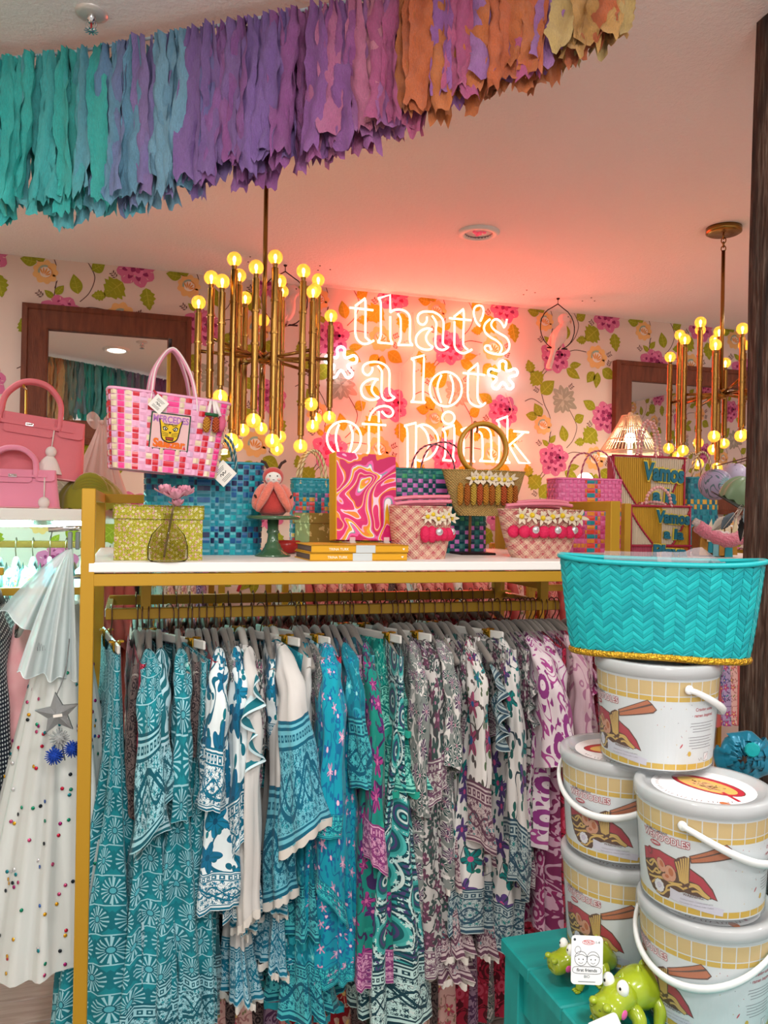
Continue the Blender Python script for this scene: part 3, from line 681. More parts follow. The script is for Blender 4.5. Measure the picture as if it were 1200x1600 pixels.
# ================================================================ garments
def sstep(a, b, x): t = min(max((x - a) / (b - a), 0), 1); return t * t * (3 - 2 * t)
def body(L, w0=.185, w1=.20, t0=.016, t1=.036, nu=64, nv=40, seed=0, fold=.017, k=(9, 14), z0=-.055, slope=.34, neck=.045, waist=.0, back=1.0, v0=0.0):
    """closed shell hanging from a hanger: wide along y, thin along x, pleated towards the hem"""
    R = random.Random(seed); p1, p2, p3, p4 = (R.uniform(0, 6.28) for _ in range(4))
    per = 2 * (w1 + t1) * 2.0
    def fn(a, b):
        A = 2 * PI * a; s = b ** .9
        w = w0 + (w1 - w0) * s - waist * math.exp(-((s - .3) / .12) ** 2); t = .0135 + (t0 - .0135) * sstep(0, .12, s) + (t1 - t0) * sstep(.1, 1, s)
        y = w * cos(A); y = y * (1.0 if y < 0 else back); t *= 1 + .75 * max(0, -cos(A)) * sstep(.08, .6, s); x = t * math.copysign(abs(sin(A)) ** .6, sin(A))
        am = fold * (sstep(.06, .5, s) * .6 + .4 * s) * (1 if s > 0 else 0)
        f = am * (.75 * (2 * abs(sin(.5 * (k[0] * A + p1 + .9 * sin(2.2 * s + p3)))) ** .8 - 1.1) + .45 * sin(k[1] * A + p2 + 1.2 * s) + .25 * sin(23 * A + p4))
        nx, ny = sin(A), cos(A) * .9
        wr = .0032 * sin(27 * s + 4 * sin(2 * A + p1) + p2) * sin(3 * A + p3 + 6 * s) * sstep(.05, .2, s); x += nx * (f + wr) + .010 * sin(3.1 * s + p3) * s; y += ny * (f + wr)
        zt = z0 + .022 - slope * abs(y) * .95 - (neck * max(0, 1 - (y / .075) ** 2) if neck else 0)
        return (x, y, zt + (-L - zt) * s + (.006 * sin(5 * A + p2) * s if b > .96 else 0))
    return MB().grid(fn, nu, nv, cu=True, uvf=lambda a, b: (a * per, v0 + (1 - b ** .9) * L))
def tier(zt, zb, wt, wb, tt, tb, nu=72, nv=10, seed=0, fold=.02, k=(11, 17)):
    R = random.Random(seed); p1, p2, p3 = (R.uniform(0, 6.28) for _ in range(3)); per = 2 * (wb + tb) * 1.8
    def fn(a, b):
        A = 2 * PI * a; w = wt + (wb - wt) * b; t = tt + (tb - tt) * b; f = fold * (.25 + .75 * b) * (.8 * (2 * abs(sin(.5 * (k[0] * A + p1 + b))) ** .8 - 1.1) + .4 * sin(k[1] * A + p2)) + (.004 if b > .93 else 0)
        return ((t + f) * sin(A) + .006 * sin(2 * b + p3), (w + f) * cos(A), zt + (zb - zt) * b - .006 * sin(4 * A + p3) * b)
    return MB().grid(fn, nu, nv, cu=True, uvf=lambda a, b: (a * per, (1 - b) * (zt - zb)))
def lace_edge(zb, w, t, seed, fold, k, h=.014, nu=150):
    R = random.Random(seed); p1, p2, p3 = (R.uniform(0, 6.28) for _ in range(3))
    def fn(a, b):
        A = 2 * PI * a; f = fold * (.6 * sin(k[0] * A + p1 + 1) + .4 * sin(k[1] * A + p2)) + .005
        return ((t + f) * sin(A) + .006 * sin(2 + p3), (w + f) * cos(A), zb - .006 * sin(4 * A + p3) + .004 - b * (h + .005 * abs(sin(A * 50))))
    return MB().grid(fn, nu, 2, cu=True)
def sleeve(Ls, r0=.035, r1=.055, dx=.0, dy=.0, y0=-.120, z0=-.066, seed=0, nu=28, nv=24, fold=.006, side=-1):
    R = random.Random(seed); p1, p2 = R.uniform(0, 6.28), R.uniform(0, 6.28); per = 2 * PI * r1; tl = R.uniform(-.9, .9); tl2 = R.uniform(-.7, .2)
    c0 = V((0, y0, z0)); c1 = V((dx * .4, y0 - .062 + dy * .4, z0 - Ls * .3)); c2 = V((dx, y0 - .07 + dy, z0 - Ls)); cs = smooth([c0, c1, c2], 12)
    def fn(a, b):
        A = 2 * PI * a; q = b * (len(cs) - 1); i = min(int(q), len(cs) - 2); c = cs[i].lerp(cs[i + 1], q - i)
        r = (r0 + (r1 - r0) * b ** 1.6) * math.sqrt(min(1, .02 + 4.5 * b)); f = fold * b * (sin(5 * A + p1 + 2 * b) + .6 * sin(8 * A + p2)) + .004 * sin(9 * b + p1) * sin(A * 2) + .0035 * sin(21 * b + 3 * sin(A + p2)) * min(1, 3 * b)
        return (c.x + (r * .62 + f) * sin(A), c.y + (r + f) * cos(A), c.z + .35 * r * (cos(A) + .3) * (1 - b) + r1 * (tl * sin(A) + tl2 * cos(A)) * b ** 2)
    return MB().grid(fn, nu, nv, cu=True, uvf=lambda a, b: (a * per, (1 - b) * Ls)), fn
def ruffle(pts, wdt, seed, amp=.012, n=30):
    R = random.Random(seed); p1 = R.uniform(0, 6); C_ = smooth(pts, 10)
    def fn(a, b):
        q = a * (len(C_) - 1); i = min(int(q), len(C_) - 2); c = C_[i].lerp(C_[i + 1], q - i); wv = amp * b * sin(a * 26 + p1)
        return (c.x + wv + amp * .6 * sin(a * 11 + p1) * b, c.y - b * wdt * .9 + wv * .6, c.z - b * wdt * .75 - .006 * sin(a * 26 + p1 + 1) * b)
    return MB().grid(fn, n * 4, 4, uvf=lambda a, b: (a * .5, (1 - b) * wdt))
HANG = {}
def hanger_mesh():
    if HANG: return HANG
    mb = MB(); pts = [(0, -.172, -.120), (0, -.16, -.112), (0, -.10, -.086), (0, -.03, -.056), (0, 0, -.05), (0, .03, -.056), (0, .10, -.086), (0, .16, -.112), (0, .172, -.120)]
    mb.tube(smooth(pts, 4), .0075, 8, flat=1.5); HANG['v'] = mb.mesh('hanger', m_hang)
    hk = smooth([(0, 0, -.052), (0, -.004, -.036), (0, -.017, -.018), (0, -.0185, .004), (0, -.010, .018), (0, .004, .0205), (0, .016, .012), (0, .0185, 0)], 4)
    HANG['h'] = MB().tube(hk, .0017, 6).mesh('hook', m_hook)
    mb = MB().tube(smooth(pts, 3), .010, 8, flat=1.2); HANG['w'] = mb.mesh('hanger', m_hangw)
    HANG['b'] = MB().box((0, 0, -.062), (.007, .30, .022), 0, .003).mesh('hanger', m_hangw)
    mb = MB()
    for y in (0,): mb.box((-.006, y, -.070), (.004, .022, .042), 0, .0015); mb.box((.006, y, -.070), (.004, .022, .042), 0, .0015); mb.tube([(-.01, y, -.055), (.01, y, -.055)], .005, 8); mb.box((-.011, y, -.05), (.010, .018, .004)); mb.box((.011, y, -.05), (.010, .018, .004))
    HANG['c'] = mb.mesh('clip', m_clip); return HANG
def link(me, name, par):
    o = bpy.data.objects.new(name, me); COL.objects.link(o); o.parent = par; return o
def hang(t, kind='v'):
    H = hanger_mesh(); h = link(H[{'v': 'v', 'w': 'w', 'c': 'b'}[kind]], 'hanger', t); link(H['h'], 'hook', h)
    if kind == 'c':
        for y in (-.10, .09): link(H['c'], 'clip', h).location = (0, y, 0)
def zpx(py, y=1.85, px=450): return PY(px, py, y).z
class Gm: pass
def garment(px, m, label, hem=1590, w=.19, w1=.2, t=.03, sl=None, hk='v', tiers=None, ruf=None, cat='dress', seed=None, y=YR, rz=0, fold=.022, waist=0, lace=False, band=None, name=None, k=(11, 18), group=None, topm=None, sz0=None):
    seed = seed if seed is not None else int(px); yt = y - w - .01
    x = PY(px, 1150, yt).x; z = ZR + .0; t_ = thing(name or cat.replace(' ', '_'), label, cat, (x, y, z), math.radians(rz), group)
    L = z - zpx(hem, yt)
    hang(t_, hk)
    if tiers:
        zt = -.068; n = len(tiers); w0 = .10
        for i, (py, wb, tb) in enumerate(tiers):
            zb = zpx(py, yt) - z; ww = wb; a = w0 if i == 0 else tiers[i - 1][1] * .86; b = .014 if i == 0 else tiers[i - 1][2] * .8
            tier(zt, zb, a, ww, b, tb, seed=seed + i, fold=fold, k=k).build('tier', F[m] if not isinstance(m, (list, tuple)) else F[m[min(i, len(m) - 1)]], t_)
            if lace: lace_edge(zb, ww, tb, seed + i, fold, k).build('lace_edge', lace, t_)
            zt = zb + .02
    else:
        body(L, w, w1, .016, t, seed=seed, fold=fold, waist=waist, k=k).build('dress_body' if cat != 'skirt' else 'skirt_body', F[m], t_)
        if lace: lace_edge(-L, w1 + .005, t + .004, seed, fold, k).build('lace_edge', lace, t_)
    if sl:
        for j, (Ls, r0, r1, dx, dy, sm_) in enumerate(sl if isinstance(sl, list) else [sl]):
            mb, e = sleeve(Ls, r0, r1, dx, dy, y0=-(w - .055) + j * .03, seed=seed + 5 + j, **({'z0': sz0} if sz0 else {})); mb.build('sleeve', F[sm_], t_)
            if sm_ in ('whitebb', 'white'): MB().grid(lambda a, b: V(e(a, 1)) + V((0, 0, .003 - b * (.017 + .006 * abs(sin(a * 44))))), 120, 2, cu=True).build('lace_edge', m_lace, t_)
    if ruf: ruffle(ruf[0], ruf[1], seed, ruf[3] if len(ruf) > 3 else .012).build('ruffle', F[ruf[2]], t_)
    return t_
D = 'dress'; fr = 'dresses on the front rail'
garment(168, 'star', 'long teal starburst print skirt clipped beside the left gold post', 1640, .13, .215, .080, hk='c', cat='skirt', fold=.034, k=(14, 9), rz=8)
garment(232, 'starb', 'long teal starburst dress on a grey hanger with open collar', 1620, .19, .215, .052, sl=(.36, .03, .068, .012, -.012, 'starb'), fold=.030, k=(15, 9))
garment(250, 'zebra', 'pale blue kaftan with dark fern stripes and wide printed cuff', 1500, .18, .20, .024, sl=(0.42, 0.0298, 0.06, -.012, -.01, 'zebra'))
garment(283, 'starb', 'teal starburst dress with printed hem band beside the fern stripe kaftan', 1585, .19, .215, .050, sl=(0.36, 0.0255, 0.032, .0, 0, 'star'), fold=.030, k=(15, 9))
garment(318, 'starb', 'dark teal starburst dress with pom tie behind poppy print dress', 1592, .18, .2, .036, ruf=([(0, -.14, -.12), (.012, -.17, -.2), (-.005, -.18, -.28)], .03, 'zebra'))
garment(345, 'bluefl', 'white dress with big blue poppy print and green edged hem', 1400, .19, .225, .046, sl=(0.34, 0.0255, 0.048, -.02, -.01, 'bluefl'), fold=.028, k=(14, 20))
garment(372, 'bluefl', 'blue poppy print top with straight printed cuff bands', 1425, .185, .2, .03, sl=(0.45, 0.0255, 0.036, .0, -.005, 'bluefl'))
garment(392, 'whiteb', 'white tiered dress with blue ruffled shoulder and long narrow sleeve', 1580, .19, .21, .036, tiers=[(1180, .15, .03), (1455, .175, .032), (1560, .2, .045)], sl=(0.6, 0.0306, 0.0336, 0, -.01, 'white'), ruf=([(-.012, -.10, -.075), (.014, -.17, -.11), (-.012, -.2, -.17), (.012, -.2, -.23), (-.01, -.2, -.29)], .05, 'band', .02), lace=m_lace, hk='w')
garment(447, 'whiteb', 'white dress with deep blue border sleeve edged in white lace', 1545, .185, .2, .03, tiers=[(1150, .14, .03), (1430, .17, .034), (1520, .19, .04)], sl=[(.42, .032, .085, .035, -.02, 'whitebb'), (.58, .03, .06, -.005, .01, 'whitebb')], hk='w', lace=m_lace)
garment(470, 'zebra', 'narrow blue leaf stripe skirt on gold clips behind the lace edged white sleeve', 1260, .13, .18, .02, cat='skirt', hk='c', rz=28)
garment(512, 'turq', 'bright turquoise dress with pink sprigs and green diamond cuff', 1585, .19, .225, .045, tiers=[(1200, .16, .04), (1460, .19, .045), (1585, .22, .06)], sl=(0.42, 0.0298, 0.0464, .008, -.012, 'turq'), lace=mat('teal_lace', '#168c9a', .9), m_=None) if False else None
m_tl = mat('teal_lace', '#168c9a', .9); m_gl = mat('green_lace', '#1d9c88', .9)
garment(490, 'turqd', 'deep turquoise tiered dress with scalloped hem behind the bright one', 1592, .185, .22, .05, tiers=[(1240, .16, .045), (1470, .205, .065), (1590, .23, .085)], lace=m_tl, fold=.028, k=(14, 20))
garment(520, 'turq', 'bright turquoise dress with pink sprigs and green diamond cuff', 1545, .19, .21, .05, sl=[(.415, .036, .056, -.012, -.014, 'turq'), (.62, .04, .075, .0, .0, 'turq')], fold=.028, k=(14, 20))
garment(548, 'turq', 'turquoise dress with white edged bell sleeve', 1550, .185, .2, .03, sl=(0.33, 0.0238, 0.04, .02, -.012, 'turqd'))
garment(562, 'mauve', 'mauve printed blouse with crossed lapel squeezed behind turquoise sleeve', 1180, .175, .17, .018, cat='blouse', ruf=([(0, -.10, -.09), (.01, -.16, -.15), (0, -.17, -.23)], .03, 'mauve'))
garment(580, 'purple', 'green dress with purple blossoms and pink border hem', 1555, .185, .215, .044, sl=(0.52, 0.0255, 0.048, .01, 0, 'purple'))
garment(603, ['green', 'green', 'green'], 'short green teal three tier skirt with lace scallops on gold clips', 1260, cat='skirt', hk='c', tiers=[(1160, .195, .070), (1250, .235, .085)], lace=m_gl, fold=.022, rz=22, k=(13, 19))
garment(628, 'paisley', 'long teal paisley dress with broad printed hem band', 1630, .19, .225, .066, fold=.032, k=(14, 9))
garment(655, 'greyd', 'charcoal floral dress with dark sleeves beside the green tiers', 1480, .185, .19, .026, sl=(0.4, 0.0255, 0.036, 0, 0, 'greyd'))
garment(676, 'greyfl', 'grey floral dress with white side panels and paisley hem', 1560, .185, .205, .04, sl=(0.36, 0.0255, 0.04, 0, -.01, 'greyfl'))
garment(700, 'greyd', 'dark grey floral dress with notched collar and pink lining', 1420, .19, .19, .03, sl=(0.3, 0.0272, 0.04, 0, -.01, 'greyd'), ruf=([(0, -.06, -.07), (.012, -.12, -.11), (.008, -.16, -.18)], .04, 'greyfl'))
garment(716, 'whitefl', 'white tiered dress with garden flower bunches and mauve bands', 1575, .18, .21, .045, tiers=[(1190, .16, .042), (1420, .195, .054), (1530, .21, .064), (1570, .215, .07)], lace=m_lace, fold=.028, k=(14, 20))
garment(745, 'whitefl2', 'white dress with teal flowers and long loose sleeve', 1500, .19, .21, .044, sl=(0.5, 0.0272, 0.048, .005, -.012, 'whitefl'))
garment(772, 'whitefl', 'white floral dress with tumbling ruffles at the shoulder', 1550, .19, .21, .042, tiers=[(1230, .16, .035), (1400, .18, .042), (1545, .2, .052)], lace=m_lace, ruf=([(-.01, -.13, -.10), (.02, -.18, -.16), (-.01, -.2, -.22), (.015, -.2, -.28)], .06, 'whitefl2', .024))
garment(800, 'whitefl2', 'white dress printed with large teal rosettes and banded cuff', 1535, .19, .21, .042, sl=(0.62, 0.0289, 0.044, .01, -.01, 'whitefl2'))
garment(826, 'greyfl', 'grey white frilled dress beside the magenta print', 1440, .185, .19, .028, ruf=([(0, -.12, -.11), (.01, -.17, -.17), (0, -.18, -.25)], .045, 'greyd', .02))
garment(846, 'mag', 'white dress with magenta scrollwork and wide flared sleeve', 1370, .19, .205, .04, sl=(0.32, 0.034, 0.08, .03, -.02, 'mag'))
garment(868, 'magd', 'plum damask dress with long straight panel', 1520, .185, .2, .034, sl=(0.3, 0.0255, 0.04, .0, -.005, 'mag'))
garment(884, 'red', 'deep red scrollwork dress below the white flared sleeve', 1560, .18, .2, .042)
garment(905, 'magd', 'pink and plum patterned dress with white lace waist', 1540, .185, .2, .034, sl=(0.24, 0.0255, 0.04, 0, 0, 'dusty'))
garment(925, 'dusty', 'dusty rose blouse with curled plum ruffles', 1330, .185, .19, .03, ruf=([(0, -.10, -.085), (.01, -.16, -.13), (0, -.18, -.2)], .035, 'magd', .02), cat='blouse')
garment(948, 'red', 'red bandana print dress by the stacked noodle buckets', 1500, .185, .2, .036)
garment(966, 'dusty', 'pale rose dress with plum vines half hidden by clear bucket', 1400, .185, .2, .036)
# narrow garments squeezed in between: hooks, hangers and shoulders show
FILL = ['star', 'olive', 'turqd', 'greyd', 'mauve', 'greyfl', 'bluefl', 'paisley', 'white', 'red']
FH = {'star': 'teal starburst', 'olive': 'brown', 'turqd': 'deep turquoise', 'greyd': 'charcoal', 'mauve': 'mauve', 'greyfl': 'grey floral', 'bluefl': 'blue poppy', 'paisley': 'paisley', 'white': 'plain white', 'red': 'red'}
fills = [(212, 'red', 'between the first two teal starburst garments'), (222, 'olive', 'behind the open grey hanger at the left end'), (268, 'star', 'just right of the fern stripe kaftan'), (300, 'paisley', 'left of the poppy print dress'), (306, 'olive', 'behind the dark starburst dress with pom tie'), (330, 'red', 'squeezed before the poppy print dress'), (360, 'greyd', 'between the two poppy print garments'), (408, 'greyfl', 'behind the white ruffled shoulder'), (424, 'turqd', 'between the two white dresses'), (434, 'bluefl', 'just left of the lace edged sleeve'), (482, 'white', 'behind the narrow leaf stripe shirt'), (498, 'greyd', 'left of the bright turquoise dress'), (535, 'red', 'between the turquoise dresses'), (572, 'turqd', 'left of the purple blossom dress'), (640, 'greyd', 'right of the clipped green tier skirt'), (664, 'mauve', 'behind the charcoal floral dress'), (690, 'olive', 'left of the notched grey collar'), (732, 'greyfl', 'left of the loose floral sleeve'), (758, 'greyd', 'left of the tumbling white ruffles'), (788, 'greyfl', 'left of the teal rosette dress'), (812, 'white', 'right of the teal rosette dress'), (836, 'mauve', 'left of the magenta scrollwork dress'), (858, 'white', 'right of the magenta scrollwork sleeve'), (876, 'mauve', 'left of the deep red dress'), (894, 'dusty', 'right of the deep red dress'), (915, 'red', 'left of the curled plum ruffles')]
for i, (px, m, where) in enumerate(fills):
    garment(px, m, f'slim {FH.get(m, "pink")} garment {where}' if m != 'dusty' else f'slim dusty rose garment {where}', RND.choice((1180, 1260, 1340)), .178, .172, .013, seed=900 + i, fold=.004, rz=30 if px in (268, 424, 640, 758) else RND.uniform(-6, 6), hk='c' if px in (268, 424, 640, 758) else 'v', cat='top', name='slim_top')
# back rail of the same rack
proto = {}; SEEN = {}
ORD = 'first second third fourth fifth sixth seventh eighth ninth tenth eleventh twelfth thirteenth fourteenth fifteenth sixteenth seventeenth eighteenth nineteenth twentieth'.split()
def simple(m, L, x, y, z, rz, label, group, cat='dress', w=.18, t=.03, nu=36, nv=16, slv=True):
    key = (m, L); n_ = SEEN.get(label, 0); SEEN[label] = n_ + 1; label = ORD[n_] + ' ' + label
    if key in proto: return dup(proto[key], (x, y, z), rz, label, group)
    t_ = thing('hanging_' + cat, label, cat, (x, y, z), rz, group); hang(t_)
    body(L, w, w + .02, .016, t, nu, nv, len(proto) + 50, .012).build('dress_body', F[m], t_)
    if slv: sleeve(min(L * .45, .26), .03, .05, .008, 0, seed=len(proto), nu=14, nv=8)[0].build('sleeve', F[m], t_)
    proto[key] = t_; return t_
x = XL + .10; i = 0
cyc = ['pinkl', 'olive', 'mauve', 'pinkd', 'greyd', 'mauve', 'pinkl', 'olive']
while x < XR - .06:
    q = x > .42 and x < .60; r_ = x > .85
    m, L = ('redfl', 1.24) if q else ('red', 1.22) if r_ and i % 2 else ('darkgr', 1.22) if .66 < x <= .85 and i % 3 == 0 else (cyc[i % 8], 1.22)
    simple(m, L, x, YB2, ZR, RND.uniform(-.06, .06), {'redfl': 'red floral dress on the back rail below the turquoise hems, counting from left', 'red': 'red scrollwork dress on the back rail below the white hems, counting from left', 'darkgr': 'dark green floral dress on the back rail below the grey hems, counting from left'}.get(m, {'pinkl': 'pale pink', 'olive': 'brown printed', 'mauve': 'mauve', 'pinkd': 'blush pink', 'greyd': 'charcoal'}.get(m, '') + ' garment from the left on the back rail under the shelf'), {'redfl': 'red floral dresses on the back rail', 'red': 'red dresses on the back rail', 'darkgr': 'dark green dresses on the back rail'}.get(m, m + ' garments on the back rail')); x += .036; i += 1
# racks by the back wall
for (xa_, xb_, r), cols, where in zip(back_racks, (['coral', 'aqua', 'pinkl', 'mauve', 'mauve', 'lilac', 'lilac', 'olive', 'pinkd'], ['ivory', 'coral', 'pinkd', 'pinkd', 'pinkl', 'pinkd', 'coral', 'pinkl', 'pinkd', 'olive', 'pinkd', 'aqua', 'pinkl', 'pinkd', 'pinkd', 'coral'], ['pinkd', 'coral', 'lilac', 'pinkl', 'coral']), ('narrow back rack behind yellow box', 'long rack by the back wall', 'back rack behind orange tote')):
    x = xa_ + .05; i = 0
    while x < xb_ - .03:
        m = cols[int(i / 2.4) % len(cols)] if 'narrow' in where else cols[i % len(cols)]
        simple(m, .80, x, YW2, 1.33, RND.uniform(-.1, .1), {'coral': 'coral', 'aqua': 'aqua floral', 'pinkl': 'pale pink floral', 'mauve': 'mauve', 'lilac': 'lilac floral', 'olive': 'brown printed', 'pinkd': 'blush pink', 'ivory': 'ivory'}[m] + ' garment from the left on the ' + where, m + ' clothes on ' + where); x += .042; i += 1
x = -1.1; i = 0
while x < xe - .04:
    m = ['aqua', 'ivory', 'cyan', 'aqua', 'ivory'][i % 5] if x < xe - .12 else 'ivory'
    simple(m, .78, x, YL + .17, ZL - .115, RND.uniform(-.12, .12), {'aqua': 'aqua floral', 'ivory': 'ivory white', 'cyan': 'bright cyan lace'}[m] + ' top from the left on the lit rack', m + ' tops on the lit rack'); x += .05; i += 1
# ================================================================ brass bamboo chandeliers
def bulb_mat():
    m = clear('amber_bulb_glass', '#ffe6b0', .45, .05, '#ffd070'); b = m.node_tree.nodes['Principled BSDF']
    b.inputs['Emission Color'].default_value = lin('#ffae38'); b.inputs['Emission Strength'].default_value = .5; return m
m_bulb = bulb_mat(); m_fil = mat('filament', '#fff0c0', .5, emit=(1, .70, .34), es=42)
m_cap = mat('bulb_cap', '#8a6a3a', .3, 1)
def bulb_mesh():
    mb = MB().ball((0, 0, .030), .0205, 16, 12, 0); mb.lathe([(.0065, .0), (.0068, .006), (.0085, .012)], 12, mi=2); mb.ball((0, 0, .030), (.0045, .0045, .009), 8, 6, 1); mb.tube([(0, 0, .010), (0, 0, .022)], .002, 6, 1)
    return mb.mesh('bulb', [m_bulb, m_fil, m_cap])
BULB = bulb_mesh()
cl = PZ(417, 241, ZC); CY = cl.y
ch = thing('chandelier', 'brass bamboo chandelier with globe bulbs left of the neon sign', 'chandelier', (cl.x, CY, ZC))
#      px, depth offset, top y px, bottom y px (tube ends)
TUB = [(310, -.02, 489, 627), (330, -.10, 451, 622), (347, -.16, 457, 603), (366, -.13, 422, 671), (374, .06, 446, 680), (383, .12, 481, 657), (400, -.20, 435, 640), (411, .19, 515, 655), (430, -.19, 419, 672), (437, .02, 455, 686), (441, .17, 470, 668), (474, -.12, 440, 681), (489, -.05, 472, 616), (492, .06, 468, 651), (497, .12, 452, 640), (517, .03, 509, 637)]
HZ = PY(417, 560, CY).z
def bamboo(mb, L, r):
    n = max(2, round(L / .085))
    for i in range(n):
        z0, z1 = L * i / n, L * (i + 1) / n; mb.lathe([(r, z0), (r * .985, (z0 + z1) / 2), (r, z1)], 14)
        if i: mb.lathe([(r * .95, z0 - .0028), (r * 1.2, z0 - .0028), (r * 1.2, z0 + .0028), (r * .95, z0 + .0028)], 14, sm=False)
    mb.lathe([(r * .5, 0), (r, 0)], 14); mb.lathe([(r, L), (r * .5, L)], 14); return mb
for px, dy, yt, yb in TUB:
    a, b = PY(px, yt, CY + dy), PY(px, yb, CY + dy); L = a.z - b.z; lo = V((a.x - cl.x, dy, b.z - ZC))
    tb = bamboo(MB(), L, .0098).build('bamboo_tube', m_brass, ch, lo)
    for z, rx in ((L, 0), (0, PI)):
        o = link(BULB, 'bulb', tb); o.location = (0, 0, z); o.rotation_euler = (rx, 0, 0)
    m_ = lo + V((0, 0, HZ - ZC - lo.z + random.Random(px).uniform(-.03, .03)))
    MB().tube([(m_.x * .1, m_.y * .1, HZ - ZC), m_], .0052, 8).build('arm', m_brass, ch)
MB().lathe([(0, -.018), (.012, -.018), (.026, -.010), (.026, .010), (.012, .018), (0, .018)], 18, (0, 0, HZ - ZC)).build('hub', m_brass, ch)
sz = PY(417, 285, CY).z - ZC
MB().tube([(0, 0, sz), (0, 0, HZ - ZC)], .0068, 12).build('stem', m_brass, ch)
MB().lathe([(0, -.022), (.055, -.022), (.062, -.018), (.062, 0), (0, 0)], 32).build('canopy', m_brass, ch)
n = 4
for i in range(n):
    z = -.024 - (i + .5) * (-sz - .024) / n; r = MX.Rotation(PI / 2 * (i % 2), 3, 'Z'); h = (-sz - .024) / n * .68
    MB().tube([r @ V((.008 * cos(a), 0, z + h * sin(a))) for a in [k * PI / 7 for k in range(14)]], .0022, 6, closed=True).build('chain_link', m_brass, ch)
cr = PZ(1131, 356, ZC)
dup(ch, (cr.x, cr.y, ZC), math.radians(38), 'brass bamboo chandelier beside the rough timber post')
# ================================================================ rag garlands
def hsv(h, s, v):
    import colorsys; r, g, b = colorsys.hsv_to_rgb(h, s, v); return '#%02x%02x%02x' % (int(r * 255), int(g * 255), int(b * 255))
RAG = {}
def rag(col):
    if col not in RAG: RAG[col] = mat('rag_' + col.strip('#'), col, .9, fn=lambda g: g.mix(g.noise(26, 3) , tuple(x * .82 for x in lin(col)[:3]), tuple(min(1, x * 1.45 + .03) for x in lin(col)[:3])), bump=lambda g: g.noise(60, 4, None, .8), bs=.8, bd=.012, sheen=.2)
    return RAG[col]
def strip(Ls, w, seed, nu=6, nv=20):
    R = random.Random(seed); p = [R.uniform(0, 6.28) for _ in range(5)]; jag = [[R.uniform(-.0022, .0022) for _ in range(2)] for _ in range(nv + 1)]; sl = R.uniform(-.35, .35); cu = R.uniform(-.5, .5); tw = R.uniform(-.5, .5)
    be = [R.uniform(-.012, .012) for _ in range(nu + 1)]
    def fn(a, b):
        j = int(round(b * nv)); ww = w * (.42 + .58 * sstep(0, .22, b)); u = (a - .5) * ww
        if a < .01: u += jag[j][0]
        if a > .99: u += jag[j][1]
        z = -b * Ls + (sl * u * 1.0 + be[int(round(a * nu))]) * sstep(.7, 1, b)
        y = cu * .02 * (4 * (a - .5) ** 2) + .007 * sin(6 * b + p[0]) * b + .0055 * sin(a * 7 + p[1] + 3 * b) + .003 * sin(17 * b + p[2] + a * 4) + .0025 * sin(29 * b + p[3] - a * 6) + .008 * (1 - sstep(0, .18, b)) * sin(a * 9 + p[2])
        th = tw * b; x = u + .009 * sin(4 * b + p[4]) * b
        return (x * cos(th) - y * sin(th), x * sin(th) + y * cos(th), z)
    return MB().grid(fn, nu, nv)
def garland(rope, zr, cols, label, sp=.0155, L0=(.30, .37), par_pts=None, seed=1):
    R = random.Random(seed); P = smooth(rope, 12); t = thing('rag_garland', label, 'garland', P[0]); o = -V(P[0])
    MB().tube([p + o for p in P], .0035, 8).build('rope', mat('cord_' + str(seed), '#b8c4cc', .9), t)
    tot = sum((P[i + 1] - P[i]).length for i in range(len(P) - 1)); s = 0.0; i = 0; acc = 0; k = 0; dn = 0.0
    while dn < tot - .01:
        while acc + (P[i + 1] - P[i]).length < dn: acc += (P[i + 1] - P[i]).length; i += 1
        d = P[i + 1] - P[i]; p = P[i] + d * ((dn - acc) / d.length); ang = math.atan2(d.y, d.x)
        q = p.x; lo, hi = cols(q)[:2]; c = R.choice(cols(q))
        for lay in (0, 1):
            if lay: c = R.choice(cols(q))
            ob = strip(R.uniform(*lrange(p.x)) * (1.03 if lay else 1), R.uniform(.034, .052), int(seed * 1000 + k)).build('rag_strip', rag(c), t, p + o + V((0, 0, 0)) + V((-sin(ang), cos(ang), 0)) * ((.024 if lay else -.014) + .006 * (k % 3)))
            ob.rotation_euler = (R.uniform(-.05, .05), R.uniform(-.04, .04), ang + R.uniform(-.35, .35)); k += 1
        if k % 3 == 0: MB().tube([(0, .006 * cos(a), .006 * sin(a)) for a in [j * PI / 4 for j in range(8)]], .004, 6, closed=True).build('knot', rag(c), t, p + o)
        dn += R.uniform(.75, 1.25) * sp
    return t
GC = [(-9, ['#d8b890', '#c8b088', '#e0c498', '#e8b878']), (-.55, ['#e8b878', '#d0a878', '#d8c088', '#b8a880']), (-.44, ['#b0b088', '#d0b888', '#98a890', '#7ab0a8']), (-.37, ['#3aa8b0', '#5ab0b8', '#70a8b8', '#20b8b8']), (-.32, ['#12c4c4', '#25cfc8', '#3cc8c8', '#58c4cc']), (-.16, ['#18c0c0', '#4cc0c8', '#62b8cc', '#30c8c0']), (-.08, ['#5cb8cc', '#6a9cc8', '#6aa8c8', '#7a8cc0']), (.01, ['#7a8ac4', '#6fa8c8', '#8a7cbc', '#7ab0cc', '#9078b8']), (.10, ['#8a62ac', '#9a5cac', '#a05ca8', '#7a70b8', '#8e6cb4']), (.20, ['#92509e', '#a050a0', '#a85aa4', '#8a60b0']), (.31, ['#a8509c', '#b0589e', '#9450a0', '#c86a9c']), (.41, ['#b8508c', '#d0709a', '#b060a8', '#e0809c', '#c0508a']), (.50, ['#c04c80', '#e06828', '#d0588c', '#e0742c', '#a85cb0']), (.60, ['#e07028', '#e8682c', '#c8508a', '#d87a3c', '#b070b8']), (.74, ['#e0a050', '#e07a38', '#e8b870', '#d86a30'])]
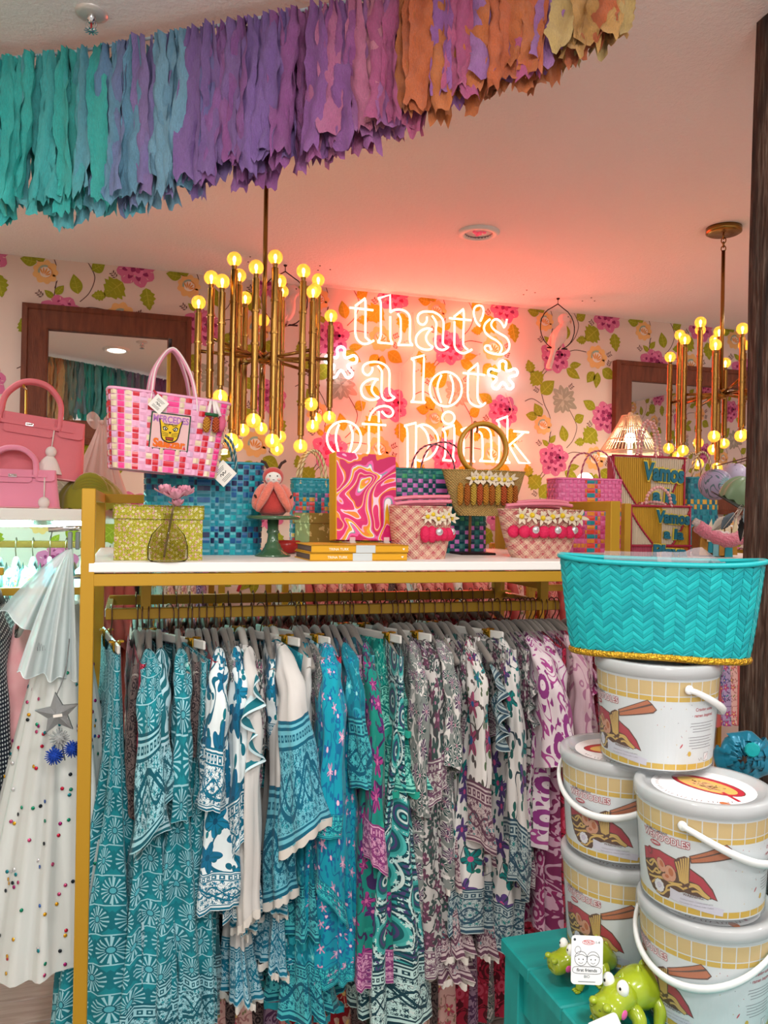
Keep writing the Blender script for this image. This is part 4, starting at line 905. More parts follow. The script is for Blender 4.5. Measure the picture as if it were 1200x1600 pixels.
def gcol(q):
    r = GC[0][1]
    for a, c in GC:
        if q >= a: r = c
    return r
ZG = 2.532
g0 = [PZ(x, y, ZG) for x, y in ((-620, 150), (-330, 118), (0, 89), (130, 76), (250, 54), (400, 26), (520, 4), (640, -18), (800, -44), (985, -80))]
LTAB = [(-2, .37), (-.1, .36), (.05, .35), (.25, .325), (.41, .285), (.52, .255), (.70, .20), (.82, .15), (1.0, .10), (2, .1)]
def lrange(x):
    for (a, l0), (b, l1) in zip(LTAB, LTAB[1:]):
        if x <= b: l = l0 + (l1 - l0) * (x - a) / (b - a); return (l * .86, l * 1.04)
    return (.1, .1)
def lengths(): pass
garland([(p.x, p.y, ZG - (.004 if 0 < i < 9 else 0)) for i, p in enumerate(g0)], ZG, gcol, 'rag strip garland running teal to purple to orange under the ceiling', L0=(.30, .365), seed=3)
# ================================================================ parrots on hoops
m_par = mat('blush_ceramic', '#e9c4bc', .35, coat=.3)
def parrot(px, py, pyb, label):
    top = PZ(px, py, ZC); s = PY(px, pyb, top.y); L = ZC - s.z                # hoop bottom
    t = thing('parrot_hoop', label, 'ornament', (top.x, top.y, ZC)); zt = -.028; r = (L + zt) * .5; zc = -L + r * .92
    MB().lathe([(0, 0), (.008, 0), (.008, -.004), (.003, -.008), (0, -.008)], 12).build('ceiling_hook', m_dark, t)
    hoop = [(0, 0, zt)] + [(r * .86 * sin(a), 0, zc + r * .95 * cos(a)) for a in [.35 + k * (2 * PI - .7) / 20 for k in range(21)]] + [(0, 0, zt)]
    MB().tube([(0, 0, -.006)] + [(0, 0, zt)], .0018, 6).build('wire', m_dark, t); MB().tube(hoop, .0026, 6).build('hoop', m_dark, t)
    z0 = zc - r * .90; MB().tube([(-r * .5, 0, z0), (r * .5, 0, z0)], .004, 8).build('perch', m_dark, t)
    pts = smooth([(.045, 0, z0 + .165), (.035, 0, z0 + .13), (.02, 0, z0 + .09), (.004, 0, z0 + .045), (-.016, 0, z0 + .0), (-.03, 0, z0 - .05), (-.045, 0, z0 - .10)], 5); rr = [.006, .010, .015, .019, .022, .022, .022, .022, .026, .031, .036, .04, .043, .044, .044, .042, .038, .033, .029, .025, .021, .018, .016, .015, .015, .016, .017, .017, .017, .017, .016][:len(pts)]
    mb = MB().tube(pts, rr, 14, flat=.8); mb.build('body', m_par, t)
    mb = MB().ball((.034, 0, z0 + .145), (.03, .026, .027), 14, 10); mb.build('head', m_par, t)
    MB().tube(smooth([(.058, 0, z0 + .150), (.072, 0, z0 + .142), (.072, 0, z0 + .126)], 4), [.011, .010, .009, .008, .007, .006, .004, .003, .001], 8).build('beak', mat('beak', '#d8a08c', .4), t)
    for sgn in (-1, 1):
        MB().ball((-.006, sgn * .033, z0 + .05), (.022, .010, .062), 12, 8, rot=MX.Rotation(.42, 3, 'Y')).build('wing', m_par, t); MB().ball((.044, sgn * .022, z0 + .152), .0035, 8, 6).build('eye', m_dark, t)
        mb = MB()
        for q in (-1, 0, 1): mb.tube([(.012, sgn * .014 + q * .004, z0 + .012), (.016, sgn * .014 + q * .005, z0 + .002), (.008, sgn * .014 + q * .005, z0 - .006)], .0028, 6)
        mb.build('foot', m_par, t)
    return t
parrot(872, 466, 545, 'blush parrot figurine on a dark wire hoop right of the neon sign')
t = parrot(446, 414, 508, 'blush parrot figurine on a wire hoop behind the left chandelier')
m_plug = mat('ceiling_screw', '#3a2a2a', .6)
for i, (px, py) in enumerate([(388, 409), (391, 401), (497, 422), (500, 415), (516, 421), (818, 460), (823, 453), (836, 457), (910, 470), (924, 465), (929, 470)]):
    p = PZ(px, py, ZC); o = MB().lathe([(0, -.002), (.0035, -.002), (.004, 0)], 8).build('ceiling_screw', m_plug, None, (p.x, p.y, ZC)); tag(o, 'small dark screw head in the ceiling, %s from the left' % ORD[i], 'screw', 'screws in the ceiling by the wall')
# ================================================================ rough timber post
m_tim = mat('rough_timber', '#3a2418', .85, coord='Object', fn=lambda g: g.mix((g.noise(3, 4, g.comb(g.u * 9, g.v * 9, g.w * 1.3), 1.0) - .32) * 2.4, '#1c110c', g.mix((g.noise(5, 3, g.comb(g.u * 30, g.v * 30, g.w * 3), .5) - .4) * 3.0, '#4c2e1e', '#8a7264')), bump=lambda g: g.noise(6, 5, g.comb(g.u * 9, g.v * 9, g.w * .9), .8), bs=1, bd=.02)
q0, q1 = PT(1189, 100, 1.62), PT(1163, 1140, 1.62)
pd = thing('timber_post', 'dark rough hewn timber post at the right edge', 'post', (q1.x + .136, q1.y - .02, 0))
xs = (q0.x - q1.x) / (q0.z - q1.z)
def tp(a, b):
    z = ZC * (1 - b); A = 2 * PI * a; c, s = cos(A), sin(A); r = .095 / max(abs(c), abs(s)) * (.985 if abs(abs(c) - abs(s)) < .2 else 1)
    n = MN.noise(V((c * 2, s * 2, z * 2.2))) * .006 + MN.noise(V((c * 9, s * 9, z * 1.1))) * .004
    return ((r + n) * c * .9 + xs * (z - q1.z), (r + n) * s, z)
MB().grid(tp, 40, 70, cu=True).build('timber', m_tim, pd)
# ================================================================ things on the white shelf
def S(px, py, z=ZS): p = PZ(px, py, z); p.z = z; return p
def mpp(p): d = p - EYE; return (d.x * sin(YAW) + d.y * cos(YAW)) / FPX         # metres per pixel at a point
# ---- yellow floral box
p = S(250, 876); w = 138 * mpp(p); h = .122
def ybox(g):
    vec = g.comb(g.u + g.v * .7, g.w); G2 = G.__new__(G); G2.nt = g.nt; G2.vec = vec; G2.u = g.u + g.v * .7; G2.v = g.w; G2.w = g.w
    d, a, c1, c2, m = petals(G2, 105, .9, 5, .24, .10); c = g.mix(m, '#a39c18', g.mix(c1 > .45, '#e6dcae', '#d8a0a0')); c = g.mix(d < .08, c, '#5a4020')
    d, a, c1, c2, m = petals(G2, 170, .9, 3, .13, .08, 5.3); c = g.mix(m, c, g.mix(c1 > .5, '#2c3018', '#e8e2c0')); return c
m_ybox = mat('yellow_ditsy_paper', '#a8a020', .6, coord='Object', fn=ybox)
t = thing('gift_box', 'yellow ditsy floral lidded box at the left end of the white shelf', 'box', p + V((0, .07, 0)), -.05)
MB().box((0, 0, .049), (w - .006, .13, .098), 0, .001).build('box_base', m_ybox, t)
mb = MB().box((0, 0, h - .003), (w, .138, .005), 0, .001)
for sx, sy, dx, dy in ((0, 1, w, .004), (0, -1, w, .004), (1, 0, .004, .138), (-1, 0, .004, .138)): mb.box((sx * (w / 2 - .002), sy * .067, h - .016), (dx, dy, .030), 0, .0005)
mb.build('lid', m_ybox, t)
# ---- small golden box behind the books
p = S(508, 866); t = thing('gift_box', 'small golden speckled box half hidden behind the agate book', 'box', p + V((0, .10, 0)), .25)
m_gb = mat('golden_speckle', '#8c7830', .5, .2, fn=lambda g: g.mix(g.noise(60, 3) > .6, '#8a7430', '#c8b070'), coord='Object')
MB().box((0, 0, .042), (.092, .092, .084), 0, .001).build('box_base', m_gb, t); MB().box((0, 0, .095), (.098, .098, .028), 0, .001).build('lid', m_gb, t)
# ---- bottle vase with peony
m_gl_ = thin_glass('bottle_glass', '#f2f0ea', .10)
p = S(262, 878); k = mpp(p); H = 76 * k; R = 31 * k
t = thing('bottle_vase', 'clear glass bottle with narrow neck in front of the yellow box', 'vase', p + V((0, -.0, 0)))
MB().lathe([(0, .001), (R * .85, .001), (R * .98, .006), (R, .02), (R * .98, .035), (R * .82, .058), (R * .5, .074), (R * .25, .085), (R * .21, H - .008), (R * .27, H), (R * .2, H), (R * .15, H - .012), (R * .18, .085), (R * .44, .072), (R * .76, .056), (R * .93, .034), (R * .94, .008), (0, .006)], 28, sy=.62).build('bottle', m_gl_, t)
t2 = thing('peony_stem', 'pink silk peony standing in the glass bottle', 'flower', p + V((0, 0, .01)))
m_pet = mat('silk_petal', '#e79ab4', .8, fn=lambda g: g.mix(g.noise(30, 2), '#d8809c', '#f2b8c8'), coord='Object', sheen=.2)
MB().tube(smooth([(-.008, 0, .0), (0, 0, .05), (.012, -.002, .12)], 6), .0022, 6).build('stem', mat('flower_stem', '#6a5a3a', .6), t2)
def bloom(mb, c, R, rn, n=26, mi=0):
    for i in range(n):
        a = i * 2.4; f = (i + 1) / n; ti = .05 + 1.35 * f; L = R * (.75 + .25 * f); W_ = R * .42
        d = V((cos(a) * sin(ti), sin(a) * sin(ti), cos(ti))); u = V((-sin(a), cos(a), 0)); nrm = d.cross(u)
        ph = rn.uniform(0, 6)
        def fn(x, y, d=d, u=u, nrm=nrm, L=L, W_=W_, ph=ph):
            s_ = y; ww = W_ * sin(PI * min(1, .12 + .8 * s_)) ; q = (x - .5) * 2
            return V(c) + d * (L * s_) + u * (q * ww) + nrm * (.30 * L * s_ * s_ + .25 * ww * q * q + .08 * R * sin(5 * q + ph) * s_)
        mb.grid(fn, 4, 4, mi)
    return mb
hd = V((.014, -.002, .120)); c0 = hd
rn = random.Random(5)
for k_, (dx, dz, r_) in enumerate(((-.020, .014, .026), (.020, .012, .027), (0, .004, .028), (.004, -.010, .020))): bloom(MB(), (hd.x + dx, hd.y + (-.008 if k_ == 2 else .004), hd.z + dz), r_, rn, 18).build('petals', m_pet, t2)
# ---- woven strap bags: each strap crossing is its own little raised face
def weave(name, label, cat, loc, rz, w, d, h, nu, nv, cfun, mats, flare=1.0, mouth=.55, par=None, bow=.0, rot=None, rnd=.35, gap=.0008, group=None, floor=True):
    """rounded rectangular basket; cfun(i, j, vertical) picks the strap colour of a crossing"""
    t = par or thing(name, label, cat, loc, rz, group, rot)
    def P(a, z):                                    # a 0..1 round the bag, z 0..1 height
        f = 1 + (flare - 1) * z; dd = d * (1 + (mouth - 1) * z) / 2; ww = w * f / 2; A = 2 * PI * a - PI * .75
        e = rnd + .0; c, s = cos(A), sin(A); x = math.copysign(abs(c) ** e, c) * ww; y = math.copysign(abs(s) ** e, s) * dd
        return V((x, y, h * z + bow * (abs(x) / (w / 2)) ** 2 * z))
    tab = [P(k / 720, .5) for k in range(721)]; cum = [0]
    for k in range(720): cum.append(cum[-1] + (tab[k + 1] - tab[k]).length)
    def at(u):
        L = u * cum[-1]; lo, hi = 0, 720
        while hi - lo > 1:
            m_ = (lo + hi) // 2
            if cum[m_] <= L: lo = m_
            else: hi = m_
        return (lo + (L - cum[lo]) / max(1e-9, cum[hi] - cum[lo])) / 720
    us = [at(i / nu) for i in range(nu + 1)]; mb = MB(); g = .07
    for i in range(nu):
        for j in range(nv):
            up = (i + j) % 2; q = []
            for (a, b) in ((g, g), (1 - g, g), (1 - g, 1 - g), (g, 1 - g)): q.append(P(us[i] + (us[i + 1] - us[i]) * a, (j + b) / nv))
            c = sum(q, V()) / 4; n = (q[1] - q[0]).cross(q[3] - q[0]).normalized(); o = .0016 if up else .0009
            if up: e1, e2 = (q[0] + q[1]) / 2, (q[3] + q[2]) / 2
            else: e1, e2 = (q[0] + q[3]) / 2, (q[1] + q[2]) / 2
            vs = q + [e1 + n * o * 1.3, e2 + n * o * 1.3]
            fs = [(0, 4, 5, 3), (4, 1, 2, 5)] if up else [(0, 1, 5, 4), (4, 5, 2, 3)]
            mb.add(vs, fs, cfun(i, j, up), False)
    tag(mb.build('woven_straps', mats, t), kind='stuff')
    lin_ = MB().grid(lambda a, b: P(a, b) * 1 - V((P(a, b).x, P(a, b).y, 0)) * .012, 72, 6, cu=True)
    if floor: lin_.add([P(k / 72, .01) * .985 for k in range(72)], [tuple(range(72))], 0, False)
    lin_.build('lining', mats[0], t)
    MB().tube([P(k / 90, 1.0) for k in range(90)], .0028, 6, closed=True, flat=1.4).build('rim', mats[0], t)
    return t, P
def strap_mats(pre, cols, rough=.38): return [mat('strap_%s_%d' % (pre, i), c, rough, spec=.6) for i, c in enumerate(cols)]
def rope_handle(t, x0, x1, y, z, hgt, m, r=.0035, n=14, lean=0, name='handle', mat2=None):
    pts = [V(((x0 + x1) / 2 + (x1 - x0) / 2 * cos(PI - PI * i / n), y + lean * sin(PI * i / n), z - .02 + (hgt + .02) * (sin(PI * i / n)) ** .75)) for i in range(n + 1)]
    pts = smooth(pts, 3); mb = MB().tube(pts, r, 8)
    if mat2:
        for s in (0, PI):
            hel = []
            for i, p in enumerate(pts):
                d = (pts[min(i + 1, len(pts) - 1)] - pts[max(i - 1, 0)]).normalized(); u = V((0, 1, 0)); v = d.cross(u).normalized()
                hel.append(p + (u * cos(i * 1.1 + s) + v * sin(i * 1.1 + s)) * r * .8)
            mb.tube(hel, r * .45, 5, 1)
    return mb.build(name, [m, mat2 or m], t)
p = S(322, 868); k = mpp(p); rw_ = random.Random(11)
tm = strap_mats('blue', ['#0e8aa0', '#0a5a94', '#12204e', '#18a8b4', '#0c7488'])
def cb(i, j, up):
    band = j in (2, 3, 4) or j > 10
    if band: return 2 if (i + j) % 2 and rw_.random() < .8 else rw_.choice((0, 1, 1, 3))
    return rw_.choice((0, 0, 4, 3)) if j < 9 else rw_.choice((1, 4, 0))
t, _ = weave('woven_tote', 'tall teal and navy checked woven tote behind the yellow box', 'tote bag', p + V((0, .08, 0)), -.04, .285, .12, .232, 50, 16, cb, tm, 1.04, .8)
for yy in (-.05, .05): rope_handle(t, .0, .075, yy, .228, .075, mat('teal_rope', '#1c5a64', .5), .0035, mat2=mat('pale_rope', '#9ab8b8', .5))
# ---- plush ladybird on a green cake stand
p = S(428, 870); k = mpp(p); m_cs = mat('green_ceramic', '#3c5c40', .18, coat=.6)
t = thing('cake_stand', 'dark green glazed ceramic cake stand under the plush ladybird', 'cake stand', p + V((0, .02, 0))); H = 62 * k
MB().lathe([(0, 0), (28 * k, 0), (28.5 * k, .003), (25 * k, .007), (17 * k, .014), (13 * k, .024), (12 * k, .03), (9.5 * k, .034), (8 * k, .05), (8 * k, .056), (10 * k, .059), (10 * k, .062), (8.4 * k, .066), (9 * k, H - .006), (0, H - .006)], 36).build('pedestal', m_cs, t)
MB().lathe([(0, H - .007), (38 * k, H - .006), (42 * k, H - .004), (43 * k, H), (41 * k, H + .004), (0, H + .003)], 40).build('plate', m_cs, t)
tb = thing('plush_ladybird', 'red plush ladybird with coral wings and brown antennae on the cake stand', 'plush toy', p + V((-.002, .02, H + .004)), -.12)
m_r = mat('red_plush', '#b83a34', .95, sheen=.5, coord='Object', bump=lambda g: g.noise(400, 2), bs=.4, bd=.004); m_co = mat('coral_plush', '#d8705c', .95, sheen=.5, coord='Object', bump=lambda g: g.noise(260, 3), bs=.7, bd=.006)
m_fc = mat('cream_plush', '#d8d4cc', .95, sheen=.3); m_br = mat('brown_felt', '#3a2620', .95); m_blk = mat('black_bead', '#0c0c0c', .2)
MB().lathe([(0, 0), (.026, .001), (.036, .010), (.038, .024), (.034, .044), (.024, .064), (.014, .078), (0, .084)], 28, sy=.85).build('body', m_r, tb)
MB().ball((0, -.004, .096), (.026, .022, .024), 22, 16).build('head', m_r, tb)
hd_ = MB().ball((0, -.011, .093), (.0215, .018, .0195), 20, 14).build('face', m_fc, tb)
for s in (-1, 1):
    MB().ball((s * .009, -.0285, .097), .0018, 8, 6).build('eye', m_blk, tb)
    MB().ball((s * .013, -.0265, .089), (.004, .0012, .0028), 8, 6).build('cheek', mat('blush_felt', '#e0a8a0', .9), tb)
    MB().tube(smooth([(s * .012, -.002, .114), (s * .017, -.002, .124), (s * .021, -.003, .131)], 4) + smooth([(s * .022, -.003, .131), (s * .031, -.003, .137 if s > 0 else .134)], 3), .0035, 8).build('antenna', m_br, tb)
    pts = smooth([(s * .004, -.026, .078), (s * .014, -.035, .062), (s * .024, -.038, .042), (s * .034, -.035, .022), (s * .037, -.028, .012)], 6)
    MB().tube(pts, [.006 + .005 * sin(PI * min(1, .15 + i / len(pts))) for i in range(len(pts))], 12).build('wing_edge', m_co, tb)
    mb = MB().ball((s * .033, -.008, .046), (.016, .024, .034), 18, 12, rot=MX.Rotation(s * -.35, 3, 'Y')); mb.ball((s * .040, -.014, .028), (.010, .016, .016), 14, 10); mb.build('wing', m_co, tb)
    MB().ball((s * .043, -.028, .046), (.003, .0035, .006), 8, 6, rot=MX.Rotation(s * .6, 3, 'Y')).build('spot', m_br, tb)
MB().tube([(-.0025, -.0287, .088), (0, -.029, .0872), (.0025, -.0287, .088)], .0005, 5).build('mouth', m_br, tb)
# ---- red bowl
p = S(458, 868); t = thing('red_bowl', 'small red bowl behind the green cake stand', 'bowl', p + V((0, .10, 0)))
MB().lathe([(0, .002), (.022, .001), (.03, .004), (.036, .018), (.0385, .034), (.0365, .034), (.033, .018), (.02, .007), (0, .006)], 30).build('bowl', mat('red_ceramic', '#b8302c', .25), t)
# ---- books
def book(name, label, loc, rz, w, d, h, cover, pages, parts=True, rot=None):
    t = thing(name, label, 'book', loc, rz, None, rot)
    MB().box((.002, .001, h / 2), (w - .004, d - .004, h - .004)).build('pages', pages, t)
    mb = MB().box((0, 0, .0012), (w, d, .0024)).box((0, 0, h - .0012), (w, d, .0024)).box((0, -d / 2 + .001, h / 2), (w, .002, h)); mb.build('cover', cover, t); return t
m_yc = mat('mustard_cover', '#d49a10', .45); m_pg = mat('page_edges', '#5c4a44', .8, coord='Object', fn=lambda g: g.mix(g.noise(4, 3, g.comb(g.u * 2, g.v * 2, g.w * 300)), '#43343a', '#8a7468')); m_ink = mat('white_foil', '#f0ead8', .5); m_gry = mat('pale_grey_cloth', '#c2c8c8', .7)
pa, pb = S(485, 877), S(635, 876); bw = (pb - pa).length; ang = math.atan2(pb.y - pa.y, pb.x - pa.x) - .03; bh = .0182
for i, lab in enumerate(('lower mustard book of the stacked pair on the shelf', 'upper mustard book of the stacked pair, under the agate book')):
    c = pa.lerp(pb, .5) + V((-sin(ang) * .075, cos(ang) * .075, i * (bh + .0004)))
    t = book('stacked_book', lab, c + V((.003 * i, 0, 0)), ang, bw, .15, bh, m_yc, m_pg)
    pr_ = Print(); pr_.text('TRINA TURK', -bw * .225, bh * .32, bh * .46, 0, 1, .01); x0 = -bw * .5 + bw * (.43 if i == 0 else .45)
    pr_.shape([(x0, 0.0003), (x0 + bw * .2, .0003), (x0 + bw * .2, bh - .0003), (x0, bh - .0003)], 1, 1)
    hx = bw * .45; pr_.shape([(hx + .0032 * .9 * (16 * sin(q) ** 3) / 16, bh * .5 + .0032 * .9 * (13 * cos(q) - 5 * cos(2 * q) - 2 * cos(3 * q) - cos(4 * q)) / 16) for q in [j * 2 * PI / 20 for j in range(20)]], 0, 2)
    pr_.into(MB(), None) if False else None
    mb = MB(); pr_.into(mb, lambda x, y, h_: (x, -.0752 - h_, y), .0001); mb.build('spine_print', [m_ink, m_gry], t)
# agate pattern book standing on the pair
def agate(g):
    n = g.noise(9, 1.5, g.comb(g.u, g.v, g.w), .6); f = (n * 5.2 + g.u * 2.0).fract()
    return g.ramp(f, [(0, '#d2246c'), (.20, '#f0a8c8'), (.26, '#e8862c'), (.36, '#e0b020'), (.44, '#f0e6ea'), (.49, '#8a9aa8'), (.52, '#e85aa0'), (.60, '#c41c5c'), (.80, '#e8862c'), (.86, '#f4c8dc'), (.90, '#d8306c')], True)
m_ag = mat('agate_print', '#d03070', .4, coord='Object', fn=agate)
pc = S(570, 848, ZS + 2 * bh + .001); k = mpp(pc); W_, H_ = 104 * k, 137 * k
t = book('agate_book', 'tall pink swirl agate patterned book with yellow spine standing on two books', V(pc) + V((.003, .02, .004 + .0)), 0, W_, .040, H_, m_ag, m_pg)
for c in list(t.children): bpy.data.objects.remove(c)
t.rotation_euler = (-.10, .02, .17)
MB().box((0, -.0195, H_ / 2), (W_, .002, H_)).box((0, .0195, H_ / 2), (W_, .002, H_)).build('cover', m_ag, t); MB().box((.002, 0, H_ / 2), (W_ - .006, .036, H_ - .004)).build('pages', m_pg, t)
MB().box((-W_ / 2 - .001, 0, H_ / 2), (.003, .042, H_), 0, .001).build('spine', m_yc, t)
mb = MB(); m_acr = clear('acrylic', '#fdf8f6', .72, .04)
t3 = thing('acrylic_easel', 'small clear acrylic easel holding the agate book upright', 'display stand', V(pc) + V((.003, .02, -.0004)), math.radians(4))
for x in (-.045, .045): MB().box((x, -.012, .002), (.014, .075, .003)).build('foot', m_acr, t3); MB().box((x, -.042, .008), (.014, .003, .014)).build('lip', m_acr, t3)
MB().box((0, .030, .055), (.10, .003, .11), 0, 0, MX.Rotation(-.10, 3, 'X')).build('back_plate', m_acr, t3)
# ---- straw bags
def ging(a, b, c_, sc=34):
    def fn(g):
        U, W2 = g.u * sc + g.w * sc, g.u * sc - g.w * sc
        x = (U.fract() < .5) + (W2.fract() < .5); n = g.noise(320, 2); k_ = g.mix(x * .5, a, b); return g.mix((n - .42) * 2.4, k_, c_)
    return fn
def straw_bump(g): return (g.u * 900 + g.w * 900).sin() * .5 + (g.u * 900 - g.w * 900).sin() * .5
m_pst = mat('pink_gingham_straw', '#d08080', .85, coord='Object', fn=ging('#dcb49c', '#b8505a', '#e4c4a8'), bump=straw_bump, bs=.5, bd=.003)
m_nat = mat('natural_straw', '#b08a48', .85, coord='Object', fn=lambda g: g.mix(g.noise(260, 3), '#7c5c28', '#d0ac68'), bump=straw_bump, bs=.6, bd=.003)
m_pnk = mat('pink_lacquer', '#d8788a', .35, coat=.3); m_fuc = mat('fuchsia_raffia', '#d0164e', .7, coord='Object', bump=lambda g: g.noise(240, 2), bs=.6, bd=.004); m_wp = mat('cream_raffia_petal', '#d8c8b0', .8); m_yel = mat('yellow_bead', '#d8b81c', .6); m_cry = mat('crystal_button', '#d8d4d8', .15, .6)
def basket(t, m, w0, w1, d0, d1, h, bulge=.0, n=48, name='basket_body', curve=1.0):
    def fn(a, b):
        A = 2 * PI * a; f = b ** curve; w = w0 + (w1 - w0) * f + bulge * sin(PI * b); d = d0 + (d1 - d0) * f + bulge * sin(PI * b) * .6
        c, s = cos(A), sin(A); return (w * math.copysign(abs(c) ** .8, c), d * math.copysign(abs(s) ** .8, s), h * b)
    mb = MB().grid(fn, n, 16, cu=True); mb.grid(lambda a, b: (fn(a, 1 - b * .97)[0] * .955, fn(a, 1 - b * .97)[1] * .94, fn(a, 1 - b * .97)[2] + .001), n, 8, cu=True)
    mb.add([fn(i / n, 0) for i in range(n)], [tuple(range(n))[::-1]]); mb.build(name, m, t)
    MB().tube([fn(i / n, 1) for i in range(n)], .0022, 6, closed=True).build('braided_rim', m, t); return fn
def front(fn, x, b):                                # point on the camera side at x
    best = None
    for i in range(0, 200):
        a = .5 + .5 * i / 200; q = V(fn(a, b))
        if best is None or abs(q.x - x) < abs(best.x - x): best = q
    return best
def daisy(t, c, r, rn, name='daisy_flower'):
    mb = MB()
    for i in range(6):
        a = i * PI / 3 + rn.uniform(-.25, .25); L = r * rn.uniform(.8, 1.15); d = V((cos(a), -.35, sin(a)))
        mb.grid(lambda x, y: V(c) + d * (L * y) + V((-sin(a), 0, cos(a))) * ((x - .5) * r * .42 * sin(PI * (.1 + .85 * y))) + V((0, -.002 - .1 * r * sin(PI * y), 0)), 2, 4, 0)
    mb.ball(V(c) + V((0, -.006, 0)), r * .3, 10, 8, 1); return mb.build(name, [m_wp, m_yel], t)
rn = random.Random(8)
p = S(667, 874); k = mpp(p)
t = thing('straw_bag', 'round pink gingham straw bag with two lacquer handles beside the mustard books', 'straw bag', p + V((0, .052, 0)), -.1)
fn = basket(t, m_pst, 40 * k, 50 * k, .048, .052, 82 * k, .004)
for dy, dz in ((-.028, .010), (.020, .004), (-.012, .022)):
    MB().tube(smooth([(-46 * k, dy, 82 * k + dz - .004), (-20 * k, dy - .006, 82 * k + dz + .001), (10 * k, dy - .004, 82 * k + dz + .003), (46 * k, dy + .002, 82 * k + dz + .005)], 6), .0052, 10).build('lacquer_handle', m_pnk, t)
for i in range(6): x = (2 + i * 8.5) * k; q = front(fn, x, .80); daisy(t, q + V((0, -.004, .002 + .006 * sin(i * 2))), .019, rn)
for i in range(6): x = (-1 + i * 9.6) * k; q = front(fn, min(x, 47 * k), .48); MB().ball(q + V((0, -.010, 0)), (.0135, .012, .021 if i < 2 else .017), 14, 10).build('raffia_pompom', m_fuc, t)
for i in (2, 5): q = front(fn, (3 + i * 8.2) * k, .5); MB().lathe([(0, .004), (.006, .003), (.009, .001), (.0095, -.001)], 14).build('crystal_button', m_cry, t, q + V((0, -.0225, .004))).rotation_euler = (PI / 2, 0, 0)
p = S(856, 873); k = mpp(p)
t = thing('straw_bag', 'flared pink gingham straw bag with daisy and fuchsia pompom trim at right', 'straw bag', p + V((0, .05, 0)), -.12)
fn = basket(t, m_pst, 44 * k, 68 * k, .046, .054, 76 * k, .003, curve=.8)
for dy, dz, x0, x1 in ((-.028, .012, -62, 48), (.012, .005, -55, 40), (-.01, .020, -40, 46)):
    MB().tube(smooth([(x0 * k, dy, 76 * k + dz - .002), (x0 * .4 * k, dy - .006, 76 * k + dz + .003), (x1 * .5 * k, dy - .005, 76 * k + dz + .004), (x1 * k, dy, 76 * k + dz)], 6), .0052, 10).build('lacquer_handle', m_pnk, t)
for i in range(7): x = (-42 + i * 16.5) * k; q = front(fn, x, .86); daisy(t, q + V((0, -.003, .004 * sin(i * 2.1))), .023, rn)
for i in range(8): x = (-52 + i * 15) * k; q = front(fn, x, .55); MB().ball(q + V((0, -.010, 0)), (.0165, .012, .0165), 14, 10).build('raffia_pompom', m_fuc, t)
for x in (-22, 14, 44): q = front(fn, x * k, .57); MB().lathe([(0, .004), (.006, .003), (.0095, .001), (.010, -.001)], 14).build('crystal_button', m_cry, t, q + V((0, -.022, .003))).rotation_euler = (PI / 2, 0, 0)
# bag stand with the natural straw bag
m_tan = mat('tan_metal', '#a07c4c', .4, .5)
def stand(base, ht, label, arm=.05, m=None):
    t = thing('bag_stand', label, 'display stand', base); MB().box((0, 0, .003), (.105, .09, .006), 0, .002).build('base_plate', m or m_dark, t)
    MB().tube([(0, .02, .005), (0, .02, ht)], .0042, 10).build('rod', m or m_tan, t); MB().tube([(0, .02, ht - .002)] + arc((0, .0, ht), .02, PI / 2, PI / 2 + 2.2, 8, 'yz'), .0035, 8).build('hook', m or m_tan, t); return t
p = S(738, 866); k = mpp(p); zb = PY(745, 806, p.y).z - ZS
zr = PY(741, 660, p.y - .02).z - ZS
stand(p, zr - .016, 'tan metal stand in the middle of the shelf holding the ring handle straw bag')
t = thing('straw_bag', 'natural straw bag with round cane handles and raffia corn fringe on a stand', 'straw bag', p + V((8 * k, -.038, zb)), -.06)
hb = 69 * k; fn = basket(t, m_nat, 40 * k, 67 * k, .026, .036, hb, .0, curve=.7)
m_cane = mat('cane', '#b8841c', .4, coat=.3); rr = 38 * k
for dy, dx in ((-.012, 0), (.012, 3 * k)): MB().tube([V((-4 * k + dx + rr * cos(a), dy, hb + rr * .92 + rr * sin(a))) for a in [j * 2 * PI / 36 for j in range(36)]], .0062, 10, closed=True).build('cane_ring_handle', m_cane, t)
m_cob = [mat('raffia_corn_%d' % i, c, .7, coord='Object', bump=lambda g: (g.w * 900).sin() * ((g.u * 900).sin()), bs=.9, bd=.004) for i, c in enumerate(('#d8922c', '#c06820', '#d8b040', '#cc5a28'))]
for i in range(7): x = (-26 + i * 10) * k; q = front(fn, x, .82); daisy(t, q + V((0, -.003, .002 * sin(i))), .021, rn)
for i in range(10):
    x = (-44 + i * 9.8) * k; q = front(fn, x, .47); L = rn.uniform(.027, .032)
    MB().lathe([(0, -L), (.005, -L * .95), (.0085, -L * .5), (.0085, L * .5), (.005, L * .95), (0, L)], 12).build('raffia_corn', m_cob[i % 4], t, q + V((0, -.008, 0)))
# ---- teal and pink checked tote behind
p = S(715, 868) ; k = mpp(p + V((0, .16, 0)))
tm = strap_mats('jade', ['#0c6a68', '#0a3a4c', '#c868b8', '#0f8a72', '#3a9a60'])
def cj(i, j, up):
    if 11 <= j <= 15: return 2 if (i + j) % 2 else 1
    if j <= 5: return (2 if i % 3 else 0) if (i + j) % 2 else 1
    return (3, 4, 0)[(i // 2 + j) % 3] if (i + j) % 2 else 0
t, _ = weave('woven_tote', 'green tote checked with pink and navy behind the two straw bags', 'tote bag', p + V((0, .18, 0)), -.02, .30, .12, 128 * k, 48, 18, cj, tm, 1.0, .85)
for yy in (-.045, .045): rope_handle(t, -.06, .08, yy, 126 * k, .085, mat('dark_rope', '#4a2c3c', .6), .0028, mat2=mat('pink_rope', '#c89aa8', .6))
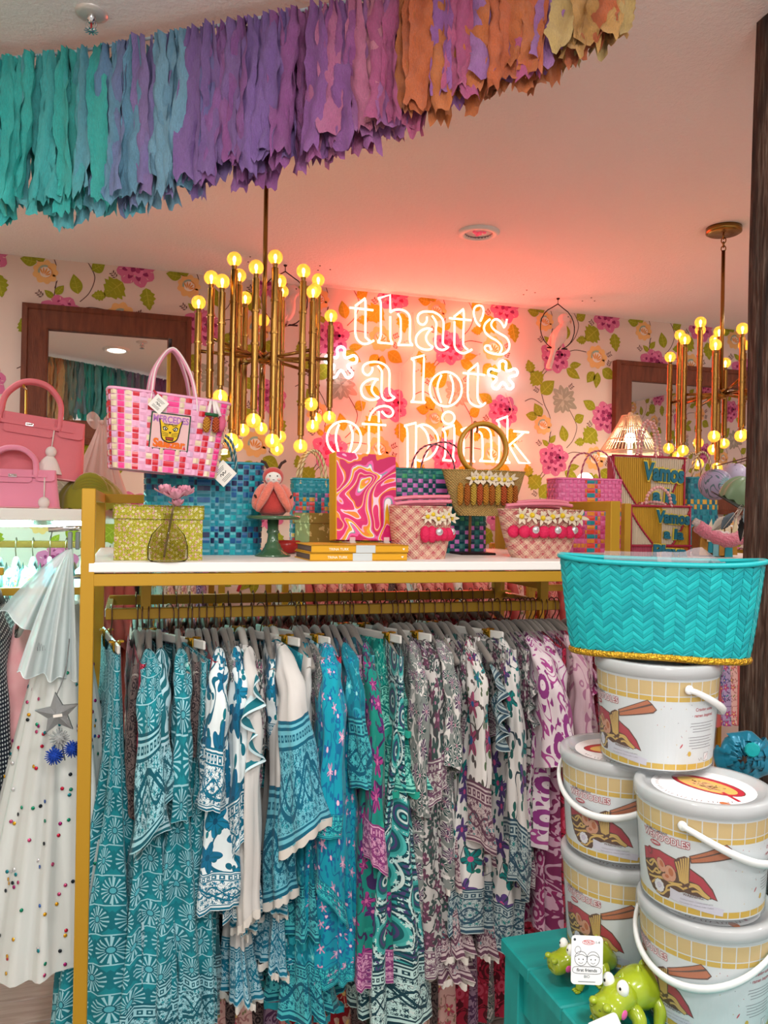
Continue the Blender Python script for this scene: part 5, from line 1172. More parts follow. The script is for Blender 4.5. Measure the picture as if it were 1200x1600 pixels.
# ---- small teal tote peeping left of the agate book
p = S(490, 868)
tm = strap_mats('aqua', ['#1890a0', '#c870a8', '#d8a02c', '#e04848', '#1c6a88'])
ca = lambda i, j, up: 0 if j > 12 else random.Random(i * 31 + j).choice((0, 1, 2, 3, 4))
t, _ = weave('woven_tote', 'small aqua tote with cream rope handles peeping left of the agate book', 'tote bag', p + V((.045, .26, 0)), 0, .11, .07, .205, 30, 16, ca, tm, 1, .8)
for yy in (-.025, .025): rope_handle(t, -.035, .04, yy, .203, .085, mat('cream_rope', '#d8c89a', .7), .004, mat2=mat('tan_rope', '#9a7a4a', .7))
# ---- pink, orange and teal tote on the next rack
p = S(900, 868); Yt = 2.24; c = PY(899, 840, Yt); k = (c.y / p.y) * mpp(p)
tm = strap_mats('candy', ['#e0689c', '#e04830', '#e08c2c', '#1c8c94', '#d8a0c8', '#c83a70'])
def cc(i, j, up):
    s_ = i % 16
    if s_ in (7, 8): return (3, 1, 2)[j % 3] if s_ == 7 else (1, 3)[j % 2]
    if s_ in (6, 9): return 2 if j % 3 == 1 else 1 if j % 3 == 0 else 0
    if j in (9, 10): return 1 if (i + j) % 2 else 2
    if j == 8: return 3 if i % 2 else 2
    if j in (4, 5): return 5
    return 0 if j > 10 else (0, 5, 2)[(i // 3 + j) % 3]
t, _ = weave('woven_tote', 'pink tote woven with orange and teal squares behind the gold end rail', 'tote bag', (c.x + .028, Yt, ZS), -.10, .225, .12, PY(899, 748, Yt - .06).z - ZS, 48, 16, cc, tm, 1.0, .9)
for yy in (-.05, .05): rope_handle(t, -.055 + .02, .06 + .02, yy, PY(899, 748, Yt - .06).z - ZS, .09, mat('wine_rope', '#a03858', .6), .0028, mat2=mat('rose_rope', '#d8a0a8', .6))
# ================================================================ teal table, noodle buckets, basket, crocodiles
m_teal = mat('teal_table_paint', '#0f8c8c', .45, coord='Object', fn=lambda g: g.mix(g.noise(5, 4, g.comb(g.u * 2, g.v * 9, g.w * 2)), '#0b7878', '#16a09c'))
ZT = .782
p0 = PZ(886, 1560, ZT)
tx0, ty0 = p0.x - .02, 0.70
tt = thing('teal_table', 'teal painted wooden table holding the stacked noodle buckets', 'table', (tx0, ty0, 0))
for i in range(5): MB().box((.31, .08 + i * .1005, ZT - .012), (.62, .099, .024), 0, .0025).build('plank', m_teal, tt)
for x, y in ((.03, .06), (.59, .06), (.03, .50), (.59, .50)): MB().box((x, y, (ZT - .024) / 2), (.05, .05, ZT - .024), 0, .002).build('leg', m_teal, tt)
for a, b in (((.31, .055, ZT - .062), (.56, .02, .075)), ((.31, .505, ZT - .062), (.56, .02, .075)), ((.025, .28, ZT - .062), (.02, .42, .075)), ((.595, .28, ZT - .062), (.02, .42, .075))): MB().box(a, b, 0, .002).build('apron', m_teal, tt)
# ---- bucket
m_plas = clear('clear_bucket_plastic', '#f4f6f6', .86, .10, '#b8bcc0'); m_lid = clear('clear_lid_plastic', '#f6f8fa', .55, .12, '#f0f4f6'); m_hw = mat('white_handle_plastic', '#dfe2e2', .3)
BC = ['#dfe3e6', '#d8b038', '#d8b878', '#b8283c', '#d8b060', '#5a3420', '#c06a3c', '#d89a7c', '#8c2830', '#e6e4ec', '#b49ac8', '#d8d4e2', '#c84a58', '#8a8890', '#6a4048', '#e8e4d8', '#f0eef0']
bm_ = [mat('bucket_ink_%d' % i, c, .35) for i, c in enumerate(BC)]
WHT, YEL, PALE, RED, NOO, OUT, CHP, SHR, DRD, NAR, PUR, WRN, PNK, GRY, MAR, CRM, LTX = range(17)
RB = .0915
def U(x, y):
    th = math.asin(max(-1, min(1, (x - 740) / 706))); return (RB * th, .010 + (1110 - (y + 408 * (1 - cos(th)))) * .000129)
def rb(z): return .083 + .0105 * z / .15
pr = Print()
per = 2 * PI * RB
def rect(x0, x1, z0, z1, mi, lay): pr.shape([(x0, z0), (x1, z0), (x1, z1), (x0, z1)], mi, lay)
h2 = per / 2
rect(-h2, h2, .008, .146, WHT, 0)
nt_ = 30; w_ = per / nt_
for i in range(nt_):
    x = -h2 + i * w_; rect(x + .0008, x + w_ - .0008, .010, .0185, YEL, 1); rect(x + .0008, x + w_ - .0008, .1125, .1195, YEL, 1); rect(x + .0008, x + w_ - .0008, .121, .142, PALE, 1)
def up(*q): return [U(*p) for p in q]
pr.shape(up((125, 370), (200, 400), (300, 435), (460, 520), (560, 565), (640, 620), (760, 690), (860, 800), (915, 915), (800, 890), (600, 860), (400, 850), (250, 880), (170, 760), (130, 560)), OUT, 2)
pr.shape(up((132, 382), (200, 410), (300, 445), (460, 532), (560, 578), (640, 634), (755, 705), (850, 812), (900, 903), (800, 880), (600, 850), (400, 840), (250, 870), (176, 755), (138, 560)), RED, 3)
pr.shape(up((130, 510), (200, 520), (300, 570), (440, 640), (560, 730), (700, 770), (790, 850), (850, 908), (700, 905), (560, 880), (430, 890), (390, 965), (300, 940), (210, 850), (155, 700)), OUT, 4)
rn = random.Random(4)
def noodle(q, w=24): P = smooth(up(*q), 5); pr.stroke(P, w * .000129 + .0010, OUT, 5); pr.stroke(P, w * .000129 * .72, NOO, 6)
for q in ([(140, 540), (200, 600), (240, 560), (290, 640)], [(150, 620), (210, 680), (260, 640), (300, 700)], [(170, 700), (240, 730), (330, 740), (420, 770)], [(200, 790), (300, 740), (420, 790), (540, 800)], [(360, 900), (380, 830), (470, 810), (560, 850)], [(560, 840), (650, 800), (720, 830), (780, 880)], [(620, 780), (700, 790), (760, 850), (830, 900)], [(250, 880), (320, 920), (370, 880), (420, 870)], [(640, 860), (700, 850), (760, 885), (820, 905)], [(180, 560), (230, 540), (270, 590), (330, 640)], [(230, 660), (280, 690), (350, 650), (400, 720)]): noodle(q, 30)
pr.ell(*U(195, 432), .0058, .0062, DRD, 7); pr.ell(*U(190, 430), .0030, .0034, RED, 8)
for cx, cy, rx, ry, ro in ((315, 600, .0068, .010, .5), (415, 690, .0085, .0112, .25), (370, 735, .0075, .005, 0)):
    pr.ell(*U(cx, cy), rx + .0007, ry + .0007, OUT, 7, ro); pr.ell(*U(cx, cy), rx, ry, SHR, 8, ro); pr.ell(U(cx, cy)[0] + .001, U(cx, cy)[1] + .002, rx * .45, ry * .5, LTX if False else CHP, 9, ro)
pr.ell(*U(288, 825), .0098, .0098, OUT, 9, 0, 20, .07, 10); pr.ell(*U(288, 825), .0090, .0090, NAR, 10, 0, 20, .07, 10)
cx, cy = U(288, 825); pr.stroke([(cx + .0045 * (1 - i / 22) * cos(i * .6), cy + .0045 * (1 - i / 22) * sin(i * .6)) for i in range(20)], .0008, PUR, 11)
pr.shape(up((455, 545), (500, 510), (565, 485), (625, 500), (620, 700), (610, 830), (545, 800), (500, 745)), OUT, 8)
for i in range(6):
    a = i / 6; pr.stroke(smooth(up((475 + 26 * i, 535 - 8 * i + (20 if i < 2 else 0)), (500 + 20 * i, 650), (520 + 16 * i, 790 - abs(3 - i) * 8)), 4), .0022, NOO, 9)
pr.shape(up((612, 478), (980, 283), (1030, 316), (1078, 368), (1045, 420), (630, 556)), OUT, 8)
pr.shape(up((622, 485), (978, 294), (1015, 318), (640, 503)), CHP, 9); pr.shape(up((632, 514), (1030, 332), (1066, 370), (1038, 408), (640, 545)), CHP, 9)
pr.shape(up((410, 838), (980, 985), (972, 1062), (408, 958)), WRN, 12)
def lab(t, x, y, s, mi, rot=0, bold=0.0, wm=None, lay=13): px_, pz_ = U(x, y); pr.text(t, px_, pz_, s, mi, lay, bold, rot, wmax=wm)
lab('WARNING!', 660, 925, .0058, MAR, 0, .012); lab('Choking hazard. Contains small parts', 690, 975, .0030, GRY); lab('Not suitable for children under 3 years', 690, 1012, .0030, GRY)
lab('WENOODLES', 350, 345, .0128, RED, 0, .075, .078); lab('WENOODLES', 350, 345, .0128, LTX, 0, .012, .076, 14); lab('DUMB COMPANY', 268, 232, .0050, MAR, 0, .02)
pr.ell(*U(258, 352), .0098, .0036, RED, 13); lab('RAMEN', 258, 362, .0042, LTX, 0, .02, None, 14)
def blk(t, th, z, s, mi, bold=0.0): pr.text(t, RB * th, z, s, mi, 3, bold)
blk('Craving some', 1.36, .098, .0068, RED, .02); blk('ramen inspired', 1.36, .089, .0068, RED, .02)
for i in range(4): rect(RB * 1.36 - .026 + .004 * (i > 1), RB * 1.36 + .026 - .006 * (i % 2), .079 - i * .0042, .0800 - i * .0042, GRY, 2)
for i in range(5): rect(RB * 1.36 - .027 + .005 * (i > 3), RB * 1.36 + .024 - .005 * (i % 2), .058 - i * .0042, .0590 - i * .0042, GRY, 2)
rect(RB * 1.42, RB * 1.42 + .013, .020, .033, GRY, 2); rect(RB * 1.42 + .0008, RB * 1.42 + .0122, .0208, .0322, LTX, 3); pr.stroke([(RB * 1.42 + .003, .023), (RB * 1.42 + .010, .031)], .0008, RED, 4); pr.stroke(smooth([(RB * 1.42 - .012, .026), (RB * 1.42 - .009, .022), (RB * 1.42 - .006, .026), (RB * 1.42 - .003, .022)], 5), .0007, GRY, 3)
pr.ell(RB * 1.08, .034, .0032, .0040, YEL, 2); pr.ell(RB * .92, .046, .0012, .0040, PNK, 2, -.6)
for i in range(46): pr.ell(rn.uniform(.035, h2), rn.uniform(.024, .108), .0006, .0008, rn.choice((GRY, PNK, YEL)), 1, n=6)
lidp = Print(); lidp.ell(0, 0, .072, .072, LTX, 0, 0, 40); lidp.ell(0, .012, .056, .030, OUT, 1, 0, 28); lidp.ell(0, .012, .0545, .0285, RED, 2, 0, 28); lidp.ell(0, .010, .046, .022, NOO, 3, 0, 28)
for i in range(16): lidp.stroke(smooth([(rn.uniform(-.03, .03), rn.uniform(-.004, .024)) for _ in range(3)], 5), .0018, OUT if i % 3 == 0 else SHR if i % 3 == 1 else PALE, 4 + i % 3)
lidp.stroke([(.03, .0), (.064, -.016)], .005, RED, 8); lidp.ell(.056, -.040, .008, .006, CHP, 4)
for i in range(24): a = -.4 - i * .11; lidp.stroke([(.0615 * cos(a), .0615 * sin(a)), (.066 * cos(a + .03 * (i % 3 - 1)), .066 * sin(a + .03 * (i % 3 - 1)))], .0014, MAR, 3)
def bucket_parts():
    d = {}
    d['bucket_wall'] = MB().lathe([(0, .004), (.078, .003), (.0850, .006), (rb(.146) + .0016, .150)], 56).mesh('bucket_wall', m_plas)
    d['bucket_base'] = MB().lathe([(.083, .0), (.0842, .003), (.0838, .0075), (.080, .0078)], 56).mesh('bucket_base', m_plas)
    mb = MB()
    def fm(x, y, h): r = rb(y) - .0004 + h; a = x / RB - PI / 2; return (r * cos(a), r * sin(a), y)
    pr.into(mb, fm, .00006, .0058); d['printed_label'] = mb.mesh('printed_label', bm_)
    d['lid'] = MB().lathe([(.0, .160), (.080, .160), (.083, .165), (.0945, .165), (.0965, .163), (.0968, .150), (.0958, .149), (.0958, .146), (.0940, .146)], 60).mesh('lid', m_lid)
    mb = MB(); lidp.into(mb, lambda x, y, h: (x, y, .1603 + h), .00005); d['lid_print'] = mb.mesh('lid_print', bm_)
    hp = [(.0975 * cos(a), -.0985 * sin(a), .132 - .052 * sin(a) ** 1.2) for a in [PI * i / 30 for i in range(31)]]
    mb = MB().tube(hp, [.0028 + .0018 * sin(PI * i / 30) for i in range(31)], 8, flat=1.5)
    for s in (-1, 1): mb.ball((s * .0965, 0, .132), (.003, .007, .007), 10, 8)
    d['carry_handle'] = mb.mesh('carry_handle', m_hw); return d
BP = bucket_parts()
def bucket(px, py, t_, z, rot, hrot, label, lid_rot=0):
    p = PZ(px, py, z) if t_ is None else None; p = V((p.x, p.y, z))
    face = math.atan2(-p.x, p.y)                      # turn so that the label centre looks at the viewer
    o = thing('noodle_bucket', label, 'bucket', p, face + math.radians(rot), 'noodle play buckets')
    for k, me in BP.items():
        if k == 'carry_handle' and hrot is None: continue
        c = link(me, k, o)
        if k == 'carry_handle': c.rotation_euler = (0, 0, math.radians(hrot - rot))
        if k == 'lid_print': c.rotation_euler = (0, 0, math.radians(lid_rot))
    return o
H1 = .166
def at_t(px, t, z): d = ray(px, 800); q = EYE + d * t; q.z = z; return q
def bk(px, t, z, rot, hrot, label, lr=0):
    q = at_t(px, t, z); face = math.atan2(-q.x, q.y) * -1
    face = math.atan2(q.x, q.y) * -1
    o = thing('noodle_bucket', label, 'bucket', q, face + math.radians(rot), 'noodle play buckets')
    for k, me in BP.items():
        if k == 'carry_handle' and hrot is None: continue
        c = link(me, k, o)
        if k == 'carry_handle': c.rotation_euler = (0, 0, math.radians(hrot - rot))
        if k == 'lid_print': c.rotation_euler = (0, 0, math.radians(lr))
    return o
bk(978, 1.335, ZT, -8, None, 'clear noodle bucket at the bottom of the left stack behind the crocodiles', 0)
bk(974, 1.335, ZT + H1, 2, -18, 'clear noodle bucket second in the left stack with white handle hanging down', 20)
bk(1114, 1.165, ZT, -23, -22, 'large clear noodle bucket at bottom right with white handle across its front', 0)
bk(1106, 1.165, ZT + H1, 0, 75, 'clear noodle bucket on top of the bottom right one, name facing forward', -30)
bk(1031, 1.272, ZT + 2 * H1, -28, 118, 'clear noodle bucket bridging both stacks under the turquoise basket', 0)
# ---- turquoise herringbone basket
m_tq = [mat('turquoise_straw_%d' % i, c, .42, spec=.5) for i, c in enumerate(('#0ca4aa', '#0a9aa2', '#12aeb2'))]; m_tqd = mat('turquoise_lining', '#0a6c74', .7)
m_gt = mat('gold_braid', '#c89a2c', .3, .8, coord='Object', bump=lambda g: g.noise(260, 2), bs=.9, bd=.006)
qb = at_t(1031, 1.262, ZT + 3 * H1 + .001); HB = .148
tb = thing('woven_basket', 'turquoise herringbone straw basket with gold braid base on the top bucket', 'basket', qb, -math.atan2(qb.x, qb.y) + .02)
def bp(a, z):
    A = 2 * PI * a; w = .1330 + .0205 * z ** .8; d = .056 + .020 * z; c, s = cos(A), sin(A)
    return V((w * math.copysign(abs(c) ** .82, c), d * math.copysign(abs(s) ** (1.0 - .15 * z), s), .004 + (HB - .004) * z + (.006 * abs(c) ** 3) * z + (.004 * (1 - abs(c)) if z < .1 else 0)))
nu_, nv_ = 46, 12; tab = [bp(k / 720, .5) for k in range(721)]; cum = [0]
for k in range(720): cum.append(cum[-1] + (tab[k + 1] - tab[k]).length)
def ua(u):
    L = (u % 1) * cum[-1]; import bisect; i = max(0, min(719, bisect.bisect(cum, L) - 1)); return (i + (L - cum[i]) / max(1e-9, cum[i + 1] - cum[i])) / 720
mb = MB(); rn = random.Random(2)
for i in range(nu_):
    a0, a1 = ua(i / nu_), ua((i + 1) / nu_ - 1e-6); dirn = 1 if i % 2 else -1
    for j in range(-1, nv_ + 1):
        z0 = (j + .03) / nv_; z1 = (j + .97) / nv_; sl = .50 / nv_ * dirn
        def Z(z): return min(1, max(0, z))
        q = [bp(a0, Z(z0 - sl)), bp(a1, Z(z0 + sl)), bp(a1, Z(z1 + sl)), bp(a0, Z(z1 - sl))]
        n = (q[1] - q[0]).cross(q[3] - q[0])
        if n.length < 1e-9: continue
        n.normalize(); m0 = (q[0] + q[3]) / 2 + n * .0010; m1 = (q[1] + q[2]) / 2 + n * .0002
        mb.add(q + [m0, m1], [(0, 1, 5, 4), (4, 5, 2, 3)], rn.randrange(3), False)
tag(mb.build('herringbone_straw', m_tq, tb), kind='stuff')
MB().grid(lambda a, b: bp(a, b) - V((bp(a, b).x, bp(a, b).y, 0)) * .018, 80, 8, cu=True).add([bp(k / 60, 0) * .97 for k in range(60)], [tuple(range(60))]).build('lining', m_tqd, tb)
MB().tube([bp(k / 100, 1.0) for k in range(100)], .0042, 8, closed=True).build('rolled_rim', m_tq[0], tb)
MB().tube([bp(k / 100, 0) + V((0, 0, -.001)) for k in range(100)], .0046, 8, closed=True, flat=1.2).build('gold_braid', m_gt, tb)
# clear packages in the basket
m_cel = clear('cellophane', '#f6f0f0', .72, .06, '#e0d4d8')
for (px, py, w, h, r_, lab_) in ((998, 862, .105, .075, -.12, 'flat clear plastic bag sticking out of the turquoise basket at left'), (1085, 868, .12, .07, .25, 'crumpled clear cellophane in the right half of the turquoise basket')):
    q = at_t(px, 1.27 if r_ < 0 else 1.285, 0); q.z = PT(px, py, 1.27).z - h; rp = random.Random(px)
    gr = [[rp.uniform(-.006, .006) for _ in range(9)] for _ in range(7)]
    mb = MB().grid(lambda a, b: ((a - .5) * w, .004 * sin(a * 9) + (gr[int(b * 6)][int(a * 8)] if r_ > 0 else .002 * sin(b * 5)), h * (1 - b) + (gr[int(b * 6)][int(a * 8)] * 2.2 if r_ > 0 and b < .5 else 0)), 8, 6, sm=False)
    t = thing('clear_bag', lab_, 'plastic bag', q, -.35 + r_ * .4); mb.build('film', m_cel, t)
    MB().box((0, .001, .004), (w * .98, .003, .006)).build('seal', m_cel, t)
# ---- crocodile figurines
m_cg = mat('lime_glaze', '#93a818', .22, coat=.6, fn=lambda g: g.mix(g.noise(14, 3), '#7c9412', '#a8b424'), coord='Object'); m_wg = mat('white_glaze', '#e8e8e4', .15, coat=.5); m_pk = mat('pink_cheek', '#d8589a', .3)
m_tag_ = mat('white_card', '#e6e8ea', .5); m_tk = [mat('card_ink_%d' % i, c, .5) for i, c in enumerate(('#303a40', '#c83038', '#5a6a70'))]
def croc(px, py, t_, rz, label, sc=1.0, tagrot=0):
    q = at_t(px, t_, ZT); t = thing('crocodile_figurine', label, 'figurine', q, rz, 'green crocodile figurines')
    k = sc
    body_ = smooth([(-.002, 0, .050), (.030, 0, .052), (.058, 0, .044), (.078, 0, .032), (.098, .012, .022), (.112, .030, .017), (.116, .048, .018)], 5)
    rr = []
    for i in range(len(body_)):
        s = i / (len(body_) - 1); rr.append((.026 + .008 * sin(PI * min(1, s * 2.2))) * (1 - sstep(.35, 1.0, s) * .88))
    MB(MX.Scale(k, 4)).tube(body_, rr, 18).build('body', m_cg, t)
    mb = MB(MX.Scale(k, 4)); mb.tube(smooth([(.012, 0, .050), (-.012, 0, .056), (-.034, 0, .048), (-.054, 0, .043), (-.064, 0, .042)], 5), [.014, .020, .024, .0265, .028, .0285, .028, .027, .026, .0255, .0255, .026, .0265, .0265, .026, .025, .0235, .021, .017, .011, .004][:21], 18, flat=.80)
    for s in (-1, 1): mb.ball((-.060, s * .013, .058), (.008, .007, .006), 10, 8)
    mb.build('head', m_cg, t)
    for s in (-1, 1):
        e = MB(MX.Scale(k, 4)).ball((-.022, s * .0135, .075), (.0095, .0100, .0135), 14, 10).build('eye', m_wg, t); MB(MX.Scale(k, 4)).ball((-.0305, s * .0145, .078), (.0016, .0022, .0028), 8, 6).build('pupil', m_blk, e)
        MB(MX.Scale(k, 4)).ball((-.034, s * .0245, .044), (.0085, .0035, .0075), 12, 8).build('cheek', m_pk, t)
        MB(MX.Scale(k, 4)).ball((-.0715, s * .008, .056), (.0016, .0024, .0018), 8, 6).build('nostril', mat('dark_lime', '#56660e', .4) if 'dark_lime' not in MATS else MATS['dark_lime'], t)
        for x, fx in ((-.004, -.012), (.052, .044)):
            mb = MB(MX.Scale(k, 4)).tube(smooth([(x, s * .018, .040), (x - .002, s * .033, .030), (fx, s * .036, .014), (fx - .004, s * .037, .004)], 4), [.012, .013, .013, .0125, .012, .0115, .011, .010, .0095, .009, .0085, .008, .0075][:13], 10)
            for q_ in (-1, 0, 1): mb.ball((fx - .010, s * .037 + q_ * .006, .003), (.0075, .0035, .0032), 8, 6)
            mb.build('leg', m_cg, t)
    MB(MX.Scale(k, 4)).tube(smooth([(-.044, .0225, .038), (-.057, .0165, .038), (-.0655, 0, .0385), (-.057, -.0165, .038), (-.044, -.0225, .038)], 5), .0012, 6).build('mouth_line', MATS['dark_lime'], t)
    for i in range(7):
        c = body_[int(i * 4.2)]; r = rr[int(i * 4.2)]; MB(MX.Scale(k, 4)).lathe([(.0062, 0), (.004, .005), (0, .0095)], 8, (c.x + .006, c.y + (-.006 if i % 2 else .006) * (1 - i / 8), c.z + r * .93)).build('back_spike', m_cg, t)
    return t
croc(912, 1500, 1.235, math.radians(2), 'green crocodile figurine at the left table edge with printed swing tag', .72)
croc(988, 1560, 1.125, math.radians(20), 'glossy green crocodile figurine in front with blank white card below its chin', .88)
def card(px, py, t_, w, h, rz, tilt, label, printed, roll=0):
    q = PT(px, py, t_); t = thing('hang_tag', label, 'tag', q, rot=(tilt, roll, rz)); r = .005
    pts = []
    for cx, cz, a0 in ((w / 2 - r, h / 2 - r, 0), (-w / 2 + r, h / 2 - r, PI / 2), (-w / 2 + r, -h / 2 + r, PI), (w / 2 - r, -h / 2 + r, 1.5 * PI)): pts += [(cx + r * cos(a0 + i * PI / 8), cz + r * sin(a0 + i * PI / 8)) for i in range(5)]
    MB().prism(pts, -.0008, .0008, ax='y').build('card', m_tag_, t)
    P = Print(); P.ell(-w * .40, h * .42, .0018, .0018, 0, 1)
    if printed:
        P.stroke([(w * .04 + .0085 * cos(a) , h * .37 + .0030 * sin(a)) for a in [i * PI / 8 for i in range(16)]], .0006, 1, 1, True); P.text('TOLO', w * .04, h * .348, .0048, 1, 2, .02); P.text('1-4', w * .33, h * .35, .0048, 0, 2)
        for cx in (-.0085, .0085):
            P.stroke([(cx + .0088 * cos(a), .002 + .0095 * sin(a)) for a in [i * PI / 10 for i in range(20)]], .0006, 0, 1, True); P.stroke([(cx - .0085, .004), (cx, .0075), (cx + .0085, .004)], .0006, 0, 1, sm=4)
            for e in (-.003, .003): P.ell(cx + e, .001, .0008, .0010, 0, 1)
            P.stroke([(cx - .003, -.003), (cx, -.0045), (cx + .003, -.003)], .0005, 0, 1, sm=4)
        P.stroke([(-.013 + .004 * cos(a), .013 + .005 * sin(a)) for a in [i * PI / 6 for i in range(12)]], .0005, 0, 1, True)
        P.text('first friends', 0, -h * .235, .0062, 0, 2, .012); P.stroke([(.020 * math.copysign(abs(cos(a)) ** .4, cos(a)), -h * .205 + .0048 * math.copysign(abs(sin(a)) ** .6, sin(a))) for a in [i * PI / 12 for i in range(24)]], .0006, 0, 1, True); P.text('BIO', 0, -h * .36, .0052, 2, 2); P.stroke([(-.012, -h * .44), (.012, -h * .44)], .0008, 2, 2)
    mb = MB(); P.into(mb, lambda x, y, h_: (x, -.0009 - h_, y), .0001); mb.build('print', m_tk, t); return t
card(917, 1500, 1.115, .044, .064, -.30, -.12, 'white swing tag printed with two round faces on the left crocodile', True, .03)
card(955, 1628, 1.04, .042, .06, -.30, -.25, 'blank white swing tag under the front crocodile', False, -.42)
# ---- blue satin rosette by the post
m_sat = mat('blue_satin', '#0a7896', .3, .2, sheen=.3)
q = PT(1158, 1178, 1.53); t = thing('satin_rosette', 'blue satin rosette with turquoise button beside the timber post', 'hair clip', q, -.5); rn = random.Random(6)
for i in range(14):
    a = i * 2.4; r0 = .003 + .036 * (i / 14)
    def fn(x, y, a=a, r0=r0, ph=rn.uniform(0, 6)): A = a + (x - .5) * 1.9; R_ = r0 + .012 * sin(PI * y) + y * .008; return (R_ * cos(A) * 1.05, -.022 * (1 - y) - .010 * (1 - r0 / .04) + .004 * sin(9 * A + ph), R_ * sin(A) + .003 * sin(7 * A + ph))
    MB().grid(fn, 10, 5).build('satin_fold', m_sat, t)
MB().lathe([(0, .004), (.012, .003), (.0145, 0), (.013, -.002)], 9, sm=False).build('button', mat('turquoise_button', '#10a8ac', .4), t, (.010, -.040, .020)).rotation_euler = (PI / 2, 0, 0)
MB().box((0, .006, 0), (.05, .004, .012), 0, .001).build('clip', m_chrome, t)
r_ = t.rotation_euler.to_matrix().inverted(); e = r_ @ (V((pd.location.x - .03, pd.location.y - .02, q.z + .01)) - q)
MB().tube([(.0, .006, .0), e], .0035, 6).build('hanging_peg', m_dark, t)
# ================================================================ pink checked tote hung on a tall stand
Yt = 2.02
c = PY(262, 742, Yt); k = mpp(c)
st = thing('bag_stand', 'tall gold stand at the left of the shelf holding the pink checked tote', 'display stand', (c.x, Yt + .05, ZS))
hz_ = PY(262, 541, Yt + .05).z - ZS
MB().box((0, 0, .003), (.10, .10, .006), 0, .002).build('base_plate', m_gold, st); MB().tube([(0, 0, .005), (0, 0, hz_ - .012)], .0048, 10).build('rod', m_gold, st)
MB().tube([(0, .01, hz_ - .012), (0, -.07, hz_ - .012), (0, -.075, hz_ + .004)], .0042, 8).build('hook_arm', m_dark, st)
tm = strap_mats('pinkcheck', ['#e2a0c0', '#c8142c', '#e83a88', '#d8c4a4', '#d4a8c8'], .3)
def cp(i, j, up):
    v = (1, 3, 2, 3, 1, 0, 5)[(i + 2) % 7]
    if v == 1: return 1 if j % 4 != 3 else 0
    if v == 3: return 3 if j % 4 != 1 else 4
    if v == 2: return (2, 1, 2, 2)[j % 4]
    if v == 5: return 1 if j % 3 == 1 else 3 if j % 3 == 2 else 0
    return 4 if j % 4 == 3 else 0
wt_, ht_ = 158 * k, 118 * k
zb_ = PY(255, 742, Yt - .06).z
pt = thing('woven_tote', 'pink and red checked woven tote with leopard patch hanging from a stand', 'tote bag', (PY(255, 742, Yt - .05).x, Yt - .03, zb_ + .004), rot=(.0, .07, .10))
_, Pb = weave('', '', '', None, 0, wt_, .115, ht_, 42, 13, cp, tm, 1.16, .78, par=pt, rnd=.4)
m_ph = mat('pink_handle', '#d890a8', .35); m_ph2 = mat('white_braid', '#e8dcd8', .5)
zt_ = PY(262, 543, Yt - .05).z - (zb_ + .004)
for y in (-.042, .042):
    pts = smooth([(-.040 * 1.2, y, ht_ - .035), (-.047, y * .98, ht_ + .0), (-.040, y * .7, ht_ + (zt_ - ht_) * .55), (-.004, y * .2, zt_), (.036, y * .7, ht_ + (zt_ - ht_) * .55), (.055, y * .98, ht_ + .0), (.060, y, ht_ - .035)], 6)
    MB().tube(pts, .0052, 8).tube([p + V((0, -.0042, .003)) for p in pts], .0018, 5, 1).build('handle', [m_ph, m_ph2], pt)
def fpt(x, z):
    best = None
    for i in range(240):
        q = Pb(i / 240, z)
        if q.y < 0 and (best is None or abs(q.x - x) < abs(best.x - x)): best = q
    return best
pq = fpt(.008, .52); PW, PH = 58 * k, 55 * k
def patch():
    P = Print(); w, h = PW / 2, PH / 2
    P.shape([(-w, -h), (w, -h), (w, h), (-w, h)], 0, 0); P.shape([(-w + .003, -h + .003), (w - .003, -h + .003), (w - .003, h - .003), (-w + .003, h - .003)], 1, 1)
    P.text('MERCEDES', 0, h * .50, .021, 6, 2, .03, 0, 0, PW * .90); P.text('Salazar', 0, -h * .84, .026, 3, 4, .05, 0, 0, PW * .86)
    face = smooth([(-.6, .75), (-.36, .50), (0, .46), (.36, .50), (.6, .75), (.52, .25), (.48, -.1), (.36, -.5), (0, -.66), (-.36, -.5), (-.48, -.1), (-.52, .25)], 4, True)
    P.shape([(p.x * w, p.y * h * .92) for p in face], 2, 5); P.shape([(p.x * w * .88, p.y * h * .82) for p in face], 4, 6)
    for s in (-1, 1):
        P.shape([(s * .10 * w, .16 * h), (s * .26 * w, .30 * h), (s * .40 * w, .24 * h), (s * .34 * w, .06 * h), (s * .2 * w, .04 * h)], 2, 7); P.shape([(s * .15 * w, .15 * h), (s * .26 * w, .24 * h), (s * .35 * w, .19 * h), (s * .30 * w, .08 * h)], 5, 8); P.ell(s * .25 * w, .16 * h, .0016, .0022, 2, 9)
        P.stroke([(s * .05 * w, .46 * h), (s * .12 * w, .30 * h), (s * .34 * w, .38 * h)], .0012, 2, 9)
        for q in range(3): P.stroke([(s * .08 * w, (-.10 - q * .06) * h), (s * .42 * w, (-.02 - q * .10) * h)], .0008, 2, 9)
    P.shape([(-.08 * w, .0), (.08 * w, .0), (0, -.12 * h)], 2, 9); P.shape([(-.22 * w, -.28 * h), (.22 * w, -.28 * h), (.18 * w, -.48 * h), (-.18 * w, -.48 * h)], 2, 8); P.shape([(-.18 * w, -.31 * h), (.18 * w, -.31 * h), (.15 * w, -.44 * h), (-.15 * w, -.44 * h)], 7, 9)
    for q in range(-3, 4): P.stroke([(q * .045 * w, -.31 * h), (q * .045 * w, -.44 * h)], .0006, 2, 10)
    return P
m_pat = [mat('patch_thread_%d' % i, c, .8) for i, c in enumerate(('#1c4a34', '#ddb4b4', '#201a1a', '#e06a1c', '#e0b820', '#e8e0c0', '#a86ab0', '#c0502c'))]
mb = MB(); patch().into(mb, lambda x, y, h_: (x + pq.x, pq.y - .0055 - h_ * 1.0 - .06 * (y), y + pq.z), .00025)
po = mb.build('leopard_patch', m_pat, pt)
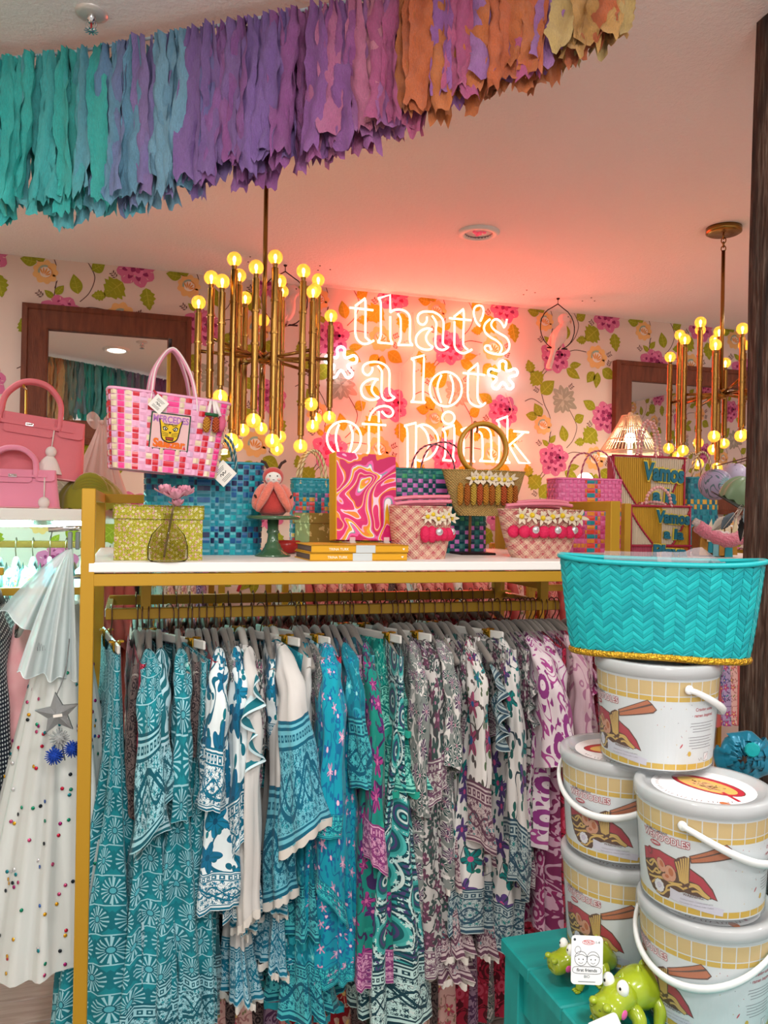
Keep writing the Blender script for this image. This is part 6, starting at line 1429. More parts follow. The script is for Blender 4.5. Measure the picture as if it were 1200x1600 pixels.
m_lab_ = mat('paper_tag', '#e4e0d8', .6)
def ptag(par, c, s, rot, lines=True):
    P = Print(); P.shape([(-s / 2, -s / 2), (s / 2, -s / 2), (s / 2, s / 2), (-s / 2, s / 2)], 0, 0)
    P.stroke([(-s * .22, -s * .04), (-s * .12, s * .07), (-s * .06, -s * .08), (s * .02, s * .06), (s * .08, -s * .06), (s * .2, s * .02)], s * .035, 1, 1, sm=4)
    for i in range(3): P.stroke([(-s * .3, s * .30 - i * s * .07), (s * .3 - i * s * .05, s * .30 - i * s * .07)], s * .02, 1, 1)
    for i in range(3): P.stroke([(-s * .3, -s * .2 - i * s * .07), (s * .25, -s * .2 - i * s * .07)], s * .02, 1, 1)
    q, r = cos(rot), sin(rot); mb = MB(); P.into(mb, lambda x, y, h_: (c.x + x * q - y * r, c.y - h_, c.z + x * r + y * q), .0003)
    mb.box((c.x, c.y + .001, c.z), (s, .0012, s), 0, 0, MX.Rotation(-rot, 3, 'Y')); return mb.build('paper_tag', [m_lab_, m_blk], par)
tg = fpt(-.040, .97); MB().tube([tg + V((0, -.004, .01)), tg + V((.006, -.008, .002)), tg + V((.012, -.010, -.008))], .0028, 6).build('red_cord', mat('red_cord', '#b02038', .6), pt); ptag(pt, tg + V((.012, -.014, -.022)), 22 * k, -.62)
cq = fpt(.092, .80)
for i, (dx, dz) in enumerate(((-.010, 0), (.012, .002), (.026, .006))):
    MB().tube([cq + V((dx * .3, -.004, .035)), cq + V((dx * .8, -.012, .0))], .0042, 8).build('charm_cord', m_ph2, pt)
    L = .019; MB().lathe([(0, -L), (.006, -L * .9), (.0088, -L * .4), (.0088, L * .5), (.005, L * .95), (0, L)], 12).build('raffia_corn', m_cob[(i * 3) % 4] if i < 2 else mat('pink_tassel', '#c85878', .7), pt, cq + V((dx, -.014, -.024 + dz)))
MB().tube([cq + V((-.016, -.016, .001)), cq + V((.014, -.016, .001))], .004, 8).build('green_knot', mat('green_knot', '#1c5a34', .7), pt)
t2q = Pb(.02, .10); ptag(pt, V((wt_ * .56, -.03, .014)), 30 * k, .9)
# ================================================================ pink handbags on the lit rack
m_pl = mat('pink_leather', '#d8707c', .55, coord='Object', bump=lambda g: g.noise(180, 3), bs=.25, bd=.003); m_ple = mat('pink_leather_edge', '#e8a4ac', .5); m_tas = mat('white_tassel', '#e4dcd8', .9, sheen=.4)
def handbag(label, loc, w, h, d, rz, ry, pom, sp=None, m=None):
    m = m or m_pl; t = thing('handbag', label, 'handbag', loc, rot=(0, ry, rz))
    def fb(a, b):
        A = 2 * PI * a; c, s = cos(A), sin(A); f = 1 - .10 * b; dd = d / 2 * (1 - .68 * b ** 1.4)
        return (w / 2 * f * math.copysign(abs(c) ** .35, c), dd * math.copysign(abs(s) ** .45, s), h * b)
    mb = MB().grid(fb, 48, 14, cu=True); mb.add([fb(i / 48, 0) for i in range(48)], [tuple(range(48))[::-1]]); mb.add([fb(i / 48, 1) for i in range(48)], [tuple(range(48))]); mb.build('body', m, t)
    MB().tube([V(fb(i / 48, 0)) + V((0, 0, .002)) for i in range(48)], .0022, 6, closed=True).build('piping', m_ple, t)
    fy = lambda b: -d / 2 * (1 - .68 * b ** 1.4) - .0035
    def flap(x0, x1, z0, z1, nm='flap'):
        n = 8; up_ = [(x0, z1), (x1, z1)]; dn_ = [(x1, z0 + .006), (x1 - .008, z0), (x0 + .008, z0), (x0, z0 + .006)]; P = up_ + dn_
        vs = [(x, fy(z / h) , z) for x, z in P] + [(x, fy(z / h) - .003, z) for x, z in P]; q = len(P)
        MB().add(vs, [tuple(range(q)), tuple(range(q, 2 * q))[::-1]] + [(i, (i + 1) % q, q + (i + 1) % q, q + i) for i in range(q)], 0, False).build(nm, m, t)
    flap(-w * .44, -w * .24, h * .70, h * .985); flap(-w * .20, w * .20, h * .66, h * .985); flap(w * .24, w * .44, h * .70, h * .985)
    MB().add([(x, fy(z / h) - e, z) for e in (.003, .007) for x, z in ((-w * .36, h * .80), (w * .36, h * .80), (w * .36, h * .86), (-w * .36, h * .86))], [(0, 1, 2, 3), (7, 6, 5, 4), (0, 4, 5, 1), (1, 5, 6, 2), (2, 6, 7, 3), (3, 7, 4, 0)], 0, False).build('belt_strap', m, t)
    MB().box((0, fy(.83) - .008, h * .83), (.024, .003, .010), 0, .001).tube([(-.010, fy(.83) - .010, h * .83), (.010, fy(.83) - .012, h * .835)], .0028, 8).build('turn_lock', m_chrome, t)
    hw = w * .24
    for s in (-1, 1):
        y = s * d * .17; pts = smooth([(-hw, s * (d * .17 + .004) if s > 0 else fy(.80) - .003, h * .80), (-hw * 1.0, y, h * 1.0), (-hw * .92, y, h * 1.28), (-hw * .5, y, h * 1.50), (0, y, h * 1.56), (hw * .5, y, h * 1.50), (hw * .92, y, h * 1.28), (hw, y, h * 1.0), (hw, s * (d * .17 + .004) if s > 0 else fy(.80) - .003, h * .80)], 5)
        MB().tube(pts, .0082, 12).build('handle', m, t)
    x, z = pom; y = fy(.7) - .016
    MB().tube([(x, fy(.85) - .004, h * .86), (x, y + .004, z + .045)], .002, 6).build('tassel_cord', m_tas, t)
    mb = MB().ball((x, y, z + .030), (.017, .015, .018), 14, 10)
    def tf(a, b): A = 2 * PI * a; r = .009 + .033 * b ** .7 + .0012 * sin(18 * A) * b; return (x + r * cos(A), y + r * .6 * sin(A), z + .018 - .056 * b)
    mb.grid(tf, 54, 6, cu=True); mb.ball((x, y, z - .036), (.041, .025, .006), 20, 6); mb.build('tassel', m_tas, t); return t
YH = YL + .19
q = PY(40, 730, YH); k = mpp(q)
hs = thing('bag_stand', 'small gold stand behind the upper pink handbag', 'display stand', (PY(35, 730, YH).x, YH + .06, ZL))
zz = PY(35, 604, YH + .06).z - ZL
MB().box((0, 0, .003), (.10, .08, .006), 0, .002).build('base_plate', m_gold, hs); MB().tube([(0, 0, .005), (0, 0, zz - .008)], .004, 8).build('rod', m_gold, hs); MB().tube([(0, 0, zz - .008), (0, -.065, zz - .008), (0, -.07, zz + .003)], .0038, 8).build('hook_arm', m_gold, hs)
handbag('large pink leather handbag with pale tassel hanging above the lit rack', (PY(35, 730, YH).x, YH, PY(35, 742, YH).z), 178 * k, 94 * k, .12, .10, .12, (36 * k, 26 * k))
q = PY(28, 795, YL + .06)
handbag('lighter pink suede handbag with white tassel standing on the lit rack', (PY(20, 795, YL + .10).x, YL + .10, ZL + .001), 132 * k, 58 * k, .09, .05, 0, (44 * k, -6 * k), m=mat('pink_suede', '#e48ca8', .8, sheen=.4))
# olive ruched turban on the end of the lit rack
m_ol = mat('olive_velvet', '#8a8618', .8, sheen=.5)
q = PY(142, 794, YL + .22)
t = thing('ruched_turban', 'olive green ruched turban hat behind the gold post', 'hat', (q.x, YL + .22, ZL)); R_ = 52 * mpp(q)
MB().grid(lambda a, b: ((R_ * sin(b * PI / 2) + .006 * sin(26 * a * PI) * (b ** 2)) * cos(2 * PI * a) * 1.0, (R_ * .8 * sin(b * PI / 2)) * sin(2 * PI * a), R_ * .98 * cos(b * PI / 2) * (1 + .08 * sin(4 * PI * a)) + .004 * sin(30 * PI * a + 9 * b)), 72, 14, cu=True).build('cap', m_ol, t)
for i in range(9):
    A0 = i * PI / 9; MB().tube([(R_ * 1.03 * cos(a) * cos(.9 + i * .02), -R_ * .82 * sin(a) * .55 - .004 * i % 3, R_ * (.30 + .085 * i) * (.3 + .7 * sin(a))) for a in [.15 + j * (PI - .3) / 12 for j in range(13)]], [.004 + .008 * sin(PI * j / 12) for j in range(13)], 8).build('ruched_fold', m_ol, t)
# blush tulle veil between mirror and tote
m_tul = clear('blush_tulle', '#fbe6e0', .42, .6, '#f0d4cc')
q = PY(158, 745, 3.0); k3 = mpp(q)
t = thing('tulle_veil', 'blush tulle veil gathered at the top between left mirror and pink tote', 'veil', (q.x, 3.0, ZL - .05)); Hv = PY(158, 662, 3.0).z - ZL + .05
for lay in range(2): MB().grid(lambda a, b: ((.010 + (52 * k3) * b ** 1.1 * (1 + .1 * lay)) * cos(PI + PI * a * 2) * (1 + .10 * sin(22 * a * PI + lay)) - .02 * b, (.008 + .06 * b) * sin(2 * PI * a) * (1 + .12 * sin(26 * a * PI)), Hv * (1 - b)), 72, 10, cu=True).build('tulle_layer', m_tul, t)
mb = MB()
for s in (-1, 1): mb.grid(lambda a, b: (s * (.006 + .045 * a), -.01 + .01 * sin(6 * a), Hv + .004 + (b - .5) * .06 * sin(PI * (.15 + .75 * a)) + .012 * a), 8, 6)
mb.ball((0, -.01, Hv + .004), .009, 10, 8); mb.build('bow', m_tul, t)
pl = MB().tube([(0, 0, 0), (0, 0, Hv)], .004, 8).build('stem', m_white, t)
# ================================================================ tulle cape, confetti tutu and neighbours left of the gold post
m_arm = m_chrome
YC = 1.93
ax = PY(113, 832, YC)
arm = thing('display_arm', 'chrome arm with grey clips left of the gold post', 'display arm', (ax.x, YC, ax.z + .01))
MB().tube([(XL - ax.x - .013, 0, .0), (.0, 0, .0), (-.05, 0, -.004)], .006, 10).build('rod', m_chrome, arm)
mb = MB()
for x in (-.004, .012): MB().box((x, -.004, -.028), (.010, .012, .040), 0, .002).build('clip', mat('grey_clip', '#8c9294', .3, .6) if 'grey_clip' not in MATS else MATS['grey_clip'], arm)
m_cape = clear('ice_tulle', '#e8f4f4', .16, .5, '#d2dedf'); m_cape.node_tree.nodes['Principled BSDF'].inputs['Sheen Weight'].default_value = .4
kc = mpp(PY(70, 950, YC))
tc = thing('tulle_cape', 'sheer pale grey tulle cape in two layers hanging left of the gold post', 'cape', (ax.x, YC, ax.z - .035))
for n_, (lx, rx, bl, br, y0) in enumerate(((-104, 6, 955, 1035, .02), (-74, 13, 1046, 1060, -.02))):
    zl, zr = [PY(70, v, YC).z - (ax.z - .035) for v in (bl, br)]
    def fc(a, b, lx=lx, rx=rx, zl=zl, zr=zr, y0=y0, n_=n_):
        e = b ** .75; x = (lx * (1 - a) + rx * a) * kc * e + (.002 * (a - .5)); z = (zl * (1 - a) + zr * a) * b
        return (x, y0 + (.022 * sin(a * 15 + n_ * 2) + .010 * sin(a * 31)) * b - .02 * n_, z + .004 * sin(a * 20) * (b > .97))
    MB().grid(fc, 60, 24).build('tulle_layer', m_cape, tc)
    MB().tube([fc(i / 40, 1) for i in range(41)], .0012, 5).build('hem', mat('hem_thread', '#dfe9ea', .7) if 'hem_thread' not in MATS else MATS['hem_thread'], tc)
MB().grid(lambda a, b: (-.004 + (a - .5) * (.006 + .022 * b), -.032 - .006 * sin(a * 6), -.010 - .055 * b + .012 * abs(a - .5) * b), 4, 6).build('aqua_ribbon', mat('aqua_satin', '#6cc4cc', .3, sheen=.3), tc)
P = Print()
for i in range(5): P.stroke([(-.010 + i * .005 - .003, 0), (-.010 + i * .005, .018 - abs(i - 2) * .003), (-.010 + i * .005 + .003, 0)], .0009, 0, 0, sm=3)
q = fc(.25, .80, -70, 10, zl, zr, -.02, 1); mb = MB(); P.into(mb, lambda x, y, h_: (q[0] + x, q[1] - .006, q[2] + y)); mb.build('silver_print', mat('silver_ink', '#8a9496', .3, .6), tc)
# confetti tutu: sheer skirt with foil dots
m_tutu = clear('white_tulle', '#f2f6f4', .20, .5, '#d9dedb')
YT2 = 2.0; zt2 = 1.335; qx = PY(112, 1050, YT2)
tu = thing('confetti_tutu', 'long white tulle tutu dress with coloured foil dots behind the gold post', 'dress', (qx.x - .012, YT2, zt2))
link(hanger_mesh()['h'], 'hook', tu); Lz = zt2 - PY(60, 1500, 1.9).z
def ftu(a, b):
    A = 2 * PI * a; e = b ** .8; w = .025 + .145 * e; d = .06 + .12 * e; f = .010 * b * (sin(15 * A) + .6 * sin(23 * A + 1))
    return V(((w + f) * cos(A) - .022 * e, (d + f) * sin(A), -.06 - (Lz - .06) * b + .01 * sin(4 * A) * b))
for lay in (0, 1): MB().grid(lambda a, b: ftu(a + lay * .013, b) * (1 if lay == 0 else .92) + V((0, 0, -.01 * lay)), 110, 30, cu=True).build('tulle_layer', m_tutu, tu)
DC = ['#c02040', '#1c8c6c', '#2058b0', '#d8a020', '#a02070', '#18808c', '#202830', '#d8d8dc', '#c04878']; dm = [mat('foil_dot_%d' % i, c, .2, .6) for i, c in enumerate(DC)]
rn = random.Random(21)
dots = []
for i in range(420):
    a, b = rn.random(), .06 + .94 * rn.random() ** .75
    p = ftu(a, b)
    if p.y > .01: continue
    n = (ftu(a + .004, b) - p).cross(ftu(a, b + .01) - p).normalized()
    if n.y > 0: n = -n
    dots.append((p + n * .002, n, rn.randrange(9)))
DOT = [MB().lathe([(0, .0004), (.0040, .0004), (.0040, 0)], 12).mesh('foil_dot', m) for m in dm]
for p, n, ci in dots[:290]:
    o = link(DOT[ci], 'foil_dot', tu); o.location = p; o.rotation_euler = n.to_track_quat('Z', 'Y').to_euler()
# star wand ornament with pompoms
q = PY(90, 1115, 1.80)
t = thing('star_wand', 'silver glitter star with blue pompoms hanging on the confetti tutu', 'star wand', q, rot=(0, -.12, -.1))
R_ = 34 * mpp(q); P5 = []
for i in range(10): a = PI / 2 + i * PI / 5; r = R_ if i % 2 == 0 else R_ * .45; P5.append((r * cos(a), r * sin(a)))
m_sil = mat('silver_glitter', '#8e9294', .35, .7, coord='Object', bump=lambda g: g.noise(900, 2), bs=.8, bd=.002)
mb = MB(); vs = [(x, -.004, z) for x, z in P5] + [(x, .004, z) for x, z in P5] + [(0, -.010, 0), (0, .008, 0)]
mb.add(vs, [(i, (i + 1) % 10, 20) for i in range(10)] + [(10 + (i + 1) % 10, 10 + i, 21) for i in range(10)] + [(i, 10 + i, 10 + (i + 1) % 10, (i + 1) % 10) for i in range(10)], 0, False).build('star', m_sil, t)
MB().tube(smooth([(0, .004, R_ * .8), (.02, .02, R_ * 1.8), (.03, .05, R_ * 3.2)], 5), .0014, 5).build('cord', m_sil, t)
MB().box((.002, -.011, -.002), (.018, .0006, .006)).build('price_sticker', m_lab_, t)
def pompom(par, c, r, m, n=90, seed=1, name='pompom', fl=.8):
    R = random.Random(seed); mb = MB().ball(c, r * .55, 10, 8)
    for i in range(n):
        z = 1 - 2 * (i + .5) / n; a = i * 2.4; q_ = math.sqrt(1 - z * z); d = V((q_ * cos(a), q_ * sin(a) * fl, z)); l = r * R.uniform(.85, 1.1)
        mb.tube([V(c), V(c) + d * l], [r * .10, r * .05], 4, caps=True)
    return mb.build(name, m, par)
m_pb = mat('cobalt_yarn', '#0c3c9c', .9)
pompom(t, (-.014, -.006, -.098 + .012), .019, m_pb, 90, 1); pompom(t, (.022, -.004, -.090 + .012), .018, m_pb, 90, 2)
pompom(t, (-.002, .0, -.052), .021, clear('silver_tulle', '#f4f4f4', .45, .4, '#b8bcbc'), 60, 3, 'tulle_puff')
MB().tube([(0, 0, -.03), (.004, 0, -.10)], .0016, 5).build('wand_cord', m_sil, t)
# pink tie dyed and navy dotted dresses further left
def side_dress(px, py0, py1, Y, w, wb, m, label, nm='dress'):
    a, b = PY(px, py0, Y), PY(px, py1, Y); t = thing(nm, label, 'dress', (a.x, Y, a.z + .06)); hang(t); L = a.z + .06 - b.z
    body(L, .185, wb, .05, w, 60, 26, int(px) + 3, .012, k=(11, 17)).build('dress_body', F[m], t); return t
side_dress(42, 960, 1330, 2.26, .075, .20, 'tie', 'pink tie dye dress hanging left of the confetti tutu')
side_dress(-6, 930, 1420, 2.20, .05, .19, 'navy', 'navy dress with white pin dots at the left edge of the rack')
sa = thing('hanging_bar', 'short brass bar holding the tie dye and navy dresses', 'hanging bar', (0, 0, 0))
for yy in (2.26, 2.20): pass
za = PY(42, 960, 2.26).z + .06
bar((PY(-40, 900, 2.26).x, 2.26, za), (XL - .012, 2.26, za), .02, 'rail', m_goldp, sa)
zb2 = PY(-6, 930, 2.20).z + .06
bar((PY(-40, 900, 2.2).x - .02, 2.20, zb2), (PY(6, 900, 2.2).x, 2.20, zb2), .02, 'rail', m_goldp, sa)
bar((PY(-40, 900, 2.2).x - .02, 2.20, zb2 - .01), (PY(-40, 900, 2.2).x - .021, 2.32, zb2 - .011), .02, 'bracket', m_goldp, sa)
bar((XL - .013, YR, zt2), (PY(85, 1000, YT2).x, YR, zt2 - .0001), .016, 'peg', m_chrome, arm) if False else MB().tube([(XL - .012 - ax.x, YR - YC, zt2 - ax.z - .01), (qx.x - .05 - ax.x, YR - YC, zt2 - ax.z - .01)], .006, 8).build('peg', m_chrome, arm)
# ================================================================ beach bags with raised lettering
m_slat = {c: mat('slat_' + c, h, .6, coord='Object', fn=lambda g, h=h: g.mix(g.noise(5, 2, g.comb(g.u * 120, 0.0, g.w * 3)), tuple(x * .6 for x in lin(h)[:3]), h)) for c, h in (('cream', '#dcc8ac'), ('mustard', '#c8961c'), ('rose', '#b84860'), ('orange', '#c8641c'))}
m_wine = mat('wine_binding', '#a01838', .5); m_bead = mat('pink_wood_bead', '#d8a09c', .45); m_tl2 = mat('teal_letter', '#0c6478', .45); m_yl = mat('letter_outline', '#d8c040', .5)
def vamos(label, px0, px1, py0, py1, Y, hpts, rz=.0):
    a, b = PY(px0, py1, Y), PY(px1, py0, Y); w, h = b.x - a.x, b.z - a.z; k = w / 107
    t = thing('beach_bag', label, 'beach bag', ((a.x + b.x) / 2, Y, a.z), rz); n = 34; sw = w / n
    def curve(x): return h * (.92 - 1.15 * max(0, min(1, x / (w * .62))) ** .8 * .78) if x < w * .62 else h * (.20 + .75 * ((x - w * .62) / (w * .38)) ** 1.3)
    SM = {}
    for i in range(n):
        x = (i + .5) * sw; zc = max(h * .30, min(h * .97, curve(x))); lowm = 'rose' if x < w * .68 else 'orange'
        for z0, z1, m in ((.004, h * .29, lowm), (h * .29, zc, 'cream' if x < w * .6 else 'mustard'), (zc, h * .985, 'mustard' if x < w * .52 else 'cream')):
            if z1 - z0 < .004: continue
            MB().box((x - w / 2, 0, (z0 + z1) / 2), (sw * .90, .006, z1 - z0 - .001), 0, .0012).build('slat', m_slat[m], t)
    MB().box((0, .030, h / 2), (w, .004, h), 0, .001).build('back_panel', m_slat['cream'], t)
    for s in (-1, 1): MB().box((s * (w / 2 - .001), .016, h / 2), (.003, .034, h), 0, .001).build('side_panel', m_slat['rose'], t)
    for z in (h, h * .29, .003): MB().tube([(-w / 2 - .006, -.005, z), (w / 2 + .006, -.005, z)], .0034, 8).build('binding', m_wine, t)
    for x in (-w / 2, w / 2): MB().tube([(x, -.005, 0), (x, -.005, h)], .0030, 8).build('binding', m_wine, t)
    MB().tube([((i + .5) * sw - w / 2, -.0055, max(h * .30, min(h * .96, curve((i + .5) * sw)))) for i in range(n)], .0026, 6).build('binding', m_wine, t)
    def word(txt, x, z, s, r, wm):
        for bo, y, m, ex in ((.10, -.0085, m_yl, .004), (.042, -.0125, m_tl2, .004)):
            v, f = text2d(txt, s, bo); W2 = max(p[0] for p in v) - min(p[0] for p in v); q = wm / W2; c_, s__ = cos(r), sin(r); V2 = [(x + (p[0] * q) * c_ - p[1] * s__, z + p[0] * q * s__ + p[1] * c_) for p in v]
            from collections import Counter
            ed = Counter(); 
            for g in f:
                for i in range(len(g)): ed[(g[i], g[(i + 1) % len(g)])] += 1
            bd = [e for e in ed if (e[1], e[0]) not in ed]; N = len(V2)
            vs = [(p[0], y, p[1]) for p in V2] + [(p[0], y + ex, p[1]) for p in V2]
            MB().add(vs, [tuple(g) for g in f] + [(e[1], e[0], N + e[0], N + e[1]) for e in bd], 0, False).build('letters' if m is m_tl2 else 'letter_outline', m, t)
    word('Vamos', w * .19, h * .70, h * .30, -.06, w * .58); word('a la', w * .20, h * .42, h * .25, -.06, w * .34); word('Playa', w * .14, h * .09, h * .30, -.04, w * .58)
    MB().tube(smooth([(-w * .14, -.010, h * .10), (-w * .17, -.010, h * .02), (-w * .04, -.010, h * .005), (w * .14, -.010, h * .015), (w * .30, -.010, h * .05)], 5), [.006 if i < 3 else .0042 for i in range(21)], 8).build('letter_swash', m_tl2, t)
    for (x0, x1, top, y) in hpts:
        pts = smooth([(x0, y, h), (x0 + (x1 - x0) * .12, y, h + top * .65), (x0 + (x1 - x0) * .5, y, h + top), (x0 + (x1 - x0) * .88, y, h + top * .65), (x1, y, h)], 16)
        mb = MB(); acc = 0; mb.tube(pts, .0016, 5)
        for i in range(1, len(pts)):
            acc += (pts[i] - pts[i - 1]).length
            if acc > .0088: mb.ball(pts[i], .0052, 8, 6); acc = 0
        tag(mb.build('beaded_handle', m_bead, t), kind='stuff')
        for x in (x0, x1): MB().tube([(x + .006 * cos(a), y, h + .004 + .006 * sin(a)) for a in [i * PI / 6 for i in range(12)]], .0018, 6, closed=True).build('handle_ring', m_wine, t)
    return t
Yv = 2.02; kv = mpp(PY(1020, 840, Yv))
za_ = PZ(1020, 878, ZS)
vamos('wooden slat beach bag with raised vamos a la playa lettering, front one', 984, 1076, 792, 0 + 878, 1.97, [(-.052, .035, .055, -.004), (-.050, .038, .012, .026)], -.02)
vamos('wooden slat beach bag with raised lettering standing behind its twin', 957, 1067, 716, 836, 2.20, [(-.045, .022, .115, -.004), (-.012, .062, .115, .028)], -.04)
pb_ = PY(1012, 838, 2.20)
rs = thing('riser_box', 'white riser box lifting the rear beach bag', 'riser', (pb_.x, 2.215, ZS)); MB().box((0, 0, (pb_.z - ZS) / 2 - .001), (.17, .10, pb_.z - ZS - .004), 0, .002).build('riser_shell', m_white, rs)
# ================================================================ lamps with rattan shades at the back
m_rat = mat('rattan', '#d8c4a4', .7); m_glow = mat('warm_bulb', '#fff2d8', .5, emit=(1, .80, .55), es=40)
m_shl = clear('shade_lining', '#fff4e4', .5, .6, '#f4e6d2')
def lamp(px, ytop, ybot, wpx, Y, label, zbase):
    a, b = PY(px, ytop, Y), PY(px, ybot, Y); k = mpp(a); R_, r_ = wpx / 2 * k, wpx * .14 * k; H = a.z - b.z
    t = thing('table_lamp', label, 'lamp', (a.x, Y, zbase)); z0 = b.z - zbase
    for i in range(44):
        A = i * 2 * PI / 44; pts = [((r_ + (R_ - r_) * s ** 1.15) * cos(A), (r_ + (R_ - r_) * s ** 1.15) * sin(A), z0 + H * (1 - s) - .0) for s in (0, .2, .45, .7, 1)]
        MB().tube(pts, .0024, 5).build('shade_rib', m_rat, t)
    for s in (0, .33, .66, 1): MB().tube([((r_ + (R_ - r_) * s ** 1.15) * cos(A), (r_ + (R_ - r_) * s ** 1.15) * sin(A), z0 + H * (1 - s)) for A in [i * PI / 20 for i in range(40)]], .003 if s < 1 else .004, 6, closed=True).build('shade_hoop', m_rat, t)
    MB().lathe([(R_ * .985, z0 - .022), (R_ * .985, z0)], 40).build('shade_band', m_shl, t)
    MB().ball((0, 0, z0 + H + .008), .012, 12, 8).build('finial', m_rat, t)
    MB().ball((0, 0, z0 + H * .38), .026, 14, 10).build('light_bulb', m_glow, t)
    MB().lathe([(0, 0), (.055, 0), (.055, .01), (.02, .02), (.014, .05), (.03, z0 * .45), (.014, z0 * .85), (.011, z0 + H * .32), (0, z0 + H * .32)], 24).build('lamp_base', m_white, t)
    l = bpy.data.lights.new('lamp_glow', 'POINT'); l.energy = 5; l.color = (1, .82, .6); l.shadow_soft_size = .03; o = bpy.data.objects.new('lamp_glow', l); COL.objects.link(o); o.parent = t; o.location = (0, 0, z0 + H * .38 - .04)
    return t
lamp(985, 650, 706, 92, 3.34, 'rattan cone table lamp glowing beside the right mirror', 1.464)
lamp(322, 646, 700, 70, 3.34, 'rattan table lamp glowing behind the pink checked tote', 1.464)
# small glass bubble lamp glowing on the wallpaper behind the pink tote
q = PY(914, 748, 3.42); t = thing('bubble_lamp', 'small round glowing lamp behind the pink and orange tote', 'lamp', (q.x, 3.42, 1.464))
MB().lathe([(0, 0), (.04, 0), (.04, .012), (.012, .02), (.012, .17), (0, .17)], 20).build('lamp_base', m_white, t); MB().ball((0, 0, .205), .04, 20, 14).build('globe', mat('lamp_globe', '#fff6e0', .4, emit=(1, .86, .55), es=7), t)
# ================================================================ odds and ends by the timber post
Yo = 1.98
def base_on(px, py, Y): return PY(px, py, Y)
tm = strap_mats('reef', ['#127482', '#c8942c', '#0c4e68', '#2a8a70'])
q = PY(1090, 800, 2.30)
t, _ = weave('woven_tote', 'teal tote with gold squares and rope handles behind the lavender ball', 'tote bag', (q.x, 2.30, ZS), 0, .125, .08, PY(1090, 748, 2.3).z - ZS, 30, 14, lambda i, j, up: 1 if j in (8, 9) and (i + j) % 2 else 2 if (i * 3 + j) % 5 == 0 else 0, tm, 1, .85)
for yy in (-.025, .025): rope_handle(t, -.045, .035, yy, PY(1090, 748, 2.3).z - ZS, .09, mat('sand_rope', '#d0b890', .7), .004, mat2=mat('brown_rope', '#6a4a34', .7))
POSTP = V((pd.location.x - .04, pd.location.y + .0, 1.66))
def cord_to(q, z, t):
    e = POSTP - V(q); MB().tube(smooth([(0, 0, z), V((0, 0, z)) + (e - V((0, 0, z))) * .5 + V((0, 0, -.004)), e], 5), .0015, 5).build('hanging_cord', m_dark, t)
q = PY(1118, 757, 1.78)
m_lav = mat('lavender_print', '#a898b4', .45, coord='Object', fn=lambda g: g.mix(((g.noise(16, 1.5, None, .8) * 11.0).fract() < .22), '#a494b2', '#5c7078'))
t = thing('printed_ball', 'lavender ball ornament printed with grey green leaves beside the timber post', 'ornament', q); MB().ball((0, 0, 0), (.044, .044, .042), 28, 20).build('ball_shell', m_lav, t)
P = Print()
for i in range(11): a = -.2 + i * .36; P.shape([(.006 * cos(a), .006 * sin(a)), (.015 * cos(a - .11), .015 * sin(a - .11)), (.024 * cos(a), .024 * sin(a)), (.015 * cos(a + .11), .015 * sin(a + .11))], 0, 1)
P.ell(.010, -.012, .013, .013, 1, 2, 0, 20)
mb = MB(); P.into(mb, lambda x, y, h_: (.0448 * sin(x / .044) * cos(y / .044), -.0448 * cos(x / .044) * cos(y / .044) - h_, .0428 * sin(y / .044)), .0003, .005); mb.build('print', [mat('mint_ink', '#8cc4c0', .5), mat('peach_ink', '#c8a088', .5)], t)
MB().tube([(0, .0, .04), (.0, .0, .052)], .004, 8).build('cap', m_gold, t); cord_to(q, .05, t)
q = PY(1148, 744, 1.84); t = thing('printed_ball', 'paler speckled lilac ball behind the leaf printed one', 'ornament', q); MB().ball((0, 0, 0), (.037, .037, .037), 26, 18).build('ball_shell', mat('lilac_speckle', '#b8acc4', .4, coord='Object', fn=lambda g: g.mix(g.noise(120, 1) > .68, '#b8acc4', '#7a7088')), t); cord_to(q, .035, t)
q = PY(1152, 775, 1.66); m_sage = mat('sage_satin', '#7c9470', .4, sheen=.4)
t = thing('sage_cap', 'crumpled sage green satin cap with black brim hanging on the timber post', 'cap', q, rot=(.1, .5, -.3))
MB().grid(lambda a, b: ((.042 * sin(b * PI * .62) + .003 * sin(7 * 2 * PI * a) * b) * cos(2 * PI * a), (.034 * sin(b * PI * .62) + .003 * sin(5 * 2 * PI * a + 1)) * sin(2 * PI * a), .050 * cos(b * PI * .62) + .003 * sin(9 * 2 * PI * a)), 54, 16, cu=True).build('crown', m_sage, t)
MB().grid(lambda a, b: ((.036 + .028 * b) * cos(PI + PI * a), -.004 - (.030 + .030 * b) * sin(PI * a), -.022 - .010 * b * sin(PI * a)), 18, 4).build('brim', mat('black_brim', '#1c1a18', .5), t, solid=.002)
m_fea = [mat('feather_%d' % i, c, .7) for i, c in enumerate(('#1a1818', '#9ab0b8', '#c8bcae', '#5c6870'))]
def feather(px, py, Y, L, rot, mi, label):
    q = PY(px, py, Y); t = thing('feather', label, 'feather', q, rot=(0, rot, 0)); mb = MB()
    mb.grid(lambda a, b: ((a - .5) * .026 * sin(PI * min(1, .08 + .9 * b)) * (1 + .1 * sin(b * 40)), .003 * sin(b * 3) + .004 * abs(a - .5), -L * b), 4, 14); mb.build('vane', m_fea[mi], t, solid=.0008)
    MB().tube([(0, -.001, .012), (0, -.002, -L * .9)], .0009, 5).build('quill', m_fea[2], t)
feather(1168, 800, 1.56, .072, .25, 0, 'black feather hanging on the front of the timber post'); feather(1166, 792, 1.545, .062, -.28, 1, 'pale blue grey feather beside the black one on the post'); feather(1148, 802, 1.60, .055, .75, 3, 'slate feather slanting left from the timber post'); feather(1140, 808, 1.62, .06, 1.0, 2, 'cream feather slanting left from the timber post')
q = PY(1163, 793, 1.53); q2 = PY(1200, 783, 1.50)
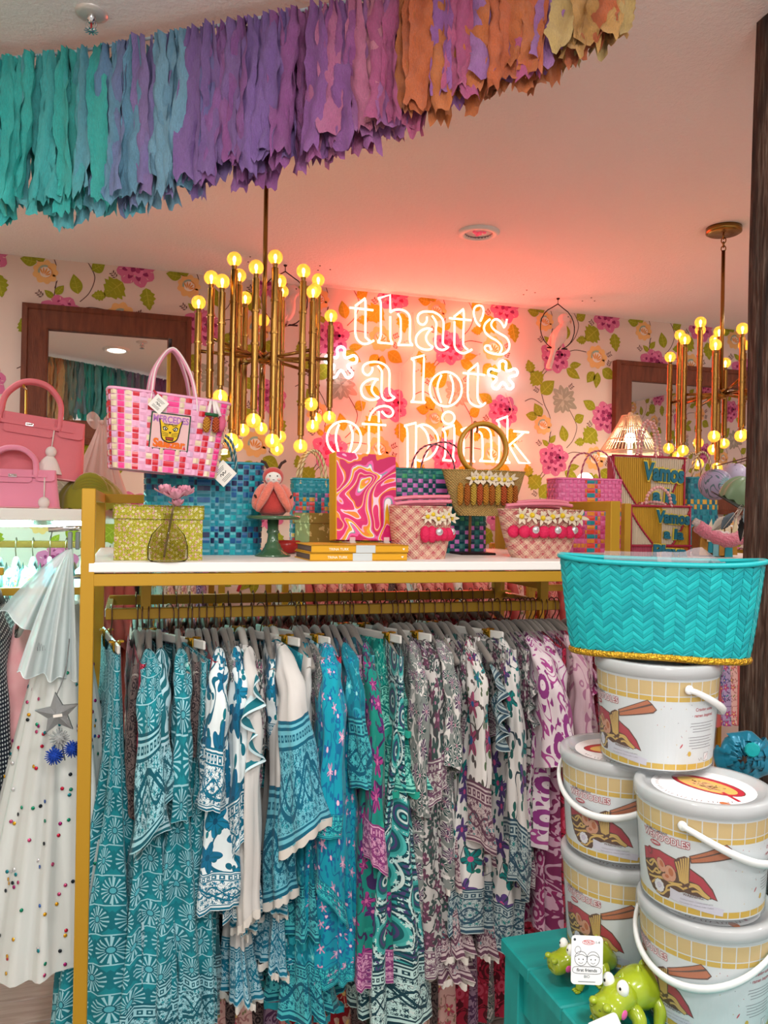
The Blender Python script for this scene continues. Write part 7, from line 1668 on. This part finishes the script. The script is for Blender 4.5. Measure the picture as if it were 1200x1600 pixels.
t = thing('hemp_cord', 'frayed hemp cord tied round the timber post', 'cord', q); mb = MB()
for j in range(3): mb.tube([V((0, 0, .003 * j)) + (q2 - q) * (i / 8) + V((0, -.003 * sin(i + j), .003 * cos(i * 1.7 + j * 2))) for i in range(9)], .0022, 6)
mb.build('strands', mat('hemp', '#b09c80', .9), t)
for j in range(7): MB().tube([(0, 0, 0), (-.012 - .003 * j, -.004, .006 - .006 * j), (-.022 - .002 * j, -.003, -.004 - .008 * j)], .0007, 4).build('frayed_end', m_fea[2], t)
# geometric feather bag and pink plush
q = PY(1122, 872, 1.95)
gx = thing('leather_bag', 'tan bag with gold, cream and teal pointed leather flaps behind the turquoise basket', 'bag', (q.x, 1.95, ZS), -.1)
MB().box((0, .03, .045), (.112, .05, .09), 0, .006).build('bag_body', mat('tan_leather', '#a06a24', .5), gx)
cols_ = [mat('flap_%d' % i, c, .5) for i, c in enumerate(('#b8842c', '#e0d0b0', '#1c90a0', '#7cb8c0', '#d8c8a0'))]
for i, (x, w_, z0, z1, c) in enumerate(((-.048, .030, .005, .082, 0), (-.026, .022, .012, .098, 2), (-.010, .024, .002, .085, 3), (.010, .026, .004, .104, 0), (.028, .026, .0, .090, 2), (.048, .026, .006, .100, 0), (-.036, .020, .045, .112, 1), (-.002, .022, .050, .118, 4), (.020, .020, .056, .108, 1), (.042, .020, .050, .116, 4))):
    MB().prism([(x - w_ / 2, z0), (x + w_ / 2, z0), (x + w_ * .42, z0 + (z1 - z0) * .55), (x + .004, z1), (x - w_ * .45, z0 + (z1 - z0) * .6)], -.004 - .0016 * (i % 5) - (.008 if i > 5 else 0), -.0028 - .0016 * (i % 5) - (.008 if i > 5 else 0), ax='y').build('leather_flap', cols_[c], gx)
m_fur = mat('pink_fur', '#e0788c', .95, sheen=.6, coord='Object', bump=lambda g: g.noise(160, 4), bs=1, bd=.01); m_furw = mat('cream_fur', '#e8d8d0', .95, sheen=.6, coord='Object', bump=lambda g: g.noise(160, 4), bs=1, bd=.01)
q = PY(1147, 842, 1.86)
t = thing('fur_scarf', 'pink and cream fluffy scarf lying behind the pointed leather bag', 'scarf', (q.x, 1.86, q.z))
pts = smooth([(-.10, .03, .035), (-.065, .02, .012), (-.03, 0, -.004), (.0, -.01, .0), (.03, -.01, .012), (.06, 0, .026), (.085, .0, .016), (.095, -.005, -.03), (.098, -.008, -.085)], 5)
rf = random.Random(3); MB().tube(pts, [.017 + .005 * rf.random() for _ in pts], 14).build('fur', m_fur, t); MB().tube([p + V((0, -.008, .010)) for p in pts[18:]], [.010 + .004 * rf.random() for _ in pts[18:]], 10).build('fur_trim', m_furw, t); MB().tube([p + V((-.004, .01, .014)) for p in pts[:14]], [.010 + .003 * rf.random() for _ in pts[:14]], 10).build('fur_trim', m_furw, t)
# red padded hanger hooked on the back rack
q = PY(400, 912, YW2 + .05); k = mpp(q)
t = thing('red_hanger', 'red padded hanger hooked at the back under the shelf', 'hanger', q)
MB().tube(smooth([(-28 * k, 0, -12 * k), (-22 * k, 0, 2 * k), (-8 * k, 0, 12 * k), (6 * k, 0, 16 * k), (16 * k, 0, 14 * k), (26 * k, 0, 2 * k)], 5), .007, 10).build('padded_bar', mat('red_velvet', '#c01c2c', .7, sheen=.4), t); MB().tube(smooth([(8 * k, 0, 17 * k), (8 * k, 0, 30 * k), (14 * k, 0, 42 * k), (8 * k, 0, 50 * k)], 4), .0018, 6).build('hook', m_chrome, t)
